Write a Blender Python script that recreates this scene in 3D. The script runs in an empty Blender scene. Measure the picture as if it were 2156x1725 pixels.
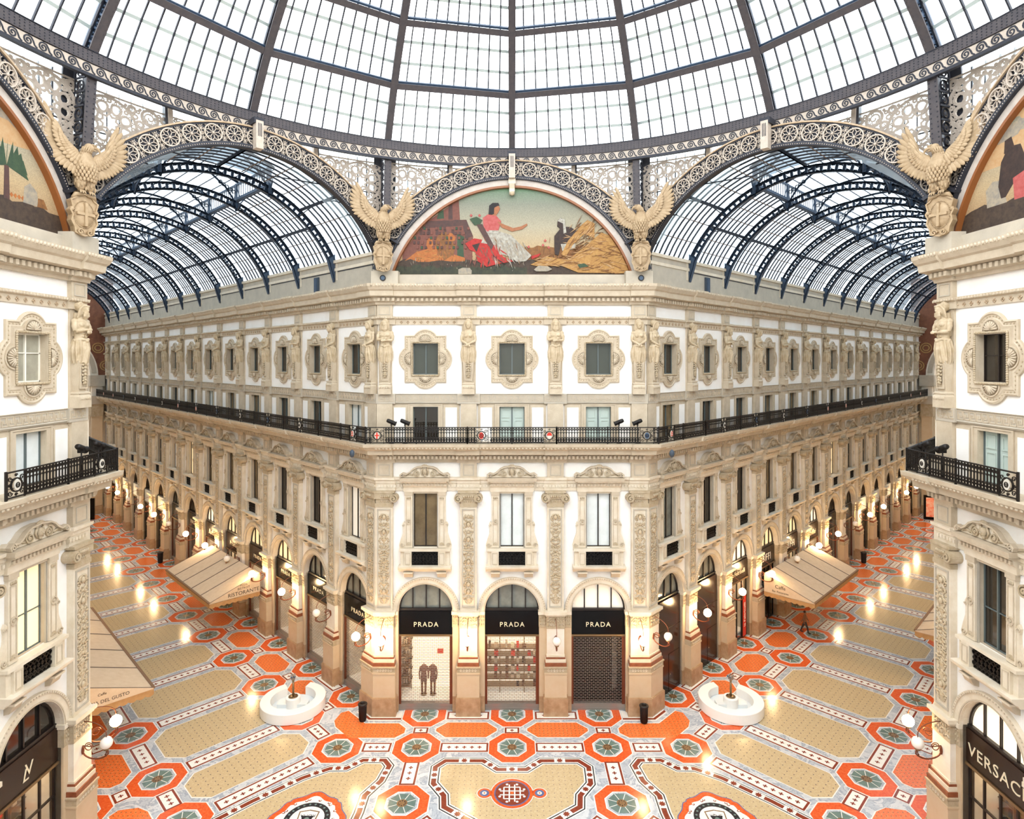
WORLD = 7.8; EXPO = -0.14; LAMP = 150
import bpy, math, random
from math import pi, sin, cos, sqrt, radians as R, hypot, atan2
from mathutils import Matrix, Vector
random.seed(11)
SC = bpy.context.scene
COL = SC.collection
T22 = math.tan(pi/8)

# ------------------------------------------------------------------ materials
def lin(c):
    if isinstance(c, str):
        c = tuple(int(c[i:i+2], 16)/255 for i in (0, 2, 4))
    return tuple(x/12.92 if x <= .04045 else ((x+.055)/1.055)**2.4 for x in c) + (1,)

def nodes(m):
    m.use_nodes = True
    nt = m.node_tree
    b = nt.nodes.get('Principled BSDF')
    return nt, b

def N(nt, t, **kw):
    n = nt.nodes.new(t)
    for k, v in kw.items():
        if k.startswith('i_'):
            key = k[2:]
            n.inputs[int(key) if key.isdigit() else key.replace('_', ' ')].default_value = v
        else:
            setattr(n, k, v)
    return n

def ramp(nt, fac, stops, interp='LINEAR'):
    r = N(nt, 'ShaderNodeValToRGB')
    r.color_ramp.interpolation = interp
    e = r.color_ramp.elements
    while len(e) < len(stops):
        e.new(.5)
    for el, (p, c) in zip(e, stops):
        el.position = p
        el.color = lin(c)
    nt.links.new(fac, r.inputs[0])
    return r.outputs[0]

MATS = {}
def mat(name, c, rough=.6, metal=0, c2=None, scale=3.0, bump=0, bscale=20, emit=0, spec=.5, detail=4, btype='noise'):
    m = bpy.data.materials.new(name)
    MATS[name] = m
    nt, b = nodes(m)
    b.inputs['Base Color'].default_value = lin(c)
    b.inputs['Roughness'].default_value = rough
    b.inputs['Metallic'].default_value = metal
    b.inputs['Specular IOR Level'].default_value = spec
    m.diffuse_color = lin(c)
    co = N(nt, 'ShaderNodeTexCoord')
    if c2 is not None:
        n = N(nt, 'ShaderNodeTexNoise', i_Scale=scale, i_Detail=detail, i_Roughness=.6)
        nt.links.new(co.outputs['Object'], n.inputs['Vector'])
        o = ramp(nt, n.outputs['Fac'], [(.3, c), (.7, c2)])
        nt.links.new(o, b.inputs['Base Color'])
    if bump:
        if btype == 'noise':
            n = N(nt, 'ShaderNodeTexNoise', i_Scale=bscale, i_Detail=3.0)
            out = n.outputs['Fac']
        else:
            n = N(nt, 'ShaderNodeTexVoronoi', i_Scale=bscale)
            out = n.outputs['Distance']
        nt.links.new(co.outputs['Object'], n.inputs['Vector'])
        bp = N(nt, 'ShaderNodeBump', i_Strength=bump, i_Distance=.05)
        nt.links.new(out, bp.inputs['Height'])
        nt.links.new(bp.outputs[0], b.inputs['Normal'])
    if emit:
        b.inputs['Emission Color'].default_value = lin(c)
        b.inputs['Emission Strength'].default_value = emit
    return m

mat('plaster', 'f6f3ee', .8, c2='efe9e0', scale=.8)
mat('stone', 'cbbca4', .7, c2='bbaa91', scale=2.2, bump=.15, bscale=14)
mat('stone_pale', 'e3d7c3', .65, c2='d5c5aa', scale=1.8, bump=.1, bscale=10)
mat('stone_grey', 'c2b7a4', .8, c2='afa595', scale=1.2, bump=.1, bscale=9)
mat('stone_carved', 'c2b197', .7, c2='ab9878', scale=3, bump=.3, bscale=26)
mat('stone_eagle', 'b79f7e', .65, c2='9f8664', scale=4, bump=.12, bscale=25)
mat('stone_statue', 'cbb99c', .65, c2='b5a07f', scale=4, bump=.12, bscale=25)
mat('marble_white', 'eee6d8', .4, c2='e2d4bf', scale=1.5)
mat('marble_ring', 'b3a99f', .5, c2='c9bdb0', scale=2.5)
mat('marble_brown', 'bb9c7a', .45, c2='9f7c58', scale=2.5)
mat('marble_tan', 'cdb899', .45, c2='c8ae8c', scale=1.6)
mat('red_marble', '7a3f28', .35, c2='935636', scale=4)
mat('iron_dark', '34353c', .55, .3, c2='2a2c35', scale=6)
mat('iron_brown', '544e4e', .6, .2, c2='474347', scale=4)
mat('iron_blue', '3f5064', .5, .2, c2='33445a', scale=5)
mat('iron_black', '1d1815', .5, .4)
mat('tracery', 'c9bbab', .6, c2='b5a797', scale=5)
mat('tracery_grey', 'a99d90', .6, c2='968a7d', scale=5)
mat('tracery_tan', 'c0a98c', .65, c2='a98f70', scale=5)
mat('lead', '3b4652', .6)
mat('gate_metal', '94857a', .45, .3)
mat('shutter_box', '9a9088', .4, .5)
mat('fascia_black', '0b0807', .14, spec=.2)
mat('fascia_brown', '2a1910', .2, spec=.3)
mat('hoarding', '2c1710', .16, spec=.5)
mat('frame_dark', '1d1512', .35)
mat('frame_grey', '5d6766', .5)
mat('gold_letter', 'e9dcbc', .35, .2)
mat('pale_letter', 'efe9da', .5)
mat('glass_dark', '2a241d', .06, spec=.8)
mat('glass_green', '43473f', .08, spec=.7)
mat('glass_tan', '7d6a4d', .1, c2='5d4c33', scale=1.2, spec=.7)
mat('glass_grey', '87897f', .1, c2='5e5f57', scale=.9, spec=.7)
mat('curtain_white', 'e9edea', .3, c2='d8dcd8', scale=1.2)
mat('curtain_grey', 'a8a492', .4, c2='8f8b7b', scale=2)
mat('shutter_green', 'b9c6bd', .5)
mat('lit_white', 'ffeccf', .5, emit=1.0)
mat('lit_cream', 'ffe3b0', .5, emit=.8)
mat('shop_fill_glow', 'ffe8c4', .5, emit=7)
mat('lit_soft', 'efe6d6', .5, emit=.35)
mat('canvas', 'd6bfa1', .85, c2='cdb495', scale=3)
mat('canvas_edge', '7a5c42', .8)
mat('canvas_line', '6b5b50', .8)
mat('bench_white', 'efece6', .35)
mat('bench_inner', 'dfe3e2', .3)
mat('bin_dark', '241d19', .5, .3)
mat('brass', '8e7656', .35, .8)
mat('brass_red', '7c4630', .4, .6)
mat('globe_off', 'f3e9dc', .25)
mat('red', 'd8321f', .5)
mat('shield_white', 'cfc8bb', .5)
mat('shield_blue', '44586e', .5)
mat('skin', '8a6a50', .6)
mat('cloth_dark', '2b211c', .8)
mat('cloth_brown', '7a4f30', .8)
mat('mannequin', '7a5245', .8)
mat('paint_brown', '8b5a40', .8, c2='6f4331', scale=1.5)
mat('paint_gold', 'b08a55', .7)
mat('board_screen', 'c9502a', .4, c2='e8d8c0', scale=2.5, emit=.6)
# globes
m = bpy.data.materials.new('globe_lit'); MATS['globe_lit'] = m
nt, b = nodes(m)
b.inputs['Base Color'].default_value = (1, .95, .85, 1)
b.inputs['Emission Color'].default_value = lin('ffd59a')
b.inputs['Emission Strength'].default_value = LAMP
# floor materials
def speckle(name, base, base2, dot, sc, thr, rot=0., rough=.16):
    m = bpy.data.materials.new(name); MATS[name] = m
    nt, b = nodes(m)
    co = N(nt, 'ShaderNodeTexCoord')
    mp = N(nt, 'ShaderNodeMapping'); mp.inputs['Rotation'].default_value = (0, 0, rot); mp.inputs['Scale'].default_value = (sc, sc, 0)
    nt.links.new(co.outputs['Object'], mp.inputs[0])
    v = N(nt, 'ShaderNodeTexVoronoi', voronoi_dimensions='2D', i_Scale=1.0, i_Randomness=0.0)
    nt.links.new(mp.outputs[0], v.inputs['Vector'])
    lt = N(nt, 'ShaderNodeMath', operation='LESS_THAN'); lt.inputs[1].default_value = thr
    nt.links.new(v.outputs['Distance'], lt.inputs[0])
    n = N(nt, 'ShaderNodeTexNoise', i_Scale=9.0, i_Detail=5.0, i_Roughness=.8)
    nt.links.new(co.outputs['Object'], n.inputs['Vector'])
    c = ramp(nt, n.outputs['Fac'], [(.35, base), (.65, base2)])
    mx = N(nt, 'ShaderNodeMix', data_type='RGBA')
    nt.links.new(lt.outputs[0], mx.inputs[0]); nt.links.new(c, mx.inputs[6]); mx.inputs[7].default_value = lin(dot)
    nt.links.new(mx.outputs[2], b.inputs['Base Color'])
    b.inputs['Roughness'].default_value = rough
    return m
speckle('floor_orange', 'd8571f', 'e98648', '5f5a3a', 4.2, .13)
speckle('floor_beige', 'ccb68f', 'b9a077', '4c4450', 3.2, .07)
speckle('floor_beige_diag', 'ccb68f', 'b9a077', '4c4450', 2.7, .085, pi/4)
m = bpy.data.materials.new('floor_marble'); MATS['floor_marble'] = m
nt, b = nodes(m)
co = N(nt, 'ShaderNodeTexCoord')
n = N(nt, 'ShaderNodeTexNoise', i_Scale=.9, i_Detail=6.0, i_Roughness=.7, i_Distortion=.9)
nt.links.new(co.outputs['Object'], n.inputs['Vector'])
c = ramp(nt, n.outputs['Fac'], [(.3, '959ba3'), (.44, 'b9bcc0'), (.49, '9197a0'), (.54, 'cfcfce'), (.7, 'a6abb1')])
nt.links.new(c, b.inputs['Base Color']); b.inputs['Roughness'].default_value = .12
mat('floor_white', 'ece8e0', .15, c2='e2dcd0', scale=5)
mat('floor_red', 'cf451c', .16, c2='e06b33', scale=8)
mat('floor_maroon', '77301f', .18, c2='8d3f2a', scale=6)
mat('floor_green', '74867c', .1, c2='5d6f68', scale=2)
mat('floor_brown', '8d6b45', .25, c2='6e5136', scale=9)
mat('floor_black', '22242c', .2)
mat('floor_blue', '4b5a86', .2, c2='5e6c92', scale=6)

def thin_glass(name, tint, milk, gloss=.06):
    m = bpy.data.materials.new(name); MATS[name] = m
    m.use_nodes = True
    nt = m.node_tree
    for n_ in list(nt.nodes): nt.nodes.remove(n_)
    out = N(nt, 'ShaderNodeOutputMaterial')
    tr = N(nt, 'ShaderNodeBsdfTransparent'); tr.inputs[0].default_value = tint + (1,)
    tl = N(nt, 'ShaderNodeBsdfTranslucent'); tl.inputs[0].default_value = (.85, .9, .92, 1)
    gl = N(nt, 'ShaderNodeBsdfGlossy'); gl.inputs['Roughness'].default_value = .1
    co = N(nt, 'ShaderNodeTexCoord')
    no = N(nt, 'ShaderNodeTexNoise', i_Scale=.35, i_Detail=3.0)
    nt.links.new(co.outputs['Object'], no.inputs['Vector'])
    mr = N(nt, 'ShaderNodeMapRange'); mr.inputs[1].default_value = .35; mr.inputs[2].default_value = .7
    mr.inputs[3].default_value = milk*.6; mr.inputs[4].default_value = min(1, milk*1.6)
    nt.links.new(no.outputs['Fac'], mr.inputs[0])
    m1 = N(nt, 'ShaderNodeMixShader'); nt.links.new(mr.outputs[0], m1.inputs[0])
    nt.links.new(tr.outputs[0], m1.inputs[1]); nt.links.new(tl.outputs[0], m1.inputs[2])
    m2 = N(nt, 'ShaderNodeMixShader'); m2.inputs[0].default_value = gloss
    nt.links.new(m1.outputs[0], m2.inputs[1]); nt.links.new(gl.outputs[0], m2.inputs[2])
    nt.links.new(m2.outputs[0], out.inputs[0])
thin_glass('glass_dome', (.76, .775, .785), .04, .02)
thin_glass('glass_vault', (.25, .29, .32), .05, .03)
thin_glass('glass_shop', (.95, .93, .9), .0, .08)

# ------------------------------------------------------------------ mesh builder
class MB:
    def __init__(s):
        s.v = []; s.f = []; s.m = []; s.sm = []; s.mats = []
    def mi(s, m):
        if m not in s.mats: s.mats.append(m)
        return s.mats.index(m)
    def add(s, vs, fs, m, smooth=False):
        o = len(s.v); k = s.mi(m)
        s.v.extend(vs)
        for f in fs:
            s.f.append(tuple(i+o for i in f)); s.m.append(k); s.sm.append(smooth)
    def box(s, x0, x1, y0, y1, z0, z1, m, k0=0, k1=0):
        # k0/k1: end slope, x grows outward (towards -y) by k*o ; o = -y
        a0, a1 = x0 - k0*(-y0), x1 + k1*(-y0)
        b0, b1 = x0 - k0*(-y1), x1 + k1*(-y1)
        vs = [(a0, y0, z0), (a1, y0, z0), (b1, y1, z0), (b0, y1, z0), (a0, y0, z1), (a1, y0, z1), (b1, y1, z1), (b0, y1, z1)]
        s.add(vs, [(3, 2, 1, 0), (4, 5, 6, 7), (0, 1, 5, 4), (1, 2, 6, 5), (2, 3, 7, 6), (3, 0, 4, 7)], m)
    def prof(s, pts, x0, x1, m, k0=0, k1=0):
        # profile pts (outward o, z) closed polygon, extruded along x with mitred ends
        n = len(pts)
        vs = [(x0 - k0*o, -o, z) for o, z in pts] + [(x1 + k1*o, -o, z) for o, z in pts]
        fs = [(i, (i+1) % n, (i+1) % n + n, i+n) for i in range(n)]
        fs += [tuple(range(n-1, -1, -1)), tuple(range(n, 2*n))]
        s.add(vs, fs, m)
    def ext(s, pts, y0, y1, m, smooth=False, msd=None):
        # polygon pts (x,z), front at y0, back y1
        n = len(pts)
        vs = [(x, y0, z) for x, z in pts] + [(x, y1, z) for x, z in pts]
        s.add(vs, [tuple(range(n)), tuple(range(2*n-1, n-1, -1))], m)
        s.add(vs, [(i, i+n, (i+1) % n + n, (i+1) % n) for i in range(n)], msd or m, smooth)
    def ring(s, outer, inner, y0, y1, m, closed=True):
        n = len(outer)
        vs = [(x, y0, z) for x, z in outer] + [(x, y0, z) for x, z in inner] + [(x, y1, z) for x, z in outer] + [(x, y1, z) for x, z in inner]
        fs = []
        for i in range(n if closed else n-1):
            j = (i+1) % n
            fs += [(i, j, n+j, n+i), (i, 2*n+i, 2*n+j, j), (n+i, n+j, 3*n+j, 3*n+i)]
        if not closed:
            fs += [(0, n, 3*n, 2*n), (n-1, 3*n-1, 4*n-1, 2*n-1)]
        s.add(vs, fs, m)
    def arc(s, r0, r1, a0, a1, y0, y1, m, cx=0, cz=0, n=24):
        A = [a0+(a1-a0)*i/n for i in range(n+1)]
        s.ring([(cx+r1*cos(a), cz+r1*sin(a)) for a in A], [(cx+r0*cos(a), cz+r0*sin(a)) for a in A], y0, y1, m, False)
    def circ(s, cx, cz, r, w, y0, y1, m, n=12):
        A = [2*pi*i/n for i in range(n)]
        s.ring([(cx+(r+w/2)*cos(a), cz+(r+w/2)*sin(a)) for a in A], [(cx+(r-w/2)*cos(a), cz+(r-w/2)*sin(a)) for a in A], y0, y1, m)
    def rib(s, pts, w, y0, y1, m, closed=False):
        n = len(pts); L = []; Rr = []
        for i in range(n):
            if closed: a, b = pts[i-1], pts[(i+1) % n]
            else: a, b = pts[max(0, i-1)], pts[min(n-1, i+1)]
            dx, dz = b[0]-a[0], b[1]-a[1]; l = hypot(dx, dz) or 1
            L.append((pts[i][0]-dz/l*w/2, pts[i][1]+dx/l*w/2)); Rr.append((pts[i][0]+dz/l*w/2, pts[i][1]-dx/l*w/2))
        s.ring(L, Rr, y0, y1, m, closed)
    def spiral(s, cx, cz, r, turns, w, y0, y1, m, dirn=1, a0=0, n=18):
        s.rib([(cx+r*(1-.85*i/n)*cos(a0+dirn*turns*2*pi*i/n), cz+r*(1-.85*i/n)*sin(a0+dirn*turns*2*pi*i/n)) for i in range(n+1)], w, y0, y1, m)
    def tube(s, pts, r, m, n=8, closed=False, caps=True):
        pts = [Vector(p) for p in pts]; k = len(pts)
        rr = r if isinstance(r, (list, tuple)) else [r]*k
        vs = []; up = Vector((0, 0, 1)); last = None
        for i, p in enumerate(pts):
            a = pts[i-1] if (i or closed) else p; b = pts[(i+1) % k] if (i < k-1 or closed) else p
            t = (b-a).normalized() if (b-a).length > 1e-9 else Vector((0, 0, 1))
            if last is None:
                u = t.orthogonal().normalized()
            else:
                u = (last - t*last.dot(t)); u = u.normalized() if u.length > 1e-6 else t.orthogonal().normalized()
            last = u; w = t.cross(u)
            for j in range(n):
                q = 2*pi*j/n
                vs.append(tuple(p + (u*cos(q)+w*sin(q))*rr[i]))
        fs = []
        for i in range(k if closed else k-1):
            i2 = (i+1) % k
            for j in range(n):
                j2 = (j+1) % n
                fs.append((i*n+j, i*n+j2, i2*n+j2, i2*n+j))
        if caps and not closed:
            fs += [tuple(range(n-1, -1, -1)), tuple(range((k-1)*n, k*n))]
        s.add(vs, fs, m, True)
    def ball(s, c, r, m, seg=10, rg=6, M=None):
        if not isinstance(r, (tuple, list)): r = (r, r, r)
        vs = [(0, 0, r[2])]
        for i in range(1, rg):
            t = pi*i/rg
            for j in range(seg):
                p = 2*pi*j/seg
                vs.append((r[0]*sin(t)*cos(p), r[1]*sin(t)*sin(p), r[2]*cos(t)))
        vs.append((0, 0, -r[2]))
        if M is not None: vs = [tuple(M @ Vector(v)) for v in vs]
        vs = [(v[0]+c[0], v[1]+c[1], v[2]+c[2]) for v in vs]
        fs = [(0, 1+j, 1+(j+1) % seg) for j in range(seg)]
        for i in range(rg-2):
            for j in range(seg):
                a = 1+i*seg+j; b = 1+i*seg+(j+1) % seg
                fs.append((a, a+seg, b+seg, b))
        l = len(vs)-1; o = 1+(rg-2)*seg
        fs += [(o+j, l, o+(j+1) % seg) for j in range(seg)]
        s.add(vs, fs, m, True)
    def lathe(s, prof, m, c=(0, 0, 0), seg=24, a0=0, a1=2*pi, sy=1, smooth=True, closedprof=False):
        full = abs(a1-a0-2*pi) < 1e-6; n = seg if full else seg+1; k = len(prof); vs = []
        for j in range(n):
            a = a0+(a1-a0)*j/seg
            for r, z in prof: vs.append((c[0]+r*cos(a), c[1]+sy*r*sin(a), c[2]+z))
        fs = []
        for j in range(seg):
            j2 = (j+1) % n
            for i in range(k if closedprof else k-1):
                i2 = (i+1) % k
                fs.append((j*k+i, j2*k+i, j2*k+i2, j*k+i2))
        if closedprof and not full:
            fs += [tuple(range(k)), tuple(range((n-1)*k+k-1, (n-1)*k-1, -1))]
        s.add(vs, fs, m, smooth)
    def loft(s, rings, m, smooth=True, caps=True):
        n = len(rings[0]); vs = [p for r in rings for p in r]; fs = []
        for i in range(len(rings)-1):
            for j in range(n):
                j2 = (j+1) % n
                fs.append((i*n+j, i*n+j2, (i+1)*n+j2, (i+1)*n+j))
        if caps: fs += [tuple(range(n-1, -1, -1)), tuple(range((len(rings)-1)*n, len(rings)*n))]
        s.add(vs, fs, m, smooth)
    def merge(s, o, M=None, sw=None):
        base = len(s.v)
        s.v.extend([tuple(M @ Vector(v)) for v in o.v] if M is not None else o.v)
        mp = [s.mi((sw or {}).get(x, x)) for x in o.mats]
        for f, k, q in zip(o.f, o.m, o.sm):
            s.f.append(tuple(i+base for i in f)); s.m.append(mp[k]); s.sm.append(q)
    def map(s, fn):
        s.v = [fn(*v) for v in s.v]
        return s
    def mesh(s, name):
        me = bpy.data.meshes.new(name)
        me.from_pydata(s.v, [], s.f)
        for m in s.mats: me.materials.append(MATS[m])
        me.polygons.foreach_set('material_index', s.m)
        me.polygons.foreach_set('use_smooth', s.sm)
        me.update()
        return me

def tag(o, label=None, cat=None, group=None, kind=None):
    if label: o['label'] = label
    if cat: o['category'] = cat
    if group: o['group'] = group
    if kind: o['kind'] = kind
    return o
def link(name, data, parent=None):
    o = bpy.data.objects.new(name, data); COL.objects.link(o)
    if parent is not None: o.parent = parent
    return o
def put(name, mb, parent=None, loc=None, rz=0):
    o = link(name, mb.mesh(name) if isinstance(mb, MB) else mb, parent)
    if loc is not None: o.location = loc
    if rz: o.rotation_euler[2] = rz
    return o
def empty(name, loc=(0, 0, 0), rz=0):
    o = link(name, None); o.location = loc; o.rotation_euler[2] = rz
    o.empty_display_size = .3
    return o
# prototypes: a list of (part name, mesh, [subparts]) ; place() makes a thing from it
def place(name, parts, loc, rz, label, cat, group=None, kind=None, scale=None):
    root = empty(name, loc, rz)
    if scale: root.scale = scale
    tag(root, label, cat, group, kind)
    def rec(ps, par):
        for p in ps:
            o = link(p[0], p[1], par)
            if len(p) > 3 and p[3]: tag(o, label=p[3])
            if len(p) > 2 and p[2]: rec(p[2], o)
    rec(parts, root)
    return root
def mk(name, fn, *a, **k):
    b = MB(); fn(b, *a, **k); return b.mesh(name)
def font_mesh(c):
    t = bpy.data.objects.new('tmp', c); COL.objects.link(t)
    dg = bpy.context.evaluated_depsgraph_get(); dg.update()
    me = bpy.data.meshes.new_from_object(t.evaluated_get(dg)); me.name = 'lettering'
    bpy.data.objects.remove(t); return me
def text(name, s, size, mt, parent, loc, rz=0, ext=.012, rx=pi/2, shear=0, space=1.0, align='CENTER', sx=1.0):
    c = bpy.data.curves.new(name, 'FONT'); c.body = s; c.size = size; c.extrude = ext; c.shear = shear
    c.space_character = space; c.align_x = align; c.align_y = 'CENTER'; c.resolution_u = 3
    c.materials.append(MATS[mt])
    o = link(name, font_mesh(c), parent); o.location = loc; o.rotation_euler = (rx, 0, rz); o.scale = (sx, 1, 1)
    return o

ORD = ['first', 'second', 'third', 'fourth', 'fifth', 'sixth', 'seventh', 'eighth', 'ninth', 'tenth', 'eleventh', 'twelfth', 'thirteenth', 'fourteenth']

# ------------------------------------------------------------------ layout
EYE = 22.3
CC = (0.0, 19.55)          # centre of the octagon
YF = 39.0; XS = 19.7; HC = 8.5; YC = CC[1]+HC
PITCH = 5.4; U0 = 2.75; NB = 13; UEND = 73.2
S2 = sqrt(.5)
class Frame:
    def __init__(s, o, rz): s.o = o; s.rz = rz
    def p(s, x, y=0, z=0):
        c, q = cos(s.rz), sin(s.rz)
        return (s.o[0]+c*x-q*y, s.o[1]+q*x+c*y, z)
FC = Frame((0, YF), 0)
FL = Frame((-HC, YF), -pi/4)         # left arcade, local x = -u
FR = Frame((HC, YF), pi/4)           # right arcade, local x = +u
SL = Frame((-XS, CC[1]), pi/2)
SR = Frame((XS, CC[1]), -pi/2)
OL = Frame((-XS, YC), 3*pi/4)        # far side wall of left arcade, local x = u
OR = Frame((XS, YC), -3*pi/4)        # local x = -u
WIDTH = ((XS-HC)+(YF-YC))*S2
# facade records: frame, x0,k0,x1,k1, bay centres, pilaster centres
FAC = {
 'centre': (FC, -HC, T22, HC, T22, [-5.5, 0, 5.5], [-2.75, 2.75]),
 'left': (FL, -UEND, 0, 0, T22, [-(U0+PITCH*i) for i in range(NB)], [-(U0+2.7+PITCH*i) for i in range(NB)]),
 'right': (FR, 0, T22, UEND, 0, [(U0+PITCH*i) for i in range(NB)], [(U0+2.7+PITCH*i) for i in range(NB)]),
 'sideleft': (SL, -HC, T22, HC, T22, [0, 5.5], [2.75]),
 'sideright': (SR, -HC, T22, HC, T22, [-5.5, 0], [-2.75]),
}
# ------------------------------------------------------------------ walls
FAC['sideleft'] = (SL, -HC, T22, HC, T22, [5.5], [2.75])
FAC['sideright'] = (SR, -HC, T22, HC, T22, [-5.5], [-2.75])
RA = 1.72; ZS = 6.4          # arch radius and springing height
def hole_rev(b, x0, x1, z0, z1, d, m='stone'):
    b.add([(x0, 0, z0), (x0, 0, z1), (x0, d, z1), (x0, d, z0)], [(0, 1, 2, 3)], m)
    b.add([(x1, 0, z0), (x1, 0, z1), (x1, d, z1), (x1, d, z0)], [(3, 2, 1, 0)], m)
    b.add([(x0, 0, z1), (x1, 0, z1), (x1, d, z1), (x0, d, z1)], [(0, 1, 2, 3)], m)
    b.add([(x0, 0, z0), (x1, 0, z0), (x1, d, z0), (x0, d, z0)], [(3, 2, 1, 0)], m)
def q(b, x0, x1, z0, z1, m='plaster', y=0):
    if x1-x0 < 1e-5: return
    b.add([(x0, y, z0), (x1, y, z0), (x1, y, z1), (x0, y, z1)], [(0, 1, 2, 3)], m)
WT = 27.05
def wall_bay(b, cx, x0, x1):
    lo = 'stone_pale'
    q(b, x0, cx-RA, 0, ZS, lo); q(b, cx+RA, x1, 0, ZS, lo)
    q(b, x0, cx-RA, ZS, 8.4); q(b, cx+RA, x1, ZS, 8.4)
    n = 18
    for i in range(n):
        a, c = pi-pi*i/n, pi-pi*(i+1)/n
        p, r = (cx+RA*cos(a), ZS+RA*sin(a)), (cx+RA*cos(c), ZS+RA*sin(c))
        b.add([(p[0], 0, p[1]), (r[0], 0, r[1]), (r[0], 0, 8.4), (p[0], 0, 8.4)], [(0, 1, 2, 3)], 'plaster')
        b.add([(p[0], 0, p[1]), (r[0], 0, r[1]), (r[0], .55, r[1]), (p[0], .55, p[1])], [(0, 1, 2, 3)], 'stone_pale')
    for sx in (-1, 1):
        b.add([(cx+sx*RA, 0, 0), (cx+sx*RA, 0, ZS), (cx+sx*RA, .55, ZS), (cx+sx*RA, .55, 0)], [(0, 1, 2, 3)], lo)
    for (za, zb, w, d) in ((10.45, 13.9, .76, .5), (17.17, 19.38, .8, .5), (21.42, 23.4, .8, .55)):
        q(b, x0, cx-w, za, zb); q(b, cx+w, x1, za, zb); hole_rev(b, cx-w, cx+w, za, zb, d)
    for za, zb in ((8.4, 10.45), (13.9, 17.17), (19.38, 21.42), (23.4, WT)): q(b, x0, x1, za, zb)
def wall(name, key, label):
    fr, X0, k0, X1, k1, bays, pils = FAC[key]
    b = MB()
    cuts = sorted(bays); edges = [X0]
    for c1, c2 in zip(cuts, cuts[1:]): edges.append((c1+c2)/2)
    edges.append(X1)
    if key == 'sideleft': edges = [2.75, X1]; q(b, X0, 2.75, 0, WT)
    if key == 'sideright': edges = [X0, -2.75]; q(b, -2.75, X1, 0, WT)
    for c, e0, e1 in zip(cuts, edges, edges[1:]): wall_bay(b, c, e0, e1)
    # back of the wall
    q(b, X0, X1, 0, WT, 'stone_grey', y=2.6)
    o = put(name, b, None, fr.p(0), fr.rz); tag(o, label, 'wall', kind='structure')
    return o
wall('wall_center', 'centre', 'white and cream plaster wall of the three-bay facade facing us across the octagon')
wall('wall_left', 'left', 'long plaster wall of the left arcade running away from the centre')
wall('wall_right', 'right', 'long plaster wall of the right arcade running away from the centre')
wall('wall_side_left', 'sideleft', 'near plaster wall at the left edge of the octagon')
wall('wall_side_right', 'sideright', 'near plaster wall at the right edge of the octagon')

# ------------------------------------------------------------------ cornices and bands (setting)
def breaks(key):
    fr, X0, k0, X1, k1, bays, pils = FAC[key]
    out = [(p-.72, p+.72, 0, 0) for p in pils]
    if k1: out.append((X1-1.1, X1, 0, k1))
    if k0: out.append((X0, X0+1.1, k0, 0))
    return out
def shift(pts, d): return [(o+d if o > 0 else o, z) for o, z in pts]
TOPC = [(0, 25.85), (.16, 25.85), (.2, 26.0), (.34, 26.05), (.36, 26.28), (.72, 26.36), (.76, 26.66), (.86, 26.74), (.98, 26.93), (1.0, 27.1), (0, 27.1)]
BALC = [(0, 15.85), (.14, 15.85), (.2, 16.08), (.4, 16.12), (.46, 16.36), (.92, 16.46), (.96, 16.72), (1.15, 16.8), (1.36, 16.98), (1.4, 17.17), (0, 17.17)]
STRG = [(0, 14.05), (.08, 14.05), (.1, 14.5), (.16, 14.55), (.18, 14.72), (.3, 14.78), (.32, 14.92), (0, 14.92)]
def run(b, key, prof_, m, dent=None, beads=None, brk=.14):
    fr, X0, k0, X1, k1, bays, pils = FAC[key]
    b.prof(prof_, X0, X1, m, k0, k1)
    for a, c, ka, kc in breaks(key): b.prof([(o+brk if o > 0 else o, z+.004) for o, z in prof_], a, c, m, ka, kc)
    if dent:
        sp, o0, o1, z0, z1 = dent
        n = int((X1-X0)/sp)
        for i in range(n):
            x = X0+(i+.5)*sp
            e = brk if any(a-.05 < x < c+.05 for a, c, _, _ in breaks(key)) else 0
            b.box(x-sp*.27, x+sp*.27, -(o1+e), -o0, z0, z1, m)
    if beads:
        sp, o, z, r = beads
        n = int((X1-X0+.8)/sp)
        for i in range(n):
            x = X0-(.4 if k0 else 0)+(i+.5)*sp
            e = brk if any(a-.05 < x < c+.05 for a, c, _, _ in breaks(key)) else 0
            b.ball((x, -(o+e), z), (sp*.42, r*.6, r), m, 6, 4)
def meander(b, x0, x1, z0, z1, y, m):
    h = z1-z0; p = h*.95; n = max(1, int((x1-x0)/p)); p = (x1-x0)/n
    for i in range(n):
        x = x0+i*p
        P = [(0, 0), (0, 1), (.78, 1), (.78, .32), (.42, .32), (.42, .64)]
        b.rib([(x+u*p, z0+w*h) for u, w in P], .036, y-.025, y, m)
        b.rib([(x+.22*p, z0+.64*h), (x+.22*p, z0), (x+p, z0)], .036, y-.025, y, m)
names = {'centre': 'facade facing us', 'left': 'left arcade', 'right': 'right arcade', 'sideleft': 'near left facade', 'sideright': 'near right facade'}
TN = [0]
def trim(key, fn, what):
    TN[0] += 1
    b = MB(); fn(b)
    fr = FAC[key][0]
    o = put('trim_%d' % TN[0], b, None, fr.p(0), fr.rz)
    tag(o, what + ' on the ' + names[key], 'moulding', kind='structure')
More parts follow.
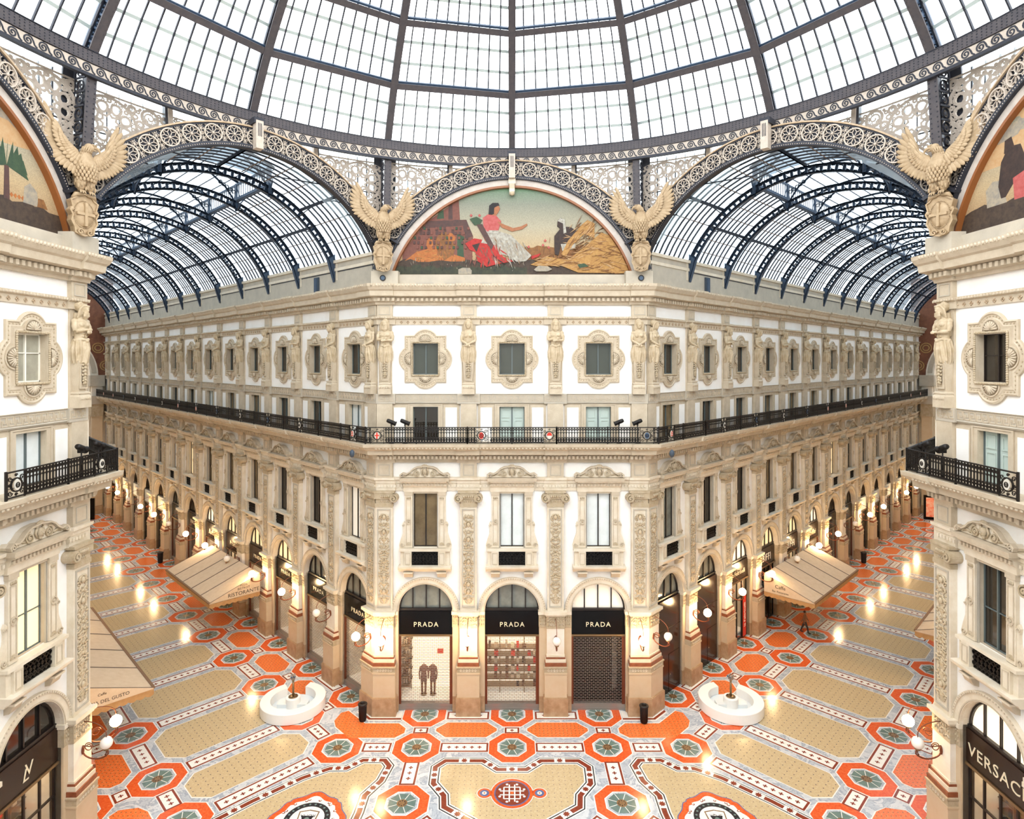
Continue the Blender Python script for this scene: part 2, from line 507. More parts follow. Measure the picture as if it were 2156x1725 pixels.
for key in FAC:
    fr, X0, k0, X1, k1, bays, pils = FAC[key]
    trim(key, lambda b: run(b, key, TOPC, 'stone', (.3, .3, .5, 26.06, 26.26), (.2, .98, 27.0, .09)), 'heavy crowning cornice with dentils and egg moulding')
    trim(key, lambda b: run(b, key, BALC, 'stone', (.26, .4, .6, 16.14, 16.34), (.22, 1.3, 16.9, .06)), 'deep stone cornice carrying the iron balcony')
    def band1(b):
        run(b, key, [(0, 24.6), (.07, 24.6), (.09, 24.92), (.2, 24.98), (.22, 25.1), (0, 25.1)], 'stone', None, (.17, .2, 25.02, .07), .1)
        n = int((X1-X0)/.42)
        for i in range(n):
            x = X0+(i+.5)*.42; z = 24.76
            for dx, dz in ((0, .06), (0, -.06), (.06, 0), (-.06, 0)): b.ball((x+dx, -.1, z+dz), (.045, .03, .045), 'tracery_tan', 5, 3)
    trim(key, band1, 'narrow beaded frieze with small crosses above the statues')
    def band2(b):
        b.prof([(0, 19.58), (.1, 19.58), (.16, 19.66), (.12, 19.7), (.12, 20.14), (.18, 20.2), (0, 20.2)], X0, X1, 'stone_grey', k0, k1)
        for a, c, ka, kc in breaks(key): b.box(a, c, -.24, 0, 19.585, 20.204, 'stone_grey', ka, kc)
        segs = []; x = X0
        for a, c, _, _ in sorted(breaks(key)):
            if a-x > .3: segs.append((x+.05, a-.05, .12))
            segs.append((a+.05, c-.05, .24)); x = c
        if X1-x > .3: segs.append((x+.05, X1-.05, .12))
        for a, c, o in segs: meander(b, a, c, 19.75, 20.1, -o, 'stone')
    trim(key, band2, 'stone band carved with a Greek key pattern')
    trim(key, lambda b: run(b, key, STRG, 'stone_pale', (.2, .1, .17, 14.3, 14.44), None, .12), 'string course at window head height')
    def attic(b):
        b.box(X0, X1, 0, .2, 17.17, 17.2, 'stone', 0, 0)
        for c in bays:
            for sx in (-1, 1):
                # framed white panels beside each balcony door
                x0, x1 = sorted((c+sx*1.27, c+sx*2.0))
                b.box(x0-.16, x1+.16, -.05, 0, 17.17, 19.5, 'stone')
                b.box(x0-.07, x1+.07, -.075, -.05, 17.17, 19.41, 'stone')
                b.box(x0, x1, -.085, -.07, 17.17, 19.33, 'plaster')
            b.box(c-2.2, c+2.2, -.03, 0, 19.44, 19.6, 'stone')
    trim(key, attic, 'stone framed white panels behind the balcony')
    # parapet above the cornice
    def para(b):
        if key in ('left', 'right'):
            b.box(X0, X1, -.02, .5, 27.05, 28.55, 'stone_grey', 0, 0)
            b.box(X0, X1, -.08, .5, 28.55, 28.75, 'stone_pale', 0, 0)
            b.box(X0, X1, -.03, .4, 28.75, 29.1, 'stone_grey', 0, 0)
            b.box(X0, X1, -.16, .4, 29.1, 29.3, 'stone_pale', 0, 0)
            for p in pils:
                b.box(p-.32, p-.22, -.07, 0, 27.9, 29.1, 'stone_pale'); b.box(p+.22, p+.32, -.07, 0, 27.9, 29.1, 'stone_pale')
                b.box(p+.4, p+PITCH-.4, -.05, 0, 28.47, 28.52, 'iron_dark')
        else:
            b.box(X0+.6, X1-.6, -.1, .7, 27.05, 27.78, 'stone_grey')
            for sx in (-1, 1): b.box(sx*8.0-.85, sx*8.0+.85, -.55, .6, 27.05, 27.95, 'stone_grey')
            for i in range(7): b.box(-5.5+i*1.83-.55, -5.5+i*1.83+.55, -.3, -.2, 27.12, 27.2, 'iron_blue')
    trim(key, para, 'plain grey parapet above the cornice')

# far side walls of both arcades, facing away from us, and the ends
for nm, fr, lab in (('wall_far_left', OL, 'opposite wall of the left arcade, turned away from us'), ('wall_far_right', OR, 'opposite wall of the right arcade, turned away from us')):
    b = MB(); s = 1 if fr is OL else -1
    xa, xb = sorted((0, s*UEND))
    ka, kb = (T22, 0) if s > 0 else (0, T22)
    b.box(xa, xb, 0, .6, 0, 6.5, 'stone_pale'); b.box(xa, xb, 0, .6, 6.5, 29.2, 'plaster')
    b.prof(TOPC, xa, xb, 'stone', ka, kb); b.prof(BALC, xa, xb, 'stone', ka, kb); b.prof(STRG, xa, xb, 'stone_pale', ka, kb)
    b.box(xa, xb, -.12, 0, 19.6, 20.2, 'stone_grey', ka, kb); b.box(xa, xb, -.12, 0, 24.6, 25.1, 'stone', ka, kb)
    b.box(xa, xb, -.1, .5, 27.1, 29.3, 'stone_grey')
    for i in range(NB+1):
        x = s*(U0-2.7+PITCH*i+.0)
        w0, w1 = (x-.5, x+.5) if i else sorted((0, s*1.0))
        for z0, z1, o in ((0, 1.2, .6), (1.2, 3.1, .52), (3.1, 3.7, .5), (3.7, 6.5, .35), (6.5, 14.9, .3), (14.9, 15.9, .3), (17.2, 19.6, .25), (20.2, 25.9, .2)):
            b.box(w0, w1, -o, 0, z0, z1, 'red_marble' if z0 == 3.1 else 'marble_brown' if z0 == 0 else 'stone_pale', ka if not i else 0, kb if not i else 0)
    o = put(nm, b, None, fr.p(0), fr.rz); tag(o, lab, 'wall', kind='structure')

def endwall(side):
    s = -1 if side == 'left' else 1
    fr = Frame((s*HC + s*S2*UEND, YF+S2*UEND), s*-pi/4 if False else (pi/4 if s < 0 else -pi/4))
    # local x runs across the arcade; x=0 at the near wall
    b = MB(); W = WIDTH*(-1 if s < 0 else 1)
    mid = W/2; r = 5.9
    n = 28
    A = [pi-pi*i/n for i in range(n+1)]
    pts = [(mid-r, 0)] + [(mid+r*cos(a), 20.2+r*sin(a)) for a in A] + [(mid+r, 0)]
    x0, x1 = min(0, W)-1, max(0, W)+1
    out = [(x0, 0), (x0, 34.5), (x1, 34.5), (x1, 0)]
    # wall around the arch as quads
    q(b, x0, mid-r, 0, 20.2, 'stone_pale'); q(b, mid+r, x1, 0, 20.2, 'stone_pale')
    q(b, x0, mid-r, 20.2, 34.5, 'paint_brown'); q(b, mid+r, x1, 20.2, 34.5, 'paint_brown')
    for a, c in zip(A, A[1:]):
        p, t = (mid+r*cos(a), 20.2+r*sin(a)), (mid+r*cos(c), 20.2+r*sin(c))
        b.add([(p[0], 0, p[1]), (t[0], 0, t[1]), (t[0], 0, 34.5), (p[0], 0, 34.5)], [(0, 1, 2, 3)], 'paint_brown')
        b.add([(p[0], 0, p[1]), (t[0], 0, t[1]), (t[0], 2, t[1]), (p[0], 2, p[1])], [(0, 1, 2, 3)], 'marble_white')
    b.arc(r, r+1.0, 0, pi, -.35, 0, 'marble_white', mid, 20.2, 28)
    b.arc(r+.2, r+.8, 0.05, pi-.05, -.42, -.35, 'stone_grey', mid, 20.2, 28)
    for k in range(9):
        a = pi*(k+.5)/9
        cx, cz = mid+(r+2.1)*cos(a), 20.2+(r+2.1)*sin(a)
        for rr in (.7, .4): b.circ(cx, cz, rr, .14, -.05, 0, 'paint_gold', 14)
    for sx in (-1, 1):
        xa, xb = sorted((mid+sx*(r+0), mid+sx*(r+1.5)))
        b.box(xa, xb, -1.0, 2, 0, 1.2, 'marble_brown'); b.box(xa+.1, xb-.1, -.9, 2, 1.2, 14.2, 'marble_tan')
        b.box(xa, xb, -1.1, 2, 14.2, 16.0, 'stone_carved'); b.box(xa-.2, xb+.2, -1.3, 2, 16.0, 17.2, 'stone_grey')
        b.box(xa+.1, xb-.1, -.9, 2, 17.2, 18.6, 'marble_white'); b.box(xa-.15, xb+.15, -1.2, 2, 18.6, 20.2, 'stone_grey')
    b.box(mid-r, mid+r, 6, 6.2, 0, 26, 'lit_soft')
    for sx in (-1, 1): b.box(mid+sx*r-.1, mid+sx*r+.1, 2, 6, 0, 26, 'stone_pale')
    o = put('wall_' + side + '_end' if False else 'wall_rear_' + side, b, None, fr.p(0), fr.rz)
    tag(o, 'painted brown and marble arch closing the far end of the %s arcade' % side, 'wall', kind='structure')
endwall('left'); endwall('right')

# plain walls behind the viewer that close the octagon
def slab(nm, pts, z1, lab, roof=None):
    b = MB(); (x0, y0), (x1, y1) = pts; dx, dy = x1-x0, y1-y0; L = hypot(dx, dy); n = (dy/L*.5, -dx/L*.5)
    P = [(x0, y0), (x1, y1), (x1+n[0], y1+n[1]), (x0+n[0], y0+n[1])]
    for z0, z1_, m in ((0, 6.4, 'stone_pale'), (6.4, 27, 'plaster'), (27, z1, 'stone_grey')):
        b.add([(x, y, z0) for x, y in P]+[(x, y, z1_) for x, y in P], [(0, 1, 5, 4), (1, 2, 6, 5), (2, 3, 7, 6), (3, 0, 4, 7), (4, 5, 6, 7)], m)
    o = put(nm, b); tag(o, lab, 'wall', kind='structure')
YB = -.6
slab('wall_back', ((9.0, YB), (-9.0, YB)), 35, 'plain wall behind the viewer')
for s, k in ((-1, 'left'), (1, 'right')):
    L = 60*S2
    slab('wall_back_%s_inner' % k, ((s*9.0, YB), (s*(9.0+L), YB-L)), 29.3, 'plain inner wall of the %s passage behind the viewer' % k)
    slab('wall_back_%s_outer' % k, ((s*XS, CC[1]-HC), (s*(XS+L), CC[1]-HC-L)), 29.3, 'plain outer wall of the %s passage behind the viewer' % k)
    slab('wall_back_%s_far' % k, ((s*(9.0+L), YB-L), (s*(XS+L), CC[1]-HC-L)), 35, 'plain end wall of the %s passage behind the viewer' % k)
    b = MB(); A = Vector((s*9.0, YB, 0)); B = Vector((s*XS, CC[1]-HC, 0)); D = Vector((s*L, -L, 0)); n = 12
    Q = [A.lerp(B, .5-.5*cos(pi*i/n)) + Vector((0, 0, 29.2+4.8*sin(pi*i/n))) for i in range(n+1)]
    for p, t in zip(Q, Q[1:]): b.add([tuple(p), tuple(t), tuple(t+D), tuple(p+D)], [(0, 1, 2, 3)], 'glass_vault', True)
    o = put('ceiling_back_%s' % k, b); tag(o, 'glass roof of the %s passage behind the viewer' % k, 'glass roof', kind='structure')
# ------------------------------------------------------------------ ornaments
def relief(b, w, z0, z1, y, m, seed):
    rnd = random.Random(seed); z = z0+.1
    k = 0
    while z < z1-.35:
        t = rnd.choice(['vol', 'leaf', 'urn', 'vol', 'mask', 'leaf2'])
        if k == 0: t = 'urn'
        h = .47
        if t in ('vol', 'leaf', 'leaf2'):
            for sx in (-1, 1):
                if t == 'vol':
                    pts = [(sx*(w*.45+w*.38*(1-.1*i)*cos(i*.75)), y-.04, z+.28+w*.42*(1-.1*i)*sin(i*.75)) for i in range(9)]
                    b.tube(pts, [.045-.003*i for i in range(9)], m, 5)
                    b.tube([(0, y-.03, z), (sx*w*.3, y-.05, z+.1), (sx*w*.5, y-.05, z+.02)], [.04, .05, .02], m, 5)
                else:
                    for j in range(3):
                        a = (.4+.5*j) if t == 'leaf' else (-.2+.6*j)
                        M = Matrix.Rotation(-sx*(pi/2-a), 4, 'Y')
                        b.ball((sx*w*.42*cos(a*.6), y-.03, z+.1+.17*j), (.055, .045, .17), m, 6, 4, M)
            b.ball((0, y-.04, z+.3), (.06, .07, .09), m, 6, 5)
        elif t == 'urn':
            b.lathe([(.03, 0), (.12, .03), (.05, .1), (.17, .3), (.2, .34), (.1, .38), (.13, .5), (.02, .55)], m, (0, y, z), 10, sy=.45)
        else:
            b.ball((0, y-.05, z+.3), (.12, .1, .15), m, 8, 6)
            for sx in (-1, 1):
                b.tube([(0, y-.03, z+.5), (sx*.15, y-.05, z+.48), (sx*.22, y-.04, z+.3), (sx*.14, y-.03, z+.12)], [.03, .05, .05, .02], m, 5)
        b.ball((0, y-.03, z+.44), (.035, .04, .05), m, 5, 4)
        for sx in (-1, 1):
            for j in range(3):
                M = Matrix.Rotation(sx*(.5+.5*j), 4, 'Y')
                b.ball((sx*w*(.5+.17*j), y-.03, z+.12+.13*((j+k) % 3)), (.05, .045, .1), m, 6, 4, M)
            b.tube([(sx*w*.2, y-.03, z+.38), (sx*w*.6, y-.05, z+.45), (sx*w*.85, y-.03, z+.33)], [.03, .04, .02], m, 5)
        z += h; k += 1

def volute_cap(b, w, o, z0, z1, m, k0=0, k1=0, x0=None, x1=None):
    if x0 is None: x0, x1 = -w, w
    h = z1-z0
    b.box(x0, x1, -(o+.02), 0, z0, z0+h*.22, m, k0, k1)
    b.box(x0+.04, x1-.04, -(o), 0, z0+h*.22, z0+h*.5, m, k0, k1)
    b.box(x0-.12*(not k0), x1+.12*(not k1), -(o+.12), 0, z0+h*.86, z1, m, k0, k1)
    b.box(x0-.02, x1+.02, -(o+.08), 0, z0+h*.5, z0+h*.86, m, k0, k1)
    for x, f in ((x0, k0), (x1, k1)):
        if f: continue
        s_ = -1 if x == x0 else 1
        c = (x+s_*.08, z0+h*.55)
        b.spiral(c[0], c[1], .25, 1.6, .07, -(o+.26), -(o-.1), m, dirn=-s_, a0=pi/2, n=22)
        b.ball((c[0], -(o+.2), c[1]), (.07, .06, .07), m, 8, 5)
        A = [2*pi*i/16 for i in range(16)]
        b.ext([(c[0]+.27*cos(a), c[1]+.27*sin(a)) for a in A], -(o+.16), 0, m)
    n = 5
    for i in range(n):
        x = x0+.2+(x1-x0-.4)*(i+.5)/n
        b.ball((x, -(o+.12), z0+h*.66), (.07, .06, .09), m, 6, 4)
        b.ball((x, -(o+.02), z0+h*.36), (.045, .04, .07), m, 5, 4)

# ---- piers on the ground floor
def pier_parts(x0, x1, k0, k1, tagn):
    def bx(m, *rows):
        b = MB()
        for z0, z1, o, e in rows: b.box(x0-(0 if k0 else e), x1+(0 if k1 else e), -o, 0, z0, z1, m, k0, k1)
        return b
    base = bx('marble_brown', (0, 1.12, .66, .22), (1.12, 1.16, .62, .19))
    pl = bx('marble_tan', (1.16, 2.62, .56, .15), (2.62, 2.72, .6, .18))
    band = bx('stone_carved', (2.72, 3.02, .58, .16), (3.02, 3.1, .64, .2))
    n = int((x1-x0)/.16)
    for i in range(n): band.circ(x0+(i+.5)*(x1-x0)/n, 2.87, .05, .025, -.61, -.57, 'stone_pale', 8)
    mo = bx('red_marble', (3.1, 3.32, .56, .13), (3.52, 3.62, .45, .06))
    mo2 = bx('stone_pale', (3.32, 3.52, .5, .09), (3.62, 3.72, .4, .03)); mo.merge(mo2)
    sh = bx('marble_white', (3.72, 5.4, .35, 0))
    cap = bx('stone_carved', (5.4, 5.48, .38, .03), (5.48, 6.2, .37, .02))
    rnd = random.Random(5)
    for i in range(7):
        x = x0+(x1-x0)*(i+.5)/7
        for z in (5.62, 5.84, 6.05):
            M = Matrix.Rotation(rnd.uniform(-1, 1), 4, 'Y')
            cap.ball((x, -.38, z+rnd.uniform(-.04, .04)), (.05, .05, .1), 'stone_carved', 6, 4, M)
    cap.merge(bx('stone_pale', (6.2, 6.32, .45, .08), (6.32, 6.5, .56, .16)))
    return [('base', base.mesh('pier_base')), ('plinth', pl.mesh('pier_plinth')), ('ornamental_band', band.mesh('pier_band')),
            ('moulding', mo.mesh('pier_moulding'), None, 'dark red marble moulding'), ('shaft', sh.mesh('pier_shaft')), ('capital', cap.mesh('pier_capital'))]
PIER = pier_parts(-.55, .55, 0, 0, 'm')
PIER_R = pier_parts(-1.0, 0, 0, T22, 'r')     # ends in a mitre at local x = 0 (right hand end of a wall)
PIER_L = pier_parts(0, 1.0, T22, 0, 'l')
# door jambs beside each pier belong to the shopfront

def pilaster_parts(x0, x1, k0, k1, seed, simple=False):
    sh = MB(); sh.box(x0, x1, -.3, 0, 6.5, 13.07, 'stone_pale', k0, k1)
    cx = (x0+x1)/2+(.06 if k1 else -.06 if k0 else 0); w = .34 if not (k0 or k1) else .36
    fr_ = MB()
    hw = w
    fr_.ring([(cx-hw-.07, 6.72), (cx+hw+.07, 6.72), (cx+hw+.07, 12.95), (cx-hw-.07, 12.95)], [(cx-hw, 6.8), (cx+hw, 6.8), (cx+hw, 12.87), (cx-hw, 12.87)], -.35, -.3, 'stone_grey')
    rl = MB(); rel = MB(); relief(rel, w*.95, 6.85, 12.8, 0, 'stone_statue', seed)
    rl.merge(rel, Matrix.Translation((cx, -.3, 0)))
    cap = MB(); volute_cap(cap, 0, .33, 13.07, 14.1, 'stone_carved', k0, k1, x0-(.02 if not k0 else 0), x1+(.02 if not k1 else 0))
    up = MB(); up.box(x0, x1, -.28, 0, 14.92, 15.86, 'stone', k0, k1)
    up.ring([(cx-hw, 15.05), (cx+hw, 15.05), (cx+hw, 15.75), (cx-hw, 15.75)], [(cx-hw+.05, 15.1), (cx+hw-.05, 15.1), (cx+hw-.05, 15.7), (cx-hw+.05, 15.7)], -.31, -.28, 'stone_grey')
    at = MB(); at.box(x0+.02, x1-.02, -.22, 0, 17.17, 19.58, 'stone', k0, k1)
    t = MB(); t.box(x0+.03, x1-.03, -.2, 0, 25.1, 25.86, 'stone', k0, k1)
    t.ring([(cx-hw, 25.2), (cx+hw, 25.2), (cx+hw, 25.78), (cx-hw, 25.78)], [(cx-hw+.05, 25.25), (cx+hw-.05, 25.25), (cx+hw-.05, 25.73), (cx-hw+.05, 25.73)], -.23, -.2, 'stone_grey')
    t.box(x0+.08, x1-.08, -.1, 0, 20.2, 24.6, 'stone', k0, k1)
    return [('shaft', sh.mesh('pilaster_shaft'), [('panel_frame', fr_.mesh('panel_frame')), ('relief_carving', rl.mesh('relief_carving'))]),
            ('capital', cap.mesh('pilaster_capital')), ('frieze_block', up.mesh('frieze_block')), ('attic_strip', at.mesh('attic_strip')), ('top_block', t.mesh('top_block'))]
PILS = [pilaster_parts(-.52, .52, 0, 0, 3+i) for i in range(2)]
PIL_R = pilaster_parts(-.95, 0, 0, T22, 9)
PIL_L = pilaster_parts(0, .95, T22, 0, 9)

# ---- statues (one continuous remeshed body on a tapering pedestal)
def remesh(mb, voxel, name, m):
    me = mb.mesh('tmp'); o = bpy.data.objects.new('tmp', me); COL.objects.link(o)
    md = o.modifiers.new('r', 'REMESH'); md.mode = 'VOXEL'; md.voxel_size = voxel; md.use_smooth_shade = True
    ms = o.modifiers.new('s', 'SMOOTH'); ms.factor = .5; ms.iterations = 1
    dg = bpy.context.evaluated_depsgraph_get(); dg.update()
    out = bpy.data.meshes.new_from_object(o.evaluated_get(dg))
    out.name = name; out.materials.clear(); out.materials.append(MATS[m])
    out.polygons.foreach_set('material_index', [0]*len(out.polygons))
    out.polygons.foreach_set('use_smooth', [True]*len(out.polygons))
    bpy.data.objects.remove(o); bpy.data.meshes.remove(me)
    return out
def ell(cx, cy, z, rx, ry, n=28, fold=0, fk=9, ph=0):
    r = []
    for i in range(n):
        a = 2*pi*i/n; f = 1+fold*cos(fk*a+ph)
        r.append((cx+rx*f*cos(a), cy+ry*f*sin(a), z))
    return r
def figure(male):
    b = MB(); m = 'stone_statue'
    Z = 2.0
    rings = []
    for t, rx, ry, fd, ph in ((-.05, .34, .2, .16, 0), (.1, .4, .24, .17, .3), (.35, .44, .27, .16, .8), (.65, .46, .29, .13, 1.4), (.9, .42, .27, .09, 2.0), (1.08, .37, .24, .05, 2.4)):
        rings.append(ell(0, -.16-.04*t, Z+t, rx, ry, 72, fd, 12, ph))
    b.loft(rings, m)
    for i in range(9):   # folds that fan out from the knot
        a = -1.15+i*.29
        b.tube([(.02*i-.08, -.42, Z+1.02), (.22*sin(a), -.45+.04*abs(a), Z+.6), (.36*sin(a), -.4+.08*abs(a), Z+.1-.08*(i % 2))], [.03, .045, .05], m, 6)
    b.tube([(-.38, -.16, Z+1.0), (-.2, -.4, Z+1.07), (0, -.46, Z+1.02), (.2, -.4, Z+1.07), (.38, -.16, Z+1.0)], .07, m, 8)
    b.ball((0, -.5, Z+1.0), (.09, .08, .09), m)
    b.tube([(0, -.48, Z+1.0), (.05, -.5, Z+.6), (-.02, -.44, Z-.06)], [.05, .09, .05], m, 7)
    sw = .36 if male else .31
    R2 = [(1.05, .3, .2), (1.25, .29 if male else .26, .19), (1.45, .33, .21), (1.7, sw+.02, .23), (1.9, sw+.04, .2), (2.0, .24, .15), (2.07, .12, .11)]
    b.loft([ell(0, -.18-.05*(t-1), Z+t, rx, ry, 28) for t, rx, ry in R2], m)
    if male:
        for sx in (-1, 1): b.ball((sx*.15, -.38, Z+1.72), (.16, .08, .11), m, 12, 8)
        for j in range(3):
            for sx in (-1, 1): b.ball((sx*.08, -.38, Z+1.2+j*.12), (.08, .05, .06), m, 8, 6)
    else:
        for sx in (-1, 1): b.ball((sx*.14, -.4, Z+1.68), (.12, .12, .12), m, 12, 8)
        b.tube([(-.2, -.28, Z+1.98), (0, -.42, Z+1.86), (.2, -.28, Z+1.98)], .025, m, 6)
    b.tube([(0, -.2, Z+1.98), (0, -.3, Z+2.25)], [.12, .1], m, 10)
    hz = Z+2.36; hy = -.38
    b.ball((0, hy, hz), (.165, .175, .24), m, 16, 12)
    b.ball((0, hy-.09, hz-.16), (.085, .07, .07), m)               # chin
    b.tube([(0, hy-.155, hz+.06), (0, hy-.195, hz-.03), (0, hy-.165, hz-.05)], [.018, .028, .02], m, 6)  # nose
    b.tube([(-.1, hy-.13, hz+.07), (0, hy-.16, hz+.09), (.1, hy-.13, hz+.07)], .022, m, 6)
    b.tube([(-.05, hy-.14, hz-.105), (0, hy-.16, hz-.11), (.05, hy-.14, hz-.105)], .018, m, 6)
    for sx in (-1, 1):
        b.ball((sx*.065, hy-.135, hz+.025), (.035, .03, .022), m, 8, 6)
        b.ball((sx*.165, hy, hz), (.03, .05, .06), m, 8, 6)
    # hair / cloth over the head that joins the wall
    b.ball((0, hy+.1, hz+.1), (.25, .26, .22), m, 14, 10)
    for j in range(9):
        a = -1.2+j*.3
        b.tube([(.18*sin(a), hy-.05-.08*cos(a), hz+.22), (.27*sin(a), hy+.02, hz+.05), (.3*sin(a)+.03*sin(j*7), hy+.12, hz-.35)], [.05, .06, .035], m, 6)
    if male:
        for j in range(7):
            x = -.12+j*.04
            b.tube([(x, hy-.1, hz-.1), (x*1.15, hy-.09, hz-.26), (x*.8, hy-.03, hz-.42+.02*abs(j-3))], [.045, .05, .03], m, 6)
    b.tube([(0, hy+.15, hz+.2), (0, 0, hz+.22), (0, .05, hz+.2)], [.2, .24, .2], m, 10)
    b.tube([(0, hy+.3, hz-.1), (0, .02, Z+1.2)], [.2, .25], m, 8)
    # arms
    def arm(s_, el, wr, up=.105):
        sh = (s_*(sw+.03), -.2, Z+1.86)
        b.ball(sh, (.13, .13, .13), m, 10, 8)
        mid = tuple((a+c)/2 for a, c in zip(sh, el))
        b.tube([sh, (mid[0]+s_*.03, mid[1], mid[2]), el], [up, up+.01, .08], m, 10)
        b.tube([el, tuple((a*.6+c*.4) for a, c in zip(el, wr)), wr], [.085, .085, .055], m, 10)
        d = (Vector(wr)-Vector(el)).normalized(); p = Vector(wr)+d*.07
        b.ball(tuple(p), (.065, .05, .075), m, 10, 8)
        side = d.cross(Vector((0, -1, 0))).normalized()
        for f in range(4):
            o = side*(.045-.03*f); L = (.1, .12, .11, .085)[f]
            st = p+o+d*.03
            b.tube([tuple(st), tuple(st+d*L*.6), tuple(st+d*L+Vector((0, .03, -.02)))], [.02, .019, .015], m, 6)
        b.tube([tuple(p+side*.05), tuple(p+side*.1+d*.05)], [.022, .018], m, 6)
    if male:
        arm(-1, (-.47, -.3, Z+1.42), (.02, -.53, Z+1.5)); arm(1, (.47, -.3, Z+1.4), (-.02, -.57, Z+1.38))
    else:
        arm(-1, (-.43, -.28, Z+1.38), (-.02, -.55, Z+1.12), .085); arm(1, (.43, -.28, Z+1.38), (.03, -.6, Z+1.14), .085)
    return remesh(b, .017, 'statue_body', 'stone_statue')
def herm():
    b = MB(); m = 'stone'
    b.loft([[(-w, -d, z), (w, -d, z), (w, 0, z), (-w, 0, z)] for z, w, d in ((0, .4, .42), (.5, .4, .42), (.6, .34, .36), (.62, .37, .4), (.68, .37, .4), (.72, .3, .33))], m, False)
    b.loft([[(-w, -d, z), (w, -d, z), (w, 0, z), (-w, 0, z)] for z, w, d in ((.72, .25, .28), (1.5, .31, .32), (2.1, .34, .36))], m, False)
    b.ring([(-.22, .85), (.22, .85), (.27, 1.95), (-.27, 1.95)], [(-.18, .9), (.18, .9), (.23, 1.9), (-.23, 1.9)], -.38, -.3, m)
    for i in range(7): b.ball((-.3+.1*i, -.42, .42), (.04, .05, .09), m, 6, 4)
    fest = MB()
    for k, (z, w) in enumerate(((1.95, .09), (1.8, .12), (1.65, .08), (1.5, .12), (1.35, .07), (1.24, .09), (1.12, .05))):
        fest.ball((0, -.4, z), (.06, .07, .08), 'stone_carved', 7, 5)
        for sx in (-1, 1): fest.ball((sx*w, -.38, z-.03), (.055, .05, .06), 'stone_carved', 6, 5)
    return b.mesh('herm_pedestal'), fest.mesh('fruit_festoon')
PED, FEST = herm()
BODY_M = figure(True); BODY_F = figure(False)
def statue_parts(body): return [('tapered_pedestal', PED, [('fruit_festoon', FEST)]), ('body', body)]

# ---- quatrefoil window
def w4(th):
    dx, dz = cos(th), sin(th); best = 0
    tx = 1.32/abs(dx) if abs(dx) > 1e-6 else 99; tz = 1.5/abs(dz) if abs(dz) > 1e-6 else 99
    best = min(tx, tz)
    for cx, cz, r in ((.83, 0, .86), (-.83, 0, .86), (0, 1.08, .82), (0, -1.08, .82)):
        p = dx*cx+dz*cz; d2 = cx*cx+cz*cz-p*p
        if d2 < r*r: best = max(best, p+sqrt(r*r-d2))
    return best
def rect_r(th, w, h):
    dx, dz = cos(th), sin(th)
    return min(w/abs(dx) if abs(dx) > 1e-6 else 99, h/abs(dz) if abs(dz) > 1e-6 else 99)
def quatre():
    TH = sorted(set([2*pi*i/128 for i in range(128)] + [atan2(z, x) % (2*pi) for x in (-.8, .8) for z in (-.99, .99)] + [atan2(z, x) % (2*pi) for x in (-1.32, 1.32) for z in (-1.5, 1.5)]))
    b = MB(); n = len(TH)
    lv = [(1, -.0, 0), (1, -.1, 0), (.955, -.13, 0), (.93, -.08, 0), (.87, -.08, 0), (.84, -.11, 0), (.74, -.09, 0)]
    rings = []
    for s_, y, _ in lv: rings.append([(w4(t)*s_*cos(t), y, w4(t)*s_*sin(t)) for t in TH])
    for k in (1.22, 1.17, 1.0):
        rings.append([(rect_r(t, .8*k, .99*k)*cos(t), -.1 if k > 1 else -.14, rect_r(t, .8*k, .99*k)*sin(t)) for t in TH])
    # inner ring must never cross the outer plates
    rings[-3] = [(a if hypot(a[0], a[2]) < hypot(c[0], c[2]) else c) for a, c in zip(rings[-3], rings[-4])]
    rings.append([(rect_r(t, .8, .99)*cos(t), 0, rect_r(t, .8, .99)*sin(t)) for t in TH])
    vs = [p for r in rings for p in r]; fs = []
    for i in range(len(rings)-1):
        for j in range(n):
            j2 = (j+1) % n; fs.append((i*n+j, i*n+j2, (i+1)*n+j2, (i+1)*n+j))
    b.add(vs, [tuple(reversed(f)) for f in fs], 'stone')
    # beads that follow the outline
    prev = None; acc = 0
    for i in range(720):
        t = 2*pi*i/720; r = w4(t)*.9; p = (r*cos(t), r*sin(t))
        if prev: acc += hypot(p[0]-prev[0], p[1]-prev[1])
        prev = p
        if acc > .16: b.ball((p[0], -.09, p[1]), (.04, .02, .04), 'stone_carved', 5, 3); acc = 0
    rope = MB()
    for (a, c) in (((-.86, -1.05), (.86, -1.05)), ((.86, -1.05), (.86, 1.05)), ((.86, 1.05), (-.86, 1.05)), ((-.86, 1.05), (-.86, -1.05))):
        L = hypot(c[0]-a[0], c[1]-a[1]); k = int(L/.09)
        for i in range(k):
            t = (i+.5)/k
            rope.ball((a[0]+(c[0]-a[0])*t, -.15, a[1]+(c[1]-a[1])*t), (.06, .05, .06), 'stone_carved', 6, 4)
    sh = MB()
    sh.arc(.0, .34, 0, pi, -.15, -.08, 'stone_carved', 0, 0, 16)
    for i in range(9):
        a = pi*(i+.5)/9
        sh.tube([(0, -.17, .02), (.2*cos(a), -.2, .2*sin(a)), (.36*cos(a), -.15, .36*sin(a))], [.015, .035, .05], 'stone', 5)
    sh.arc(.42, .47, 0, pi, -.15, -.08, 'stone', 0, 0, 16)
    return b.mesh('quatrefoil_frame'), rope.mesh('rope_moulding'), sh
QF, QR, QS = quatre()
def shellm(dx, dz, ang):
    b = MB(); b.merge(QS, Matrix.Translation((dx, 0, dz)) @ Matrix.Rotation(-ang, 4, 'Y')); return b.mesh('shell_ornament')
SHELLS = [shellm(0, 1.13, 0), shellm(0, -1.13, pi), shellm(.94, 0, -pi/2), shellm(-.94, 0, pi/2)]
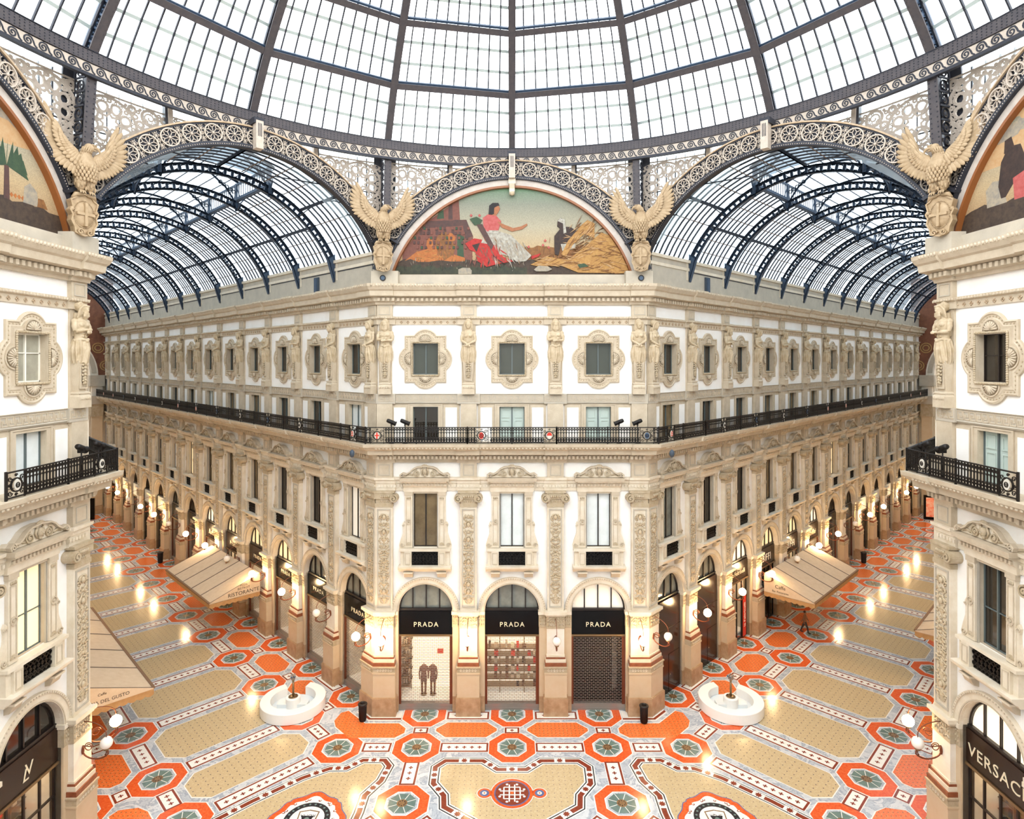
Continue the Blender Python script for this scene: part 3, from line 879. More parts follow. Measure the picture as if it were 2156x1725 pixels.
def pane_mesh(w, z0, z1, y, m, name='pane'):
    b = MB(); b.box(-w, w, y, y+.03, z0, z1, m); return b.mesh(name)
def sash(w, z0, z1, y, m, mid=True, trans=None):
    b = MB(); t = .05
    b.box(-w, -w+t, y-.05, y, z0, z1, m); b.box(w-t, w, y-.05, y, z0, z1, m)
    b.box(-w, w, y-.05, y, z0, z0+t, m); b.box(-w, w, y-.05, y, z1-t, z1, m)
    if mid: b.box(-.035, .035, y-.07, y, z0, z1, m)
    if trans: b.box(-w, w, y-.05, y, trans-.02, trans+.02, m)
    return b.mesh('sash_frame')
WQ = {}
for m in ('glass_dark', 'glass_green', 'curtain_white', 'glass_tan', 'curtain_grey'):
    WQ[m] = pane_mesh(.8, -.99, .99, .26, m)
SQ = [sash(.8, -.99, .99, .26, 'frame_grey'), sash(.8, -.99, .99, .26, 'pale_letter', True, .2), sash(.8, -.99, .99, .26, 'frame_dark', True, .1)]
def win4_parts(gl, trans=0):
    return [('stone_surround', QF, [('rope_moulding', QR)] + [('shell_ornament', s_) for s_ in SHELLS]), ('sash_frame', SQ[trans]), ('pane', WQ[gl])]
# ---- balcony door
D3 = {m: pane_mesh(.8, 17.2, 19.38, .24, m) for m in ('glass_dark', 'shutter_green', 'glass_tan', 'curtain_white')}
SD3 = sash(.8, 17.2, 19.38, .24, 'frame_grey')
def d3sur():
    b = MB()
    b.ring([(-1.1, 17.17), (-1.1, 19.56), (1.1, 19.56), (1.1, 17.17)], [(-.8, 17.17), (-.8, 19.38), (.8, 19.38), (.8, 17.17)], -.07, 0, 'stone', False)
    b.ring([(-1.1, 17.17), (-1.1, 19.56), (1.1, 19.56), (1.1, 17.17)], [(-1.0, 17.17), (-1.0, 19.5), (1.0, 19.5), (1.0, 17.17)], -.11, -.07, 'stone', False)
    return b.mesh('door_surround')
DS3 = d3sur()
def leaf3():
    b = MB()
    for sx in (-1, 1):
        for z0, z1 in ((17.5, 18.5), (18.65, 19.2)):
            b.ring([(sx*.42-.25, z0), (sx*.42+.25, z0), (sx*.42+.25, z1), (sx*.42-.25, z1)], [(sx*.42-.2, z0+.05), (sx*.42+.2, z0+.05), (sx*.42+.2, z1-.05), (sx*.42-.2, z1-.05)], .2, .24, 'shutter_green')
    return b.mesh('shutter_leaf')
LF3 = leaf3()
# ---- first floor window with scrolled pediment and balconette
def aed():
    s_ = MB(); m = 'stone_pale'
    for sx in (-1, 1):
        xa, xb = sorted((sx*.82, sx*1.28))
        s_.box(xa, xb, -.16, 0, 10.45, 14.0, m)
        s_.ring([(xa+.07, 10.6), (xb-.07, 10.6), (xb-.07, 13.5), (xa+.07, 13.5)], [(xa+.11, 10.64), (xb-.11, 10.64), (xb-.11, 13.46), (xa+.11, 13.46)], -.19, -.16, 'stone')
        s_.circ(sx*1.05, 12.1, .15, .05, -.22, -.16, 'stone', 14); s_.ball((sx*1.05, -.18, 12.1), (.07, .04, .07), 'stone_carved', 7, 4)
        for i in range(4): s_.ball((sx*1.05-.12+.08*i, -.18, 13.6), (.035, .04, .08), 'stone_carved', 5, 4)
        s_.arc(.05, .17, 0, pi, -.2, -.16, 'stone_carved', sx*1.05, 10.62, 8)
        s_.box(xa-.03, xb+.03, -.2, 0, 13.75, 14.0, 'stone')
        s_.ring([(sx*.74, 10.4), (sx*.82, 10.4), (sx*.82, 14.0), (sx*.74, 14.0)], [(sx*.76, 10.42), (sx*.8, 10.42), (sx*.8, 13.98), (sx*.76, 13.98)], -.08, 0, 'stone_grey')
    s_.box(-.82, .82, -.12, 0, 13.88, 14.05, 'stone')
    con = []
    for sx in (-1, 1):
        c = MB()
        P = [(1.28, 10.4), (1.62, 10.4), (1.66, 10.6), (1.56, 10.95), (1.42, 11.35), (1.4, 11.7), (1.45, 11.95), (1.36, 12.1), (1.28, 12.0)]
        P = [(sx*x, z) for x, z in P]
        if sx < 0: P = P[::-1]
        c.ext(P, -.12, 0, 'stone_pale'); c.spiral(sx*1.47, 10.62, .15, 1.4, .045, -.17, -.12, 'stone', dirn=sx, a0=0)
        c.spiral(sx*1.38, 11.88, .09, 1.2, .035, -.16, -.12, 'stone', dirn=-sx, a0=pi)
        con.append(c.mesh('side_scroll'))
    hood = MB()
    hood.prof([(0, 14.0), (.2, 14.0), (.22, 14.3), (.3, 14.36), (.34, 14.55), (.5, 14.62), (.55, 14.8), (.6, 14.9), (0, 14.95)], -1.38, 1.38, 'stone_pale')
    for i in range(14): hood.box(-1.3+i*.2-.05, -1.3+i*.2+.05, -.42, -.3, 14.4, 14.54, 'stone')
    hood.prof([(0, 14.72), (.62, 14.72), (.66, 14.92), (0, 14.96)], -1.55, 1.55, 'stone')
    ped = MB()
    top = [(-1.5, 14.96), (-1.56, 15.1), (-1.42, 15.22), (-1.15, 15.16), (-.95, 15.28), (-.75, 15.48), (-.5, 15.6), (-.2, 15.64), (0, 15.66)]
    full = top + [(-x, z) for x, z in top[-2::-1]]
    ped.ext(full[::-1], -.34, 0, 'stone_pale')
    ped.rib(full, .07, -.5, -.3, 'stone')
    for sx in (-1, 1):
        ped.spiral(sx*.5, 15.2, .24, 1.7, .055, -.42, -.34, 'stone_carved', dirn=-sx, a0=pi/2, n=24)
        ped.ball((sx*.5, -.38, 15.2), (.06, .06, .06), 'stone_carved', 7, 5)
        ped.spiral(sx*1.42, 15.1, .13, 1.4, .045, -.52, -.3, 'stone', dirn=sx, a0=pi/2, n=14)
        ped.tube([(sx*.75, -.38, 15.1), (sx*.95, -.38, 15.16), (sx*1.2, -.38, 15.04)], [.06, .05, .02], 'stone_carved', 6)
    mask = MB()
    mask.ball((0, -.42, 15.3), (.15, .13, .2), 'stone_carved', 12, 8)
    for i in range(7):
        a = pi*(i+.5)/7
        mask.ball((.2*cos(a), -.42, 15.55+.16*sin(a)), (.07, .07, .08), 'stone_carved', 7, 5)
    for sx in (-1, 1):
        mask.ball((sx*.06, -.53, 15.34), (.03, .03, .02), 'stone', 6, 4)
        mask.tube([(sx*.15, -.4, 15.5), (sx*.24, -.4, 15.3), (sx*.14, -.4, 15.08)], [.05, .05, .03], 'stone_carved', 6)
    mask.ball((0, -.55, 15.28), (.03, .04, .05), 'stone', 6, 4); mask.tube([(0, -.4, 15.15), (0, -.42, 15.0)], [.1, .04], 'stone_carved', 8)
    bal = MB()
    bal.box(-1.62, 1.62, -.42, 0, 10.28, 10.42, 'stone_pale')
    for sx in (-1, 1):
        xa, xb = sorted((sx*.84, sx*1.3)); bal.box(xa, xb, -.4, 0, 9.35, 10.28, 'stone_pale')
        bal.ring([(xa+.06, 9.45), (xb-.06, 9.45), (xb-.06, 10.2), (xa+.06, 10.2)], [(xa+.1, 9.5), (xb-.1, 9.5), (xb-.1, 10.15), (xa+.1, 10.15)], -.43, -.4, 'stone')
        xa, xb = sorted((sx*1.3, sx*1.55)); bal.box(xa, xb, -.28, 0, 9.35, 10.28, 'stone_pale')
    bal.prof([(0, 8.98), (.3, 8.98), (.36, 9.08), (.5, 9.14), (.62, 9.26), (.64, 9.36), (0, 9.36)], -1.66, 1.66, 'stone_pale')
    gr = MB(); gr.box(-.84, .84, -.2, -.16, 9.36, 10.28, 'fascia_black')
    for i in range(8):
        x = -.735+i*.21
        gr.circ(x, 10.05, .085, .03, -.27, -.22, 'iron_black', 10); gr.box(x-.015, x+.015, -.27, -.22, 9.4, 9.97, 'iron_black')
        gr.circ(x, 9.6, .085, .03, -.27, -.22, 'iron_black', 10); gr.circ(x, 9.82, .06, .03, -.27, -.22, 'iron_black', 8)
    gr.box(-.84, .84, -.29, -.2, 10.2, 10.26, 'iron_black')
    br = []
    for sx in (-1, 1):
        c = MB(); c.prof([(0, 8.55), (.22, 8.6), (.3, 8.75), (.4, 8.98), (0, 8.98)], sx*1.05-.27, sx*1.05+.27, 'stone')
        c.box(sx*1.05-.3, sx*1.05+.3, -.46, 0, 8.9, 8.98, 'stone_pale'); br.append(c.mesh('bracket'))
    return [('surround', s_.mesh('window_surround'), [('side_scroll', c) for c in con]), ('hood', hood.mesh('window_hood')),
            ('pediment', ped.mesh('scroll_pediment'), [('mask_carving', mask.mesh('mask_carving'))]),
            ('balconette', bal.mesh('balconette'), [('iron_grille', gr.mesh('iron_grille'), None, 'black ironwork grille'), ('bracket', br[0]), ('bracket', br[1])])]
AED = aed()
W2 = {m: pane_mesh(.76, 10.45, 13.9, .22, m) for m in ('glass_dark', 'curtain_white', 'glass_tan', 'lit_soft', 'lit_cream', 'glass_grey')}
SW2 = [sash(.76, 10.45, 13.9, .22, 'frame_dark'), sash(.76, 10.45, 13.9, .22, 'frame_grey', True, 12.0)]
def win2_parts(gl, s_=0): return AED + [('sash_frame', SW2[s_]), ('pane', W2[gl])]
# ------------------------------------------------------------------ shopfronts
def shop_stone():
    b = MB()
    b.arc(RA, RA+.4, 0, pi, -.14, .0, 'stone_pale', 0, ZS, 32)
    b.arc(RA+.33, RA+.43, 0, pi, -.2, -.0, 'stone_pale', 0, ZS, 32)
    b.arc(RA+.03, RA+.08, 0, pi, -.17, -.0, 'stone', 0, ZS, 32)
    for i in range(44):
        a = pi*(i+.5)/44
        b.ball(((RA+.37)*cos(a), -.21, ZS+(RA+.37)*sin(a)), (.04, .03, .04), 'stone', 5, 3)
    out = []
    for sx in (-1, 1):
        j = MB(); c = MB()
        xa, xb = sorted((sx*RA, sx*2.2))
        j.box(xa, xb, -.12, .5, 0, 1.0, 'marble_brown'); j.box(xa, xb, -.1, .5, 1.0, 5.4, 'marble_tan')
        c.box(xa-.02, xb, -.14, .5, 5.4, 6.2, 'stone_carved'); c.box(xa-.06, xb, -.2, .5, 6.2, 6.4, 'stone_pale')
        for i in range(3):
            for z in (5.6, 5.82, 6.04): c.ball((sx*(RA+.1+.13*i), -.15, z), (.045, .04, .08), 'stone_carved', 6, 4)
        out.append(('jamb', j.mesh('jamb'), [('impost', c.mesh('impost'))]))
    return b.mesh('archivolt'), out
ARCHV, JAMBS = shop_stone()
def fan(glass):
    b = MB(); n = 20
    A = [pi*i/n for i in range(n+1)]
    b.ext([((RA-.02)*cos(a), ZS+.02+(RA-.02)*sin(a)) for a in A], .36, .39, glass)
    return b.mesh('fanlight_pane')
FAN = {m: fan(m) for m in ('glass_dark', 'glass_grey', 'glass_tan', 'lit_soft', 'lit_white', 'lit_cream')}
def fanframe():
    b = MB()
    b.arc(RA-.09, RA, 0, pi, .26, .36, 'frame_dark', 0, ZS, 24)
    for x in (-.86, 0, .86): b.box(x-.035, x+.035, .26, .36, ZS, ZS+sqrt((RA-.03)**2-x*x), 'frame_dark')
    b.box(-RA, RA, .2, .4, ZS-.1, ZS+.06, 'frame_dark')
    return b.mesh('fanlight_frame')
FANF = fanframe()
def fasc(m):
    b = MB(); b.box(-RA, RA, .14, .4, 4.82, ZS-.1, m); b.box(-RA, RA, .08, .2, 4.72, 4.84, 'brass'); return b.mesh('fascia_sign')
FASC = {m: fasc(m) for m in ('fascia_black', 'fascia_brown', 'curtain_white')}
def gate():
    b = MB(); z0, z1, x0, x1 = .42, 4.68, -RA+.1, RA-.1
    dz = .107; n = int((z1-z0)/dz); y0, y1 = .2, .215
    for i in range(n+1):
        z = z0+i*dz; b.box(x0, x1, y0, y1, z-.012, z+.012, 'gate_metal')
    p = .27; k = int((x1-x0)/p)
    for i in range(n):
        for j in range(k+1):
            x = x0+(j+(.5 if i % 2 else 0))*p
            if x > x1: continue
            b.add([(x-.011, y0, z0+i*dz), (x+.011, y0, z0+i*dz), (x+.011, y0, z0+(i+1)*dz), (x-.011, y0, z0+(i+1)*dz)], [(0, 1, 2, 3)], 'gate_metal')
    for x in (x0, x1): b.box(x-.1, x+.04 if x < 0 else x+.1, .12, .24, .38, 4.75, 'brass_red')
    return b.mesh('grille_mesh')
GATE = gate()
def sill():
    b = MB(); b.box(-RA, RA, .1, .5, 0, .16, 'shutter_box'); b.box(-RA, RA, .14, .5, .16, .4, 'shutter_box'); return b.mesh('sill_box')
SILL = sill()
def interior(kind):
    b = MB(); w = RA-.02
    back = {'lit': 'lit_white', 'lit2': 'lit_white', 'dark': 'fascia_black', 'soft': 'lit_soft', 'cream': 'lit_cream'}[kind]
    side = {'dark': 'fascia_black'}.get(kind, 'marble_white')
    b.box(-w, w, 2.2, 2.3, .4, 3.75, back); b.box(-w, w, 2.2, 2.3, 3.75, 4.8, 'fascia_black')  # back wall glows; the black strip above paints in its unlit top
    b.box(-w-.05, -w, .5, 2.3, 0, 4.8, side); b.box(w, w+.05, .5, 2.3, 0, 4.8, side)
    b.box(-w, w, .5, 2.3, .3, .42, 'lit_soft' if kind != 'dark' else 'fascia_black'); b.box(-w, w, .5, 2.3, 4.72, 4.82, 'fascia_black')
    if kind != 'dark': b.box(-w+.3, w-.3, .7, 1.5, 4.6, 4.7, 'shop_fill_glow')  # unseen glowing ceiling panel, added to brighten the shop interior
    rnd = random.Random(kind)
    if kind in ('lit2', 'cream', 'soft'):
        for z in [.75+.5*i for i in range(6)]:
            b.box(-w, w, 1.5, 2.2, z, z+.04, 'brass')
            for i in range(9):
                if rnd.random() < .7:
                    x = -w+.15+i*.37; h = rnd.uniform(.15, .42)
                    b.box(x, x+rnd.uniform(.12, .28), 1.55, 1.9, z+.04, z+.04+h, rnd.choice(['canvas', 'cloth_brown', 'red', 'stone', 'cloth_dark', 'gold_letter', 'brass']))
        for x in (-.8, .8): b.box(x-.03, x+.03, 1.45, 1.55, .42, 4.7, 'brass')
    if kind == 'lit':
        for z in (1.1, 1.75, 2.4, 3.05, 3.7):
            b.box(-w, -w+.55, .8, 2.2, z, z+.04, 'brass')
            for i in range(3):
                b.box(-w+.08+.15*i, -w+.18+.15*i, 1.2, 1.5, z+.04, z+.04+rnd.uniform(.12, .35), rnd.choice(['canvas', 'stone', 'cloth_brown', 'brass']))
        b.box(.55, .95, 1.6, 1.7, 2.9, 3.2, 'red')
    return b.mesh('display_interior')
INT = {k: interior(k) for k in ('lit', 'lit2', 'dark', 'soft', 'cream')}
def hoard():
    b = MB(); b.box(-RA, RA, .1, .4, 0, ZS-.1, 'hoarding'); b.box(-RA, RA, .08, .1, 4.3, 4.34, 'fascia_brown')
    b.box(.2, 1.6, .085, .1, .1, 2.6, 'fascia_brown'); b.box(.24, 1.56, .08, .1, .14, 2.56, 'hoarding'); b.ball((.36, .07, 1.2), .04, 'brass', 8, 5)
    return b.mesh('hoarding_panel')
HOARD = hoard()
def glassdoor():
    b = MB(); b.box(-RA+.02, RA-.02, .3, .33, .1, 4.75, 'glass_shop')
    return b.mesh('glass_front')
GLS = glassdoor()
def gframe():
    b = MB()
    for x in (-RA+.05, -.86, 0, .86, RA-.05): b.box(x-.04, x+.04, .24, .33, 0, 4.75, 'frame_dark')
    b.box(-RA, RA, .24, .33, 3.3, 3.38, 'frame_dark'); b.box(-RA, RA, .24, .33, 0, .12, 'frame_dark')
    return b.mesh('door_frame')
GFR = gframe()
def shop_parts(kind):
    # kind: (fan glass, front, fascia, interior)
    fg, front, fs, it = kind
    P = [('archivolt', ARCHV)] + JAMBS + [('fanlight', FAN[fg], [('fanlight_frame', FANF)])]
    if front == 'hoard': return P + [('hoarding_panel', HOARD, None, 'dark brown closed hoarding')]
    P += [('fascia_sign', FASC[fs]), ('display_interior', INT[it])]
    if front == 'gate': P += [('roller_grille', GATE), ('sill_box', SILL)]
    else: P += [('glass_front', GLS, [('door_frame', GFR)])]
    return P

# ------------------------------------------------------------------ wall lamps
def lamp():
    br = MB()
    br.ball((0, -.36, 4.75), (.1, .05, .2), 'brass_red', 8, 6)
    br.tube([(0, -.36-.58*(1-cos(t*pi/12)), 4.72-.36*sin(t*pi/12)) for t in range(11)]+[(0, -1.5, 4.58), (0, -1.49, 4.72), (0, -1.42, 4.82)], [.035]*14, 'brass_red', 7)
    br.tube([(0, -.36, 4.95)]+[(0, -.62-(.2-.004*a)*cos(a*.35), 4.9+(.2-.004*a)*sin(a*.35)) for a in range(0, 26)], .022, 'brass_red', 6)
    br.tube([(0, -.4-1.02*sin(t*pi/16), 5.45+.6*cos(t*pi/16)) for t in range(9)]+[(0, -1.42, 5.34)], .02, 'brass_red', 6)
    br.lathe([(.0, -.32), (.12, -.3), (.15, -.24), (.09, -.2)], 'brass', (0, -1.42, 5.08), 12)
    br.tube([(0, -1.42, 4.8), (0, -1.42, 4.62), (0, -1.36, 4.54)], [.03, .02, .03], 'brass_red', 6)
    a = MB(); a.ball((0, -1.42, 5.08), .26, 'globe_lit', 20, 12)
    c = MB(); c.ball((0, -1.42, 5.08), .26, 'globe_off', 20, 12)
    return br.mesh('bracket'), a.mesh('globe_lit'), c.mesh('globe_off')
LBR, GLIT, GOFF = lamp()

# ------------------------------------------------------------------ balcony railing
def rail_mesh(x0, x1, shield_at, y=-1.28):
    z0, z1 = 17.2, 18.22
    rail = MB(); rail.box(x0, x1, y-.04, y+.04, z1-.05, z1, 'iron_black'); rail.box(x0, x1, y-.03, y+.03, z0+.03, z0+.08, 'iron_black')
    rail.box(x0, x1, y-.02, y+.02, z0+.38, z0+.4, 'iron_black')
    bar = MB(); runs = [bar]; L = x1-x0; n = max(2, int(round(L/.17))); p = L/n
    for i in range(n):
        x = x0+(i+.5)*p
        if any(abs(x-s_) < .42 for s_ in shield_at):
            if bar.v: bar = MB(); runs.append(bar)
            continue
        bar.box(x-.022, x+.022, y-.02, y+.02, z0+.08, z1-.05, 'iron_black')
        bar.circ(x, z1-.15, p*.38, .045, y-.012, y+.012, 'iron_black', 8)
        bar.ball((x, y, z0+.55), (.03, .03, .05), 'iron_black', 5, 4)
        for zz, rr in ((.16, .4), (.29, .36)):
            bar.circ(x+p/2, z0+zz, p*rr, .045, y-.012, y+.012, 'iron_black', 8)
        bar.spiral(x, z0+.22, p*.42, 1.1, .04, y-.02, y, 'iron_black', dirn=1 if i % 2 else -1, n=8)
        bar.rib([(x-p*.4, z1-.3), (x, z1-.42), (x+p*.4, z1-.3)], .04, y-.012, y+.012, 'iron_black')
    post = MB()
    k = max(1, int(round(L/2.7)))
    for i in range(k+1):
        x = x0+L*i/k
        post.box(x-.035, x+.035, y-.035, y+.035, 17.16, z1+.03, 'iron_black')
    sp = MB()
    for s_ in shield_at:
        sp.box(s_-.42, s_-.39, y-.03, y+.03, z0, z1, 'iron_black'); sp.box(s_+.39, s_+.42, y-.03, y+.03, z0, z1, 'iron_black')
        for sx in (-1, 1):
            for zz in (.22, .75): sp.spiral(s_+sx*.27, z0+zz, .11, 1.3, .03, y-.02, y+.01, 'iron_black', dirn=sx, n=12)
            sp.spiral(s_+sx*.3, z0+.5, .07, 1.2, .03, y-.02, y+.01, 'iron_black', dirn=-sx, n=10)
        sp.circ(s_, z0+.5, .25, .05, y-.05, y+.01, 'iron_black', 18)
        sp.spiral(s_, z0+.86, .07, 1.2, .03, y-.02, y+.01, 'iron_black', n=8); sp.spiral(s_, z0+.14, .07, 1.2, .03, y-.02, y+.01, 'iron_black', n=8)
    return rail.mesh('top_rail'), [r_.mesh('iron_lattice') for r_ in runs if r_.v], post.mesh('post'), sp.mesh('shield_panel') if shield_at else None
def emblem(kind, x, y=-1.28):
    b = MB(); z = 17.7; A = [2*pi*i/20 for i in range(20)]
    base = {'cross': 'shield_white', 'checks': 'red', 'half': 'shield_white', 'bars': 'shield_white', 'blue': 'shield_blue', 'white': 'shield_white'}[kind]
    b.ext([(x+.15*cos(a), z+.2*sin(a)) for a in A], y-.07, y-.04, base)
    if kind == 'cross': b.box(x-.04, x+.04, y-.083, y-.06, z-.19, z+.19, 'red'); b.box(x-.13, x+.13, y-.08, y-.06, z-.03, z+.05, 'red')
    if kind == 'checks':
        for i in range(4):
            for j in range(4):
                if (i+j) % 2: b.box(x-.13+.07*i, x-.06+.07*i, y-.08, y-.06, z-.14+.07*j, z-.07+.07*j, 'iron_black')
    if kind == 'half': b.ext([(x+.15*cos(a), z+.2*sin(a)) for a in A[:11]], y-.08, y-.06, 'red')
    if kind == 'bars':
        for j in range(3): b.box(x-.12, x+.12, y-.08, y-.06, z-.14+.11*j, z-.09+.11*j, 'red')
    if kind in ('blue', 'white'):
        b.circ(x, z, .09, .03, y-.085, y-.06, 'iron_black', 10)
        for j in (-1, 0, 1): b.box(x+.05*j-.01, x+.05*j+.01, y-.085, y-.06, z-.1, z+.05, 'iron_black')
    return b.mesh('shield_emblem')
RAILS = {}
def railing(fr, x0, x1, shields, label, kinds, group=None):
    key = (round(x1-x0, 3), tuple(round(s_-x0, 3) for s_ in shields))
    if key not in RAILS: RAILS[key] = rail_mesh(0, x1-x0, [s_-x0 for s_ in shields])
    r, b_, p_, s_ = RAILS[key]
    parts = [('top_rail', r), ('post', p_)] + [('iron_lattice', m_) for m_ in b_]
    if s_ is not None: parts.append(('shield_panel', s_, [('shield_emblem', emblem(k, x-x0), None, {'cross': 'red cross on white', 'checks': 'red and black chequers', 'half': 'red over white', 'bars': 'red and white bars', 'blue': 'dark blue emblem', 'white': 'white emblem'}[k]) for k, x in zip(kinds, shields)]))
    return place('balcony_railing', parts, fr.p(x0), fr.rz, label, 'railing', group or 'black iron railings along the balcony')

# ------------------------------------------------------------------ placement on the facades
WN = [0]; DN = [0]
def put_win4(fr, x, gl, lab, tr=0):
    WN[0] += 1
    return place('window_%d' % WN[0], win4_parts(gl, tr), fr.p(x, 0, 22.42), fr.rz, lab, 'window', 'quatrefoil windows of the upper floor', 'structure')
def put_win2(fr, x, gl, lab, s_=0):
    WN[0] += 1
    return place('window_%d' % WN[0], win2_parts(gl, s_), fr.p(x), fr.rz, lab, 'window', 'pedimented windows of the first floor', 'structure')
def put_door3(fr, x, gl, lab):
    DN[0] += 1
    P = [('door_surround', DS3), ('sash_frame', SD3), ('pane', D3[gl])]
    if gl == 'shutter_green': P.append(('shutter_leaf', LF3))
    return place('door_%d' % DN[0], P, fr.p(x), fr.rz, lab, 'balcony door', 'balcony doors behind the railing', 'structure')
def put_shop(fr, x, kind, lab, group):
    return place('shopfront', shop_parts(kind), fr.p(x), fr.rz, lab, 'shopfront', group)
def sign(shop, s_, size=.62, mt='gold_letter', z=5.45, sp=1.25, x=0, y=.125, **k):
    return text('lettering', s_, size, mt, shop, (x, y, z), 0, .01, space=sp, **k)
def where(key, i):
    if key == 'centre': return ['left bay of the facade facing us', 'middle bay of the facade facing us', 'right bay of the facade facing us'][i]
    if key in ('left', 'right'): return '%s bay of the %s arcade counted from the centre' % (ORD[i], key)
    return 'nearest bay at the %s edge' % key[4:]
PH = 'dark'
def body_for(i): return BODY_M if i % 2 else BODY_F
def facade(key, shops, w2, d3, w4_):
    fr, X0, k0, X1, k1, bays, pils = FAC[key]
    side = key.replace('side', 'near ') if 'side' in key else key
    for i, c in enumerate(bays):
        g4, g3, g2 = w4_[i % len(w4_)], d3[i % len(d3)], w2[i % len(w2)]
        desc = {'glass_dark': 'dark', 'glass_green': 'greenish dark', 'curtain_white': 'white-curtained', 'curtain_grey': 'pale-curtained', 'glass_tan': 'tan-blinded', 'shutter_green': 'pale green shuttered', 'lit_soft': 'softly lit', 'lit_cream': 'warm lit', 'glass_grey': 'grey'}
        put_win4(fr, c, g4, '%s square window in quatrefoil stone surround, %s' % (desc[g4], where(key, i)), 1 if key == 'sideleft' else 2 if key == 'sideright' else 0)
        put_door3(fr, c, g3, '%s balcony door behind iron railing, %s' % (desc[g3], where(key, i)))
        put_win2(fr, c, g2, '%s tall window under scrolled pediment, %s' % (desc[g2], where(key, i)), 1 if 'side' in key else 0)
    for i, x in enumerate(pils):
        if key == 'centre': lab = ['between left and middle bay of the facade facing us', 'between middle and right bay of the facade facing us'][i]
        elif key in ('left', 'right'): lab = '%s from the corner along the %s arcade' % (ORD[i], key)
        else: lab = 'at the very %s edge of the view' % key[4:]
        male = (i % 2 == 1) if key != 'centre' else i == 1
        place('pilaster', PILS[i % 2], fr.p(x), fr.rz, 'tall cream pilaster with carved relief, ' + lab, 'pilaster', 'relief pilasters of the facades')
        place('pier', PIER, fr.p(x), fr.rz, 'marble pier with dark red moulding, ' + lab, 'pier', 'marble piers between the shops')
        place('statue', statue_parts(BODY_M if male else BODY_F), fr.p(x, -.1, 20.2), fr.rz,
              ('bearded male' if male else 'draped female') + ' stone figure, ' + lab, 'statue', 'stone figures between the upper windows')
    cn = {'centre': (1, 1), 'left': (0, 1), 'right': (1, 0), 'sideleft': (0, 1), 'sideright': (1, 0)}[key]
    for e, (ex, PP, LL) in enumerate(((X0, PIER_L, PIL_L), (X1, PIER_R, PIL_R))):
        if not cn[e]: continue
        lab = 'folded round the %s corner of the %s' % (('left' if e == 0 else 'right'), names[key])
        place('pilaster', LL, fr.p(ex), fr.rz, 'tall relief pilaster ' + lab, 'pilaster', 'relief pilasters of the facades')
        place('pier', PP, fr.p(ex), fr.rz, 'marble pier ' + lab, 'pier', 'marble piers between the shops')
        sx = ex + (.5 if e == 0 else -.5)
        place('statue', statue_parts(BODY_M if key == 'centre' and e == 0 or 'side' in key else BODY_F), fr.p(sx, -.1, 20.2), fr.rz,
              'stone figure on a pedestal beside the %s corner of the %s' % (('left' if e == 0 else 'right'), names[key]), 'statue', 'stone figures between the upper windows')
facade('centre', None, ['glass_tan', 'curtain_white', 'curtain_white'], ['glass_dark', 'shutter_green', 'shutter_green'], ['glass_green'])
facade('left', None, ['lit_soft', 'glass_dark', 'glass_dark', 'glass_tan', 'glass_tan', 'glass_tan', 'lit_cream'], ['curtain_white', 'glass_dark', 'glass_dark', 'glass_tan', 'glass_tan'], ['glass_dark', 'glass_dark', 'glass_dark', 'glass_dark', 'glass_dark', 'glass_dark', 'glass_tan', 'glass_tan'])
facade('right', None, ['glass_grey', 'glass_dark', 'glass_dark', 'glass_tan', 'glass_tan', 'glass_tan', 'lit_cream'], ['glass_tan', 'glass_dark', 'glass_dark', 'glass_tan', 'glass_tan'], ['glass_dark'])
facade('sideleft', None, ['lit_cream'], ['curtain_white'], ['curtain_grey'])
facade('sideright', None, ['glass_dark'], ['shutter_green'], ['glass_dark'])

GS = 'arched shopfronts of the '
GW = GS+'facade facing us'
s1 = put_shop(FC, -5.5, ('glass_grey', 'gate', 'fascia_black', 'lit'), 'arched shopfront with two dressed mannequins behind the grille, left bay facing us', GW); sign(s1, 'PRADA', .43)
s2 = put_shop(FC, 0, ('glass_grey', 'gate', 'fascia_black', 'lit2'), 'arched shopfront with lit shelves of bags behind the grille, middle bay facing us', GW); sign(s2, 'PRADA', .43)
s3 = put_shop(FC, 5.5, ('lit_soft', 'gate', 'fascia_black', 'dark'), 'arched shopfront with unlit interior behind the grille, right bay facing us', GW); sign(s3, 'PRADA', .43)
LS = [(('glass_grey', 'gate', 'fascia_black', 'lit2'), 'PRADA'), (('glass_grey', 'gate', 'fascia_black', 'lit2'), 'PRADA'), (('lit_cream', 'gate', 'fascia_black', 'lit2'), 'PRADA'),
      (('lit_cream', 'gate', 'fascia_brown', 'lit2'), 'PRADA'), (('lit_cream', 'glass', 'fascia_brown', 'cream'), 'Prada'), (('lit_white', 'gate', 'fascia_brown', 'lit2'), 'Ruffini'),
      (('glass_dark', 'gate', 'fascia_black', 'dark'), 'VALLI'), (('glass_grey', 'gate', 'fascia_black', 'dark'), '')]
RS = [(('glass_grey', 'hoard', None, None), ''), (('glass_grey', 'hoard', None, None), ''), (('lit_white', 'glass', 'fascia_brown', 'soft'), 'la Feltrinelli'),
      (('lit_cream', 'glass', 'fascia_brown', 'dark'), 'BIFFI'), (('lit_cream', 'glass', 'fascia_brown', 'cream'), 'BIFFI'), (('lit_white', 'gate', 'fascia_brown', 'lit2'), 'Ruffini'),
      (('glass_dark', 'gate', 'fascia_black', 'dark'), ''), (('glass_grey', 'gate', 'fascia_black', 'dark'), '')]
FARS = [('glass_tan', 'glass', 'curtain_white', 'soft'), ('glass_dark', 'glass', 'curtain_white', 'cream')]
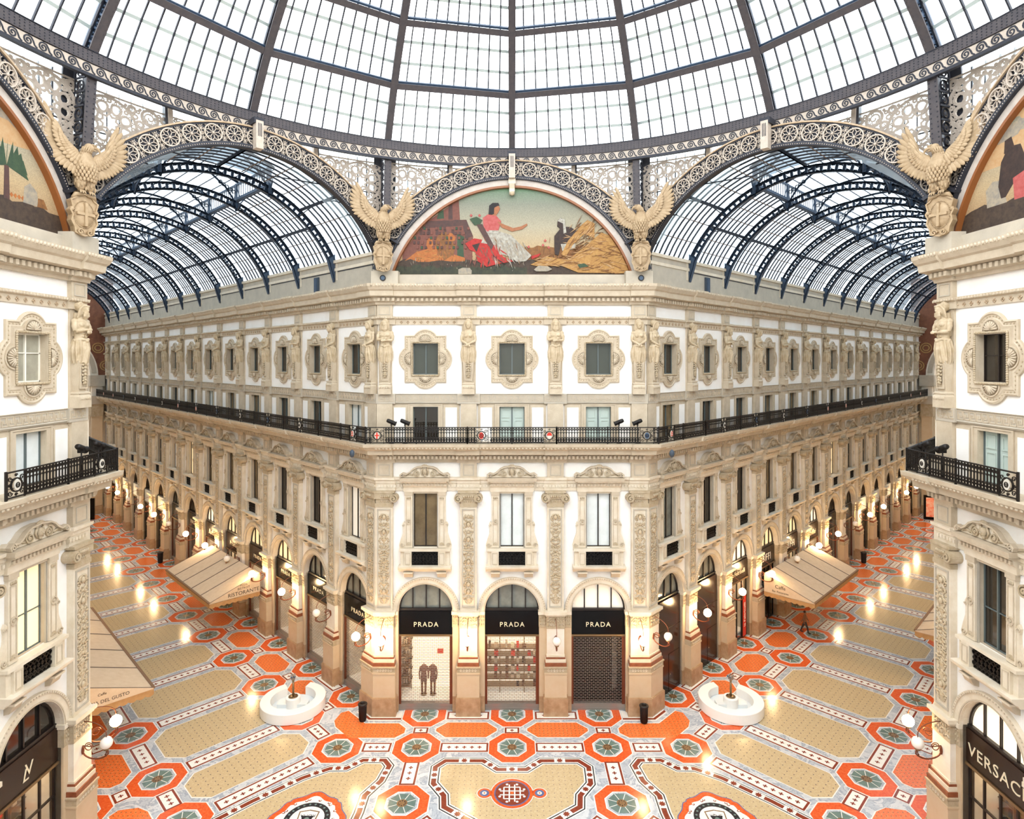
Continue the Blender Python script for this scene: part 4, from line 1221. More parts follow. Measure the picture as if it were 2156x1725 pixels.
for key, lst in (('left', LS), ('right', RS)):
    fr, X0, k0, X1, k1, bays, pils = FAC[key]
    for i, c in enumerate(bays):
        if i < len(lst): kind, s_ = lst[i]
        else: kind, s_ = FARS[i % 2], ''
        what = {'hoard': 'closed by a brown hoarding', 'gate': 'behind a roller grille', 'glass': 'with a glazed front'}[kind[1]]
        sh = put_shop(fr, c, kind, 'arched shopfront %s, %s' % (what, where(key, i).replace(' counted from the centre', ' from the centre')), GS+key+' arcade')
        if s_:
            if s_ == 'PRADA': sign(sh, s_, .43)
            elif s_ == 'BIFFI': sign(sh, s_, .85, 'pale_letter', sx=.8)
            elif s_ == 'la Feltrinelli': sign(sh, s_, .5, 'gold_letter', sp=1.0)
            elif s_ == 'Ruffini': sign(sh, 'Ruffini', .7, 'gold_letter', shear=.35, sp=1)
            else: sign(sh, s_, .55, 'gold_letter')
sv = put_shop(SR, -5.5, ('lit_white', 'glass', 'fascia_brown', 'soft'), 'arched shopfront with VERSACE on its dark fascia at the right edge', 'nearest shopfronts'); sign(sv, 'VERSACE', .72, sp=1.12)
sl = put_shop(SL, 5.5, ('glass_dark', 'glass', 'fascia_brown', 'cream'), 'arched shopfront with a pale LV monogram on its dark fascia at the left edge', 'nearest shopfronts')
sign(sl, 'L', .72, shear=.3, x=-.1, z=5.38); sign(sl, 'V', .72, x=.1, z=5.55, y=.12)

# mannequins in the first window
def mannequin(x, rz, lab):
    b = MB()
    for sx in (-1, 1): b.tube([(sx*.1, 0, .05), (sx*.11, 0, .5), (sx*.1, 0, .92)], [.06, .075, .1], 'cloth_brown', 8)
    b.loft([ell(0, 0, z, rx, ry, 16) for z, rx, ry in ((.72, .2, .14), (.95, .2, .14), (1.15, .17, .12), (1.4, .22, .14), (1.5, .2, .12), (1.56, .08, .07))], 'mannequin')
    for sx in (-1, 1): b.tube([(sx*.21, 0, 1.46), (sx*.27, -.03, 1.15), (sx*.26, -.1, .85)], [.06, .055, .04], 'mannequin', 8)
    b.tube([(0, 0, 1.55), (0, 0, 1.65)], .05, 'marble_white', 8)
    b.lathe([(0, 0), (.2, 0), (.2, .03), (0, .03)], 'brass', (0, 0, .02), 16)
    o = put('mannequin', b, None, FC.p(-5.5+x, 1.15, .44), rz); tag(o, lab, 'mannequin', 'dressed mannequins in the shop window')
    o.scale = (1.05, 1.05, 1.25)
mannequin(-.28, .2, 'headless mannequin in brown clothes, left one of the pair behind the grille')
mannequin(.32, -.2, 'headless mannequin in brown clothes, right one of the pair behind the grille')
# red upright banner by the bookshop window
b = MB(); b.box(-.28, .28, -.04, .0, .2, 3.7, 'red'); b.box(-.33, .33, -.02, .03, .12, 3.78, 'frame_dark')
o = put('banner_sign', b, None, FR.p(U0+2*PITCH+.95, .1), FR.rz); tag(o, 'tall red upright banner in the glazed shop window of the right arcade', 'banner')
t = text('lettering', 'la Feltrinelli', .42, 'pale_letter', o, (.02, -.05, 1.9), 0, .006); t.rotation_euler = (pi/2, -pi/2, 0)

# lamps
def put_lamp(fr, x, lit, lab, dy=0):
    return place('wall_lamp', [('bracket', LBR), ('globe', GLIT if lit else GOFF)], fr.p(x, dy), fr.rz, lab, 'wall lamp', 'globe lamps on curled brackets')
for x, lit, w in ((-8.06, 1, 'left corner pier of the facade facing us'), (-2.75, 1, 'pier between left and middle bay facing us'), (2.75, 0, 'pier between middle and right bay facing us'), (8.06, 1, 'right corner pier of the facade facing us')):
    put_lamp(FC, x, lit, ('glowing' if lit else 'unlit white') + ' globe lamp on the ' + w)
for key, sgn, l0 in (('left', -1, 1), ('right', 1, 0)):
    fr = FAC[key][0]
    put_lamp(fr, sgn*.35, l0, ('glowing' if l0 else 'unlit') + ' globe lamp just inside the mouth of the %s arcade' % key)
    for i in range(NB):
        lit = (i+1) % 3 != 1 if key == 'left' else (i+1) % 3 != 1 or i == 0
        put_lamp(fr, sgn*(U0+2.7+PITCH*i), lit, '%s globe lamp on the %s pier of the %s arcade' % ('glowing' if lit else 'unlit', ORD[i], key))
for key, fr, of, sgn in (('left', SL, OL, 1), ('right', SR, OR, -1)):
    put_lamp(fr, sgn*8.06, 0, 'unlit white globe lamp on the near pier at the %s edge' % key)
    put_lamp(of, sgn*.35, 1, 'glowing globe lamp round the corner of the near pier at the %s edge' % key)
    for i in (2, 3, 5, 6):
        put_lamp(of, sgn*(U0+2.7+PITCH*i), 1, 'glowing globe lamp on the opposite wall of the %s arcade, %s pier' % (key, ORD[i]))

# railings
E = 1.28*T22
railing(FC, -2.75, 2.75, [-2.3+.42, 2.3-.0], 'iron balcony railing before the middle bay facing us', ['checks', 'half'])
railing(FC, -8.5-E, -2.75, [-8.3], 'iron balcony railing before the left bay facing us', ['cross'])
railing(FC, 2.75, 8.5+E, [8.3], 'iron balcony railing before the right bay facing us', ['blue'])
KS = ['bars', 'white', 'blue', 'white', 'blue', 'bars']
for key, sgn in (('left', -1), ('right', 1)):
    fr = FAC[key][0]
    a, c = sorted((sgn*(U0+2.7), -sgn*E)); sh = sgn*.9
    railing(fr, a, c, [sh], 'iron balcony railing of the %s arcade, corner length' % key, ['bars'])
    for i in range(NB-1):
        a, c = sorted((sgn*(U0+2.7+PITCH*i), sgn*(U0+2.7+PITCH*(i+1))))
        railing(fr, a, c, [a+PITCH/2], 'iron balcony railing of the %s arcade, %s length beyond the corner' % (key, ORD[i]), [KS[(i+1) % 6]])
    a, c = sorted((sgn*(U0+2.7+PITCH*(NB-1)), sgn*UEND)); railing(fr, a, c, [], 'last short iron railing at the far end of the %s arcade' % key, [])
railing(SL, 2.75, 8.5+E, [3.2, 7.9], 'near iron balcony railing at the left edge', ['white', 'white'])
railing(SR, -8.5-E, -2.75, [-7.9, -3.2], 'near iron balcony railing at the right edge', ['white', 'white'])
railing(OL, -E, 5.4, [2.5], 'iron railing returning into the left arcade beside the near corner', ['blue'])
railing(OR, -5.4, E, [-2.5], 'iron railing returning into the right arcade beside the near corner', ['blue'])

# spotlights standing on the balcony
def spot(fr, x, y, rz, lab, sc=1):
    hd = MB(); 
    hd.lathe([(0, -.3), (.1, -.3), (.13, -.2), (.13, .25), (.17, .3), (.15, .3), (.11, .22), (0, .22)], 'iron_black', (0, 0, 0), 14)
    hd.map(lambda a, b_, c: (c, b_, a))
    M = Matrix.Translation((0, 0, 1.32)) @ Matrix.Rotation(.4, 4, 'Y'); h2 = MB(); h2.merge(hd, M)
    st = MB(); st.tube([(0, 0, 0), (0, 0, 1.15)], .03, 'iron_black', 8); st.lathe([(0, 0), (.18, 0), (.18, .03), (0, .03)], 'iron_black', (0, 0, 0), 12)
    yk = MB(); yk.ring([(-.02, 1.1), (.02, 1.1), (.02, 1.36), (-.02, 1.36)], [(-.01, 1.12), (.01, 1.12), (.01, 1.3), (-.01, 1.3)], -.17, .17, 'iron_black')
    o = place('spotlight', [('lamp_head', h2.mesh('lamp_head')), ('stand', st.mesh('stand')), ('yoke', yk.mesh('yoke'))], fr.p(x, y, 17.17), fr.rz+rz, lab, 'spotlight', 'black spotlights on the balcony')
for x, rz, w in ((-7.5, .0, 'leftmost'), (-6.65, 0, 'second from left'), (6.65, pi, 'second from right'), (7.8, pi, 'rightmost')):
    spot(FC, x, -.9, rz, 'black spotlight standing behind the railing facing us, %s of four' % w)
spot(SL, 7.2, -.9, 0, 'black spotlight on the near left balcony, inner one'); spot(SL, 8.3, -.9, 0, 'black spotlight on the near left balcony at the corner')
spot(SR, -7.2, -.9, pi, 'black spotlight on the near right balcony, inner one'); spot(SR, -8.3, -.9, pi, 'black spotlight on the near right balcony at the corner')
# ------------------------------------------------------------------ dome
RS = 23.7; TH0 = R(31); RB = RS*cos(TH0); ZB = 35.75; TD = R(8.5); NT = 6
HS = pi/16
def dmap(s, y, h):
    th = TH0+s/RS; r = (RS+h)*cos(th)
    return (r, y, ZB+(RS+h)*sin(th)-RS*sin(TH0))
def seg(b, s0, s1, y0, y1, h0, h1, m, step=1.0):
    n = max(1, int(round((s1-s0)/step)))
    for i in range(n):
        a, c = s0+(s1-s0)*i/n, s0+(s1-s0)*(i+1)/n
        b.box(a, c, y0, y1, h0, h1, m)
def dome_rib():
    L = TD*NT*RS
    fl = MB(); seg(fl, 0, L, -.21, .21, 0, .06, 'iron_brown')
    i = 0; s = .1
    while s < L*.62:
        for y in (-.14, .14): fl.box(s-.025, s+.025, y-.025, y+.025, -.02, 0, 'iron_brown')
        s += .22
    web = MB()
    seg(web, 0, L, -.1, .1, .68, .76, 'iron_blue'); seg(web, 0, L, -.1, .1, .06, .12, 'iron_blue')
    s = .35; k = 0
    while s < L:
        web.circ(s, .4, .24, .07, -.03, .03, 'iron_blue', 10)
        for a in range(4): web.ball((s+.12*cos(a*pi/2+.78), 0, .4+.12*sin(a*pi/2+.78)), (.06, .03, .06), 'iron_blue', 6, 4)
        web.box(s+.27, s+.36, -.04, .04, .1, .7, 'iron_blue')
        s += .62
    fl.map(dmap); web.map(dmap)
    return fl.mesh('rib_flange'), web.mesh('rib_web')
RIBF, RIBW = dome_rib()
def fac(th, f, h):
    r = (RS+h)*cos(th)
    return (r*cos(HS), f*r*sin(HS), ZB+(RS+h)*sin(th)-RS*sin(TH0))
def dome_sector():
    bars = MB(); lap = MB(); gl = MB(); gir = []
    NBAR = 10
    T = [TH0+TD*i/3 for i in range(NT*3+1)]
    for j in range(NBAR+1):
        f = -1+2*j/NBAR if False else -.98+1.96*j/NBAR
        for a, c in zip(T, T[1:]):
            p, t = Vector(fac(a, f, .55)), Vector(fac(c, f, .55)); n = Vector((cos(a), 0, sin(a)))*.1; w = Vector((0, .034, 0))
            bars.add([tuple(x) for x in (p-w, p+w, t+w, t-w, p-w+n, p+w+n, t+w+n, t-w+n)], [(0, 1, 2, 3), (0, 3, 7, 4), (1, 5, 6, 2), (4, 7, 6, 5)], 'iron_dark')
    for i, a in enumerate(T):
        if i % 3:
            for j in range(NBAR):
                f0, f1 = -.98+1.96*j/NBAR+.01, -.98+1.96*(j+1)/NBAR-.01
                p = [fac(a-.0034, f0, .6), fac(a-.0034, f1, .6), fac(a+.0034, f1, .6), fac(a+.0034, f0, .6)]
                o = [fac(a-.0034, f0, .62), fac(a-.0034, f1, .62), fac(a+.0034, f1, .62), fac(a+.0034, f0, .62)]
                lap.add(p+o, [(0, 1, 2, 3), (4, 7, 6, 5), (0, 4, 5, 1), (2, 6, 7, 3)], 'lap')
    for a, c in zip(T, T[1:]):
        gl.add([fac(a, -1, .66), fac(a, 1, .66), fac(c, 1, .66), fac(c, -1, .66)], [(0, 1, 2, 3)], 'glass_dome')
    for k in range(1, NT):
        g = MB(); th = TH0+TD*k
        rr = RS*cos(th)*sin(HS)
        e = Vector((-sin(th), 0, cos(th))); n = Vector((cos(th), 0, sin(th)))
        c0 = Vector(fac(th, 0, 0))
        def bx(t0, t1, h0, h1, m):
            vs = []
            for y in (-rr, rr):
                for t, h in ((t0, h0), (t1, h0), (t1, h1), (t0, h1)):
                    p = c0+e*t+n*h; vs.append((p.x, y, p.z))
            g.add(vs, [(0, 1, 2, 3), (7, 6, 5, 4), (0, 4, 5, 1), (1, 5, 6, 2), (2, 6, 7, 3), (3, 7, 4, 0)], m)
        bx(-.17, .17, .06, .12, 'iron_brown'); bx(-.03, .03, .12, .5, 'iron_blue'); bx(.12, .24, .3, .5, 'iron_blue')
        gir.append(g.mesh('girder'))
    return bars.mesh('glazing_bar'), lap.mesh('glass_lap'), gl.mesh('glass_panel'), gir
mat('lap', 'b9c4c0', .4)
DB, DL, DG, DGI = dome_sector()
def cyl(r): return lambda x, y, z: ((r+y)*cos(x/r), (r+y)*sin(x/r), z)
def ring_sector():
    r = 20.1; A = HS*r; n = 8
    g = MB()
    for i in range(n):
        x0, x1 = -A+2*A*i/n, -A+2*A*(i+1)/n
        g.box(x0, x1, 0, .05, 35.5, 36.05, 'iron_brown'); g.box(x0, x1, .05, .6, 35.5, 35.58, 'iron_dark'); g.box(x0, x1, 0, .6, 36.0, 36.08, 'iron_dark')
    x = -A+.1
    while x < A:
        for z in (35.58, 35.7, 35.83, 35.95): g.box(x-.022, x+.022, -.02, 0, z-.022, z+.022, 'iron_dark')
        x += .2
    g.map(cyl(r))
    s = MB(); r2 = 20.12; A = HS*r2
    for i in range(n):
        x0, x1 = -A+2*A*i/n, -A+2*A*(i+1)/n
        s.box(x0, x1, .03, .1, 34.98, 35.5, 'tracery'); s.box(x0, x1, -.12, .1, 34.84, 34.98, 'iron_dark')
        s.box(x0, x1, .03, .12, 35.46, 35.5, 'iron_dark')
    k = 13; p = 2*A/k
    for i in range(k):
        cx = -A+(i+.5)*p
        s.spiral(cx, 35.23, .19, 1.55, .055, 0, .03, 'iron_dark', dirn=-1, a0=pi/2, n=20)
        s.rib([(cx+p*.02, 35.42), (cx-p*.2, 35.40), (cx-p*.33, 35.28), (cx-p*.42, 35.14), (cx-p*.6, 35.05)], .06, 0, .03, 'iron_dark')
    s.map(cyl(r2))
    return g.mesh('ring_girder'), s.mesh('scroll_frieze')
RG, SF = ring_sector()
def post():
    f = MB(); w = MB()
    def mp(x, y, z):  # x tangential, y radial depth, z height
        r0 = 20.95-(z-27.9)/(35.6-27.9)*.78
        return (r0+y, x, z)
    f.box(-.22, .22, 0, .06, 27.9, 35.6, 'iron_brown')
    z = 28.1
    while z < 35.4:
        for x in (-.14, .14): f.box(x-.025, x+.025, -.02, 0, z-.025, z+.025, 'iron_dark')
        z += .22
    for sx in (-1, 1):
        w.box(*sorted((sx*.2, sx*.26)), .06, .9, 27.9, 29.3, 'iron_dark')
        w.box(*sorted((sx*.2, sx*.26)), .75, .95, 27.9, 35.5, 'iron_dark')
        w.box(*sorted((sx*.2, sx*.7)), .9, 1.0, 27.9, 35.5, 'iron_dark')
        z = 29.6
        while z < 35.2:
            b = MB(); b.circ(.42, z, .22, .07, -.03, .03, 'iron_dark', 10); b.ball((.42, 0, z), (.1, .03, .1), 'iron_dark', 8, 4); b.box(.1, .72, -.03, .03, z+.3, z+.38, 'iron_dark')
            w.merge(b, Matrix.Translation((sx*.23, 0, 0)) @ Matrix.Rotation(pi/2, 4, 'Z'))
            z += .62
    f.map(mp); w.map(mp)
    return f.mesh('post_flange'), w.mesh('post_web')
PF, PW = post()
dome = empty('ceiling', (CC[0], CC[1], 0))
tag(dome, 'great glass and iron dome over the octagon', 'glass dome', kind='structure')
for k in range(-1, 10):
    o = link('rib', RIBF, dome); o.rotation_euler[2] = k*pi/8; o2 = link('rib_web', RIBW, o)
for k in range(-1, 9):
    az = k*pi/8+pi/16
    for nm, me in (('glazing_bar', DB), ('glass_lap', DL), ('glass_panel', DG), ('ring_girder', RG), ('scroll_frieze', SF)):
        o = link(nm, me, dome); o.rotation_euler[2] = az
    for g in DGI[:4]:
        o = link('girder', g, dome); o.rotation_euler[2] = az
for az, lab in ((pi/8, 'dark iron post behind the near right eagle'), (3*pi/8, 'dark iron post behind the right one of the two central eagles'), (5*pi/8, 'dark iron post behind the left one of the two central eagles'), (7*pi/8, 'dark iron post behind the near left eagle')):
    r = place('iron_post', [('flange', PF), ('openwork_web', PW)], (CC[0], CC[1], 0), az, lab, 'iron post', 'dome posts at the corners')
# crown ring
b = MB(); rr = RS*cos(TH0+TD*NT)
b.lathe([(rr-.2, 0), (rr+.3, 0), (rr+.3, .6), (rr-.2, .6)], 'iron_brown', (0, 0, dmap(TD*NT*RS, 0, 0)[2]), 32, closedprof=True); put('crown_ring', b, dome)

# ------------------------------------------------------------------ iron arches with rosettes
AZ = 25.4; A0, A1 = R(31), R(149)
def arch_parts():
    pl = MB(); pl.arc(8.5, 9.6, A0, A1, -.02, .12, 'iron_dark', 0, AZ, 48)
    fo = MB(); fo.arc(9.58, 9.66, A0, A1, -.2, .14, 'tracery_tan', 0, AZ, 48); fo.arc(9.5, 9.57, A0, A1, -.12, 0, 'iron_dark', 0, AZ, 48)
    fi = MB(); fi.arc(8.4, 8.5, A0-.22, A1+.22, -.3, .14, 'iron_dark', 0, AZ, 48); fi.arc(8.5, 8.6, A0, A1, -.3, 0, 'iron_dark', 0, AZ, 48)
    for i in range(150):
        a = A0+(A1-A0)*(i+.5)/150
        fi.ball((8.47*cos(a), -.31, AZ+8.47*sin(a)), (.03, .02, .03), 'tracery', 4, 3)
    ft = MB()
    for s_ in (-1, 1):
        a0, a1 = (A0-.24, A0) if s_ > 0 else (A1, A1+.24)
        ft.arc(8.5, 9.3, a0, a1, -.02, .12, 'iron_dark', 0, AZ, 8)
        e = A0 if s_ > 0 else A1
        ft.rib([(8.35*cos(e), AZ+8.35*sin(e)), (9.85*cos(e), AZ+9.85*sin(e))], .12, -.45, .14, 'iron_dark')
    ro = MB()
    ro.circ(0, 0, .43, .06, -.16, -.06, 'tracery', 24)
    n = 8
    for i in range(n):
        a = 2*pi*i/n; a2 = a+pi/n
        P = [(.1*cos(a), .1*sin(a)), (.25*cos(a2-.12), .25*sin(a2-.12)), (.36*cos(a2), .36*sin(a2)), (.25*cos(a2+.12), .25*sin(a2+.12))]
        ro.rib([(.09*cos(a), .09*sin(a)), (.26*cos(a), .26*sin(a)), (.4*cos(a2-.05), .4*sin(a2-.05))], .035, -.12, -.06, 'tracery')
        ro.rib([(.26*cos(a), .26*sin(a)), (.4*cos(a-pi/n+.05), .4*sin(a-pi/n+.05))], .035, -.12, -.06, 'tracery')
    ro.ball((0, -.12, 0), (.08, .06, .08), 'tracery', 8, 5)
    fg = MB()
    NR = 17
    for i in range(NR+1):
        a = A0+(A1-A0)*i/NR
        c = MB()
        for s_ in (-1, 1):
            for t_ in (-1, 1):
                c.spiral(s_*.1, t_*.24, .09, 1.1, .03, -.1, -.04, 'tracery', dirn=s_*t_, a0=pi/2*t_, n=9)
                c.circ(s_*.06, t_*.42, .05, .025, -.1, -.04, 'tracery', 8)
                c.spiral(s_*.3, t_*.43, .07, 1.0, .028, -.1, -.04, 'tracery', dirn=s_*t_, n=8)
        c.box(-.015, .015, -.1, -.04, -.5, .5, 'tracery'); c.circ(0, 0, .07, .03, -.12, -.04, 'tracery', 8)
        fg.merge(c, Matrix.Translation((9.06*cos(a), 0, AZ+9.06*sin(a))) @ Matrix.Rotation(pi/2-a, 4, 'Y'))
    st = MB(); st.box(-.2, .2, -.75, -.3, 33.75, 35.25, 'tracery'); st.box(-.28, .28, -.7, .1, 35.1, 35.42, 'iron_dark')
    for x in (-.08, 0, .08): st.box(x-.015, x+.015, -.77, -.75, 34.4, 35.1, 'iron_dark')
    parts = [('band_plate', pl.mesh('band_plate')), ('outer_flange', fo.mesh('outer_flange')), ('inner_flange', fi.mesh('inner_flange')), ('foot_plate', ft.mesh('foot_plate')),
             ('filigree_pattern', fg.mesh('filigree_pattern')), ('keystone_strap', st.mesh('keystone_strap'))]
    return parts, ro.mesh('rosette')
ARCHP, ROS = arch_parts()
FAL = Frame(((-HC-XS)/2, (YF+YC)/2), pi/4); FAR = Frame(((HC+XS)/2, (YF+YC)/2), -pi/4)
# spandrel grilles
def spandrel():
    rnd = random.Random(4)
    b = MB(); m = 'tracery_grey'; Y0, Y1 = -.03, .03
    def ok(x, z, r):
        return x-r > 1.2 and x+r < 7.98 and z+r < 34.82 and hypot(x, z-AZ)-r > 9.75
    C = [(6.72, 33.55, 1.2)]
    rc = C[0]
    cx, cz = 6.72, 33.55
    b.circ(cx, cz, 1.2, .13, Y0, Y1, m, 36)
    star = []
    for i in range(16):
        a = 2*pi*i/16+pi/8; r = .42 if i % 2 else .3
        star.append((cx+r*cos(a), cz+r*sin(a)))
    b.rib(star, .11, Y0, Y1, m, True)
    for i in range(8):
        a = 2*pi*i/8+pi/16*2
        px, pz = cx+.74*cos(a), cz+.74*sin(a)
        P = [(px+.25*cos(a+t)*(1 if cos(t) > 0 else .8), pz+.25*sin(a+t)) for t in [2*pi*k/12 for k in range(12)]]
        b.rib(P, .11, Y0, Y1, m, True)
        a2 = a+pi/8
        for rr, r_ in ((1.05, .08), (.5, .06), (.62, .035)): b.circ(cx+rr*cos(a2), cz+rr*sin(a2), r_, .09, Y0, Y1, m, 8)
        for k in (-1, 1):
            b.rib([(cx+.36*cos(a2), cz+.36*sin(a2)), (cx+.98*cos(a2+k*.16), cz+.98*sin(a2+k*.16))], .08, Y0, Y1, m)
        b.circ(cx+1.04*cos(a+.13), cz+1.04*sin(a+.13), .06, .05, Y0, Y1, m, 6); b.circ(cx+1.04*cos(a-.13), cz+1.04*sin(a-.13), .06, .05, Y0, Y1, m, 6)
    tries = 0
    for rr in (.42, .34, .28, .2, .14, .1, .07):
        for _ in range(900 if rr > .2 else 2600):
            x, z = rnd.uniform(1.2, 8), rnd.uniform(29.5, 34.9)
            if ok(x, z, rr) and all(hypot(x-c[0], z-c[1]) > rr+c[2]-.015 for c in C): C.append((x, z, rr))
    for x, z, r in C[1:]:
        b.circ(x, z, r-.03, .08 if r < .2 else .13, Y0, Y1, m, 16 if r > .2 else 8)
        if r >= .28:
            k = rnd.choice((-1, 1)); b.spiral(x, z, r*.85, 1.6, .07, Y0, Y1, m, dirn=k, a0=rnd.uniform(0, 6), n=20)
            for i in range(6):
                a = rnd.uniform(0, 6.28); b.circ(x+r*.6*cos(a), z+r*.6*sin(a), .06, .04, Y0, Y1, m, 6)
        elif r > .15: b.spiral(x, z, r*.7, 1, .04, Y0, Y1, m, a0=rnd.uniform(0, 6), n=8)
    # edge bars
    b.rib([(8.0, 29.9), (8.0, 34.86)], .08, Y0, Y1, m); b.rib([(x/2, 34.86) for x in range(3, 17)], .08, Y0, Y1, m)
    b.arc(9.74, 9.86, R(33), R(82), Y0, Y1, m, 0, AZ, 30)
    st = MB(); st.box(3.85, 4.08, -.3, -.05, 34.25, 35.4, m); st.box(4.08, 4.2, -.2, .3, 34.2, 35.4, 'iron_dark')
    mu = MB()
    for i in range(12):
        x = 1.8+i*.55; zl = AZ+sqrt(max(0, 9.7**2-x*x))
        mu.box(x-.025, x+.025, .35, .42, max(zl, 29.5), 35.2, 'iron_dark')
    mu.box(1.5, 8.1, .36, .42, 33.0, 33.06, 'iron_dark'); mu.box(6, 8.1, .36, .42, 31.4, 31.46, 'iron_dark')
    gp = MB(); gp.add([(1.2, .5, 34.95), (8.2, .5, 29.2), (8.2, .5, 35.3), (1.2, .5, 35.3)], [(0, 1, 2, 3)], 'glass_drum')
    def mp(s_):
        def f(x, y, z):
            t = min(1, max(0, (z-28.5)/6.5)); yy = (sqrt(20.85**2-x*x)-19.45)*t
            return (s_*x, y+yy, z)
        return f
    out = []
    for s_ in (1, -1):
        r = []
        for nm, bb in (('tracery', b), ('strap', st), ('mullion', mu), ('glass_panel', gp)):
            c = MB(); c.merge(bb); c.map(mp(s_)); 
            if s_ < 0: c.f = [tuple(reversed(f)) for f in c.f]
            r.append((nm, c.mesh(nm)))
        out.append(r)
    return out
thin_glass('glass_drum', (.85, .93, .9), .25, .03)
SPR, SPL = spandrel()
for fr, who, sides in ((FC, 'over the mosaic lunette facing us', (1, 1)), (FAL, 'over the mouth of the left arcade', (1, 1)), (FAR, 'over the mouth of the right arcade', (1, 1)),
                (SL, 'at the left edge of the view', (1, 0)), (SR, 'at the right edge of the view', (0, 1))):
    r = place('iron_arch', ARCHP, fr.p(0), fr.rz, 'dark iron arch with white rosettes ' + who, 'iron arch', 'rosette arches round the octagon')
    for i in range(17):
        a = A0+(A1-A0)*(i+.5)/17
        o = link('rosette', ROS, r); o.location = (9.06*cos(a), -.02, AZ+9.06*sin(a)); o.rotation_euler = (0, pi/2-a, 0)
    for s_, P in ((0, SPR), (1, SPL)):
        if sides[s_]:
            place('spandrel_grille', P, fr.p(0), fr.rz, 'pale star-pierced iron grille, %s shoulder of arch %s' % ('right' if s_ == 0 else 'left', who), 'iron grille', 'pierced spandrel grilles')

# ------------------------------------------------------------------ lunette mosaics
m = bpy.data.materials.new('mosaic_sky'); MATS['mosaic_sky'] = m
nt, b_ = nodes(m)
co = N(nt, 'ShaderNodeTexCoord'); sx = N(nt, 'ShaderNodeSeparateXYZ'); nt.links.new(co.outputs['Object'], sx.inputs[0])
mr = N(nt, 'ShaderNodeMapRange'); mr.inputs[1].default_value = 27.8; mr.inputs[2].default_value = 33.4; nt.links.new(sx.outputs[2], mr.inputs[0])
c = ramp(nt, mr.outputs[0], [(0, '9c7650'), (.3, 'bba27a'), (.55, 'aca38a'), (.8, '8b8d7c'), (.93, '7d8f78'), (1, '5f9468')])
no = N(nt, 'ShaderNodeTexNoise', i_Scale=22.0, i_Detail=4.0); nt.links.new(co.outputs['Object'], no.inputs['Vector'])
c2 = ramp(nt, no.outputs['Fac'], [(.3, 'c8c8c8'), (.7, 'ffffff')])
mx = N(nt, 'ShaderNodeMix', data_type='RGBA', blend_type='MULTIPLY'); mx.inputs[0].default_value = .8
nt.links.new(c, mx.inputs[6]); nt.links.new(c2, mx.inputs[7]); nt.links.new(mx.outputs[2], b_.inputs['Base Color']); b_.inputs['Roughness'].default_value = .7
for n_, a, c in (('mo_earth', '2f221b', '49392a'), ('mo_grass', '24291f', '3c3d29'), ('mo_brick', '653c31', '78493b'), ('mo_brick_d', '3f2f2c', '56372f'), ('mo_orange', '945022', 'ae6c35'),
               ('mo_red', '901715', 'ad2f24'), ('mo_white', 'b1ac9f', '7e7668'), ('mo_skin', '8a5233', '9d6845'), ('mo_dark', '231713', '3c2920'), ('mo_straw', '946632', 'b1894b'),
               ('mo_straw_d', '65401f', '895c2f'), ('mo_hair', '171210', '221b1a'), ('mo_green', '253c2a', '3a4e33'), ('mo_pink', '9f413c', 'af5b56'), ('mo_cloud', '7e7971', 'a4967e'), ('mo_peach', 'b1895b', 'b99a72')):
    mat(n_, a, .7, c2=c, scale=6, detail=6)
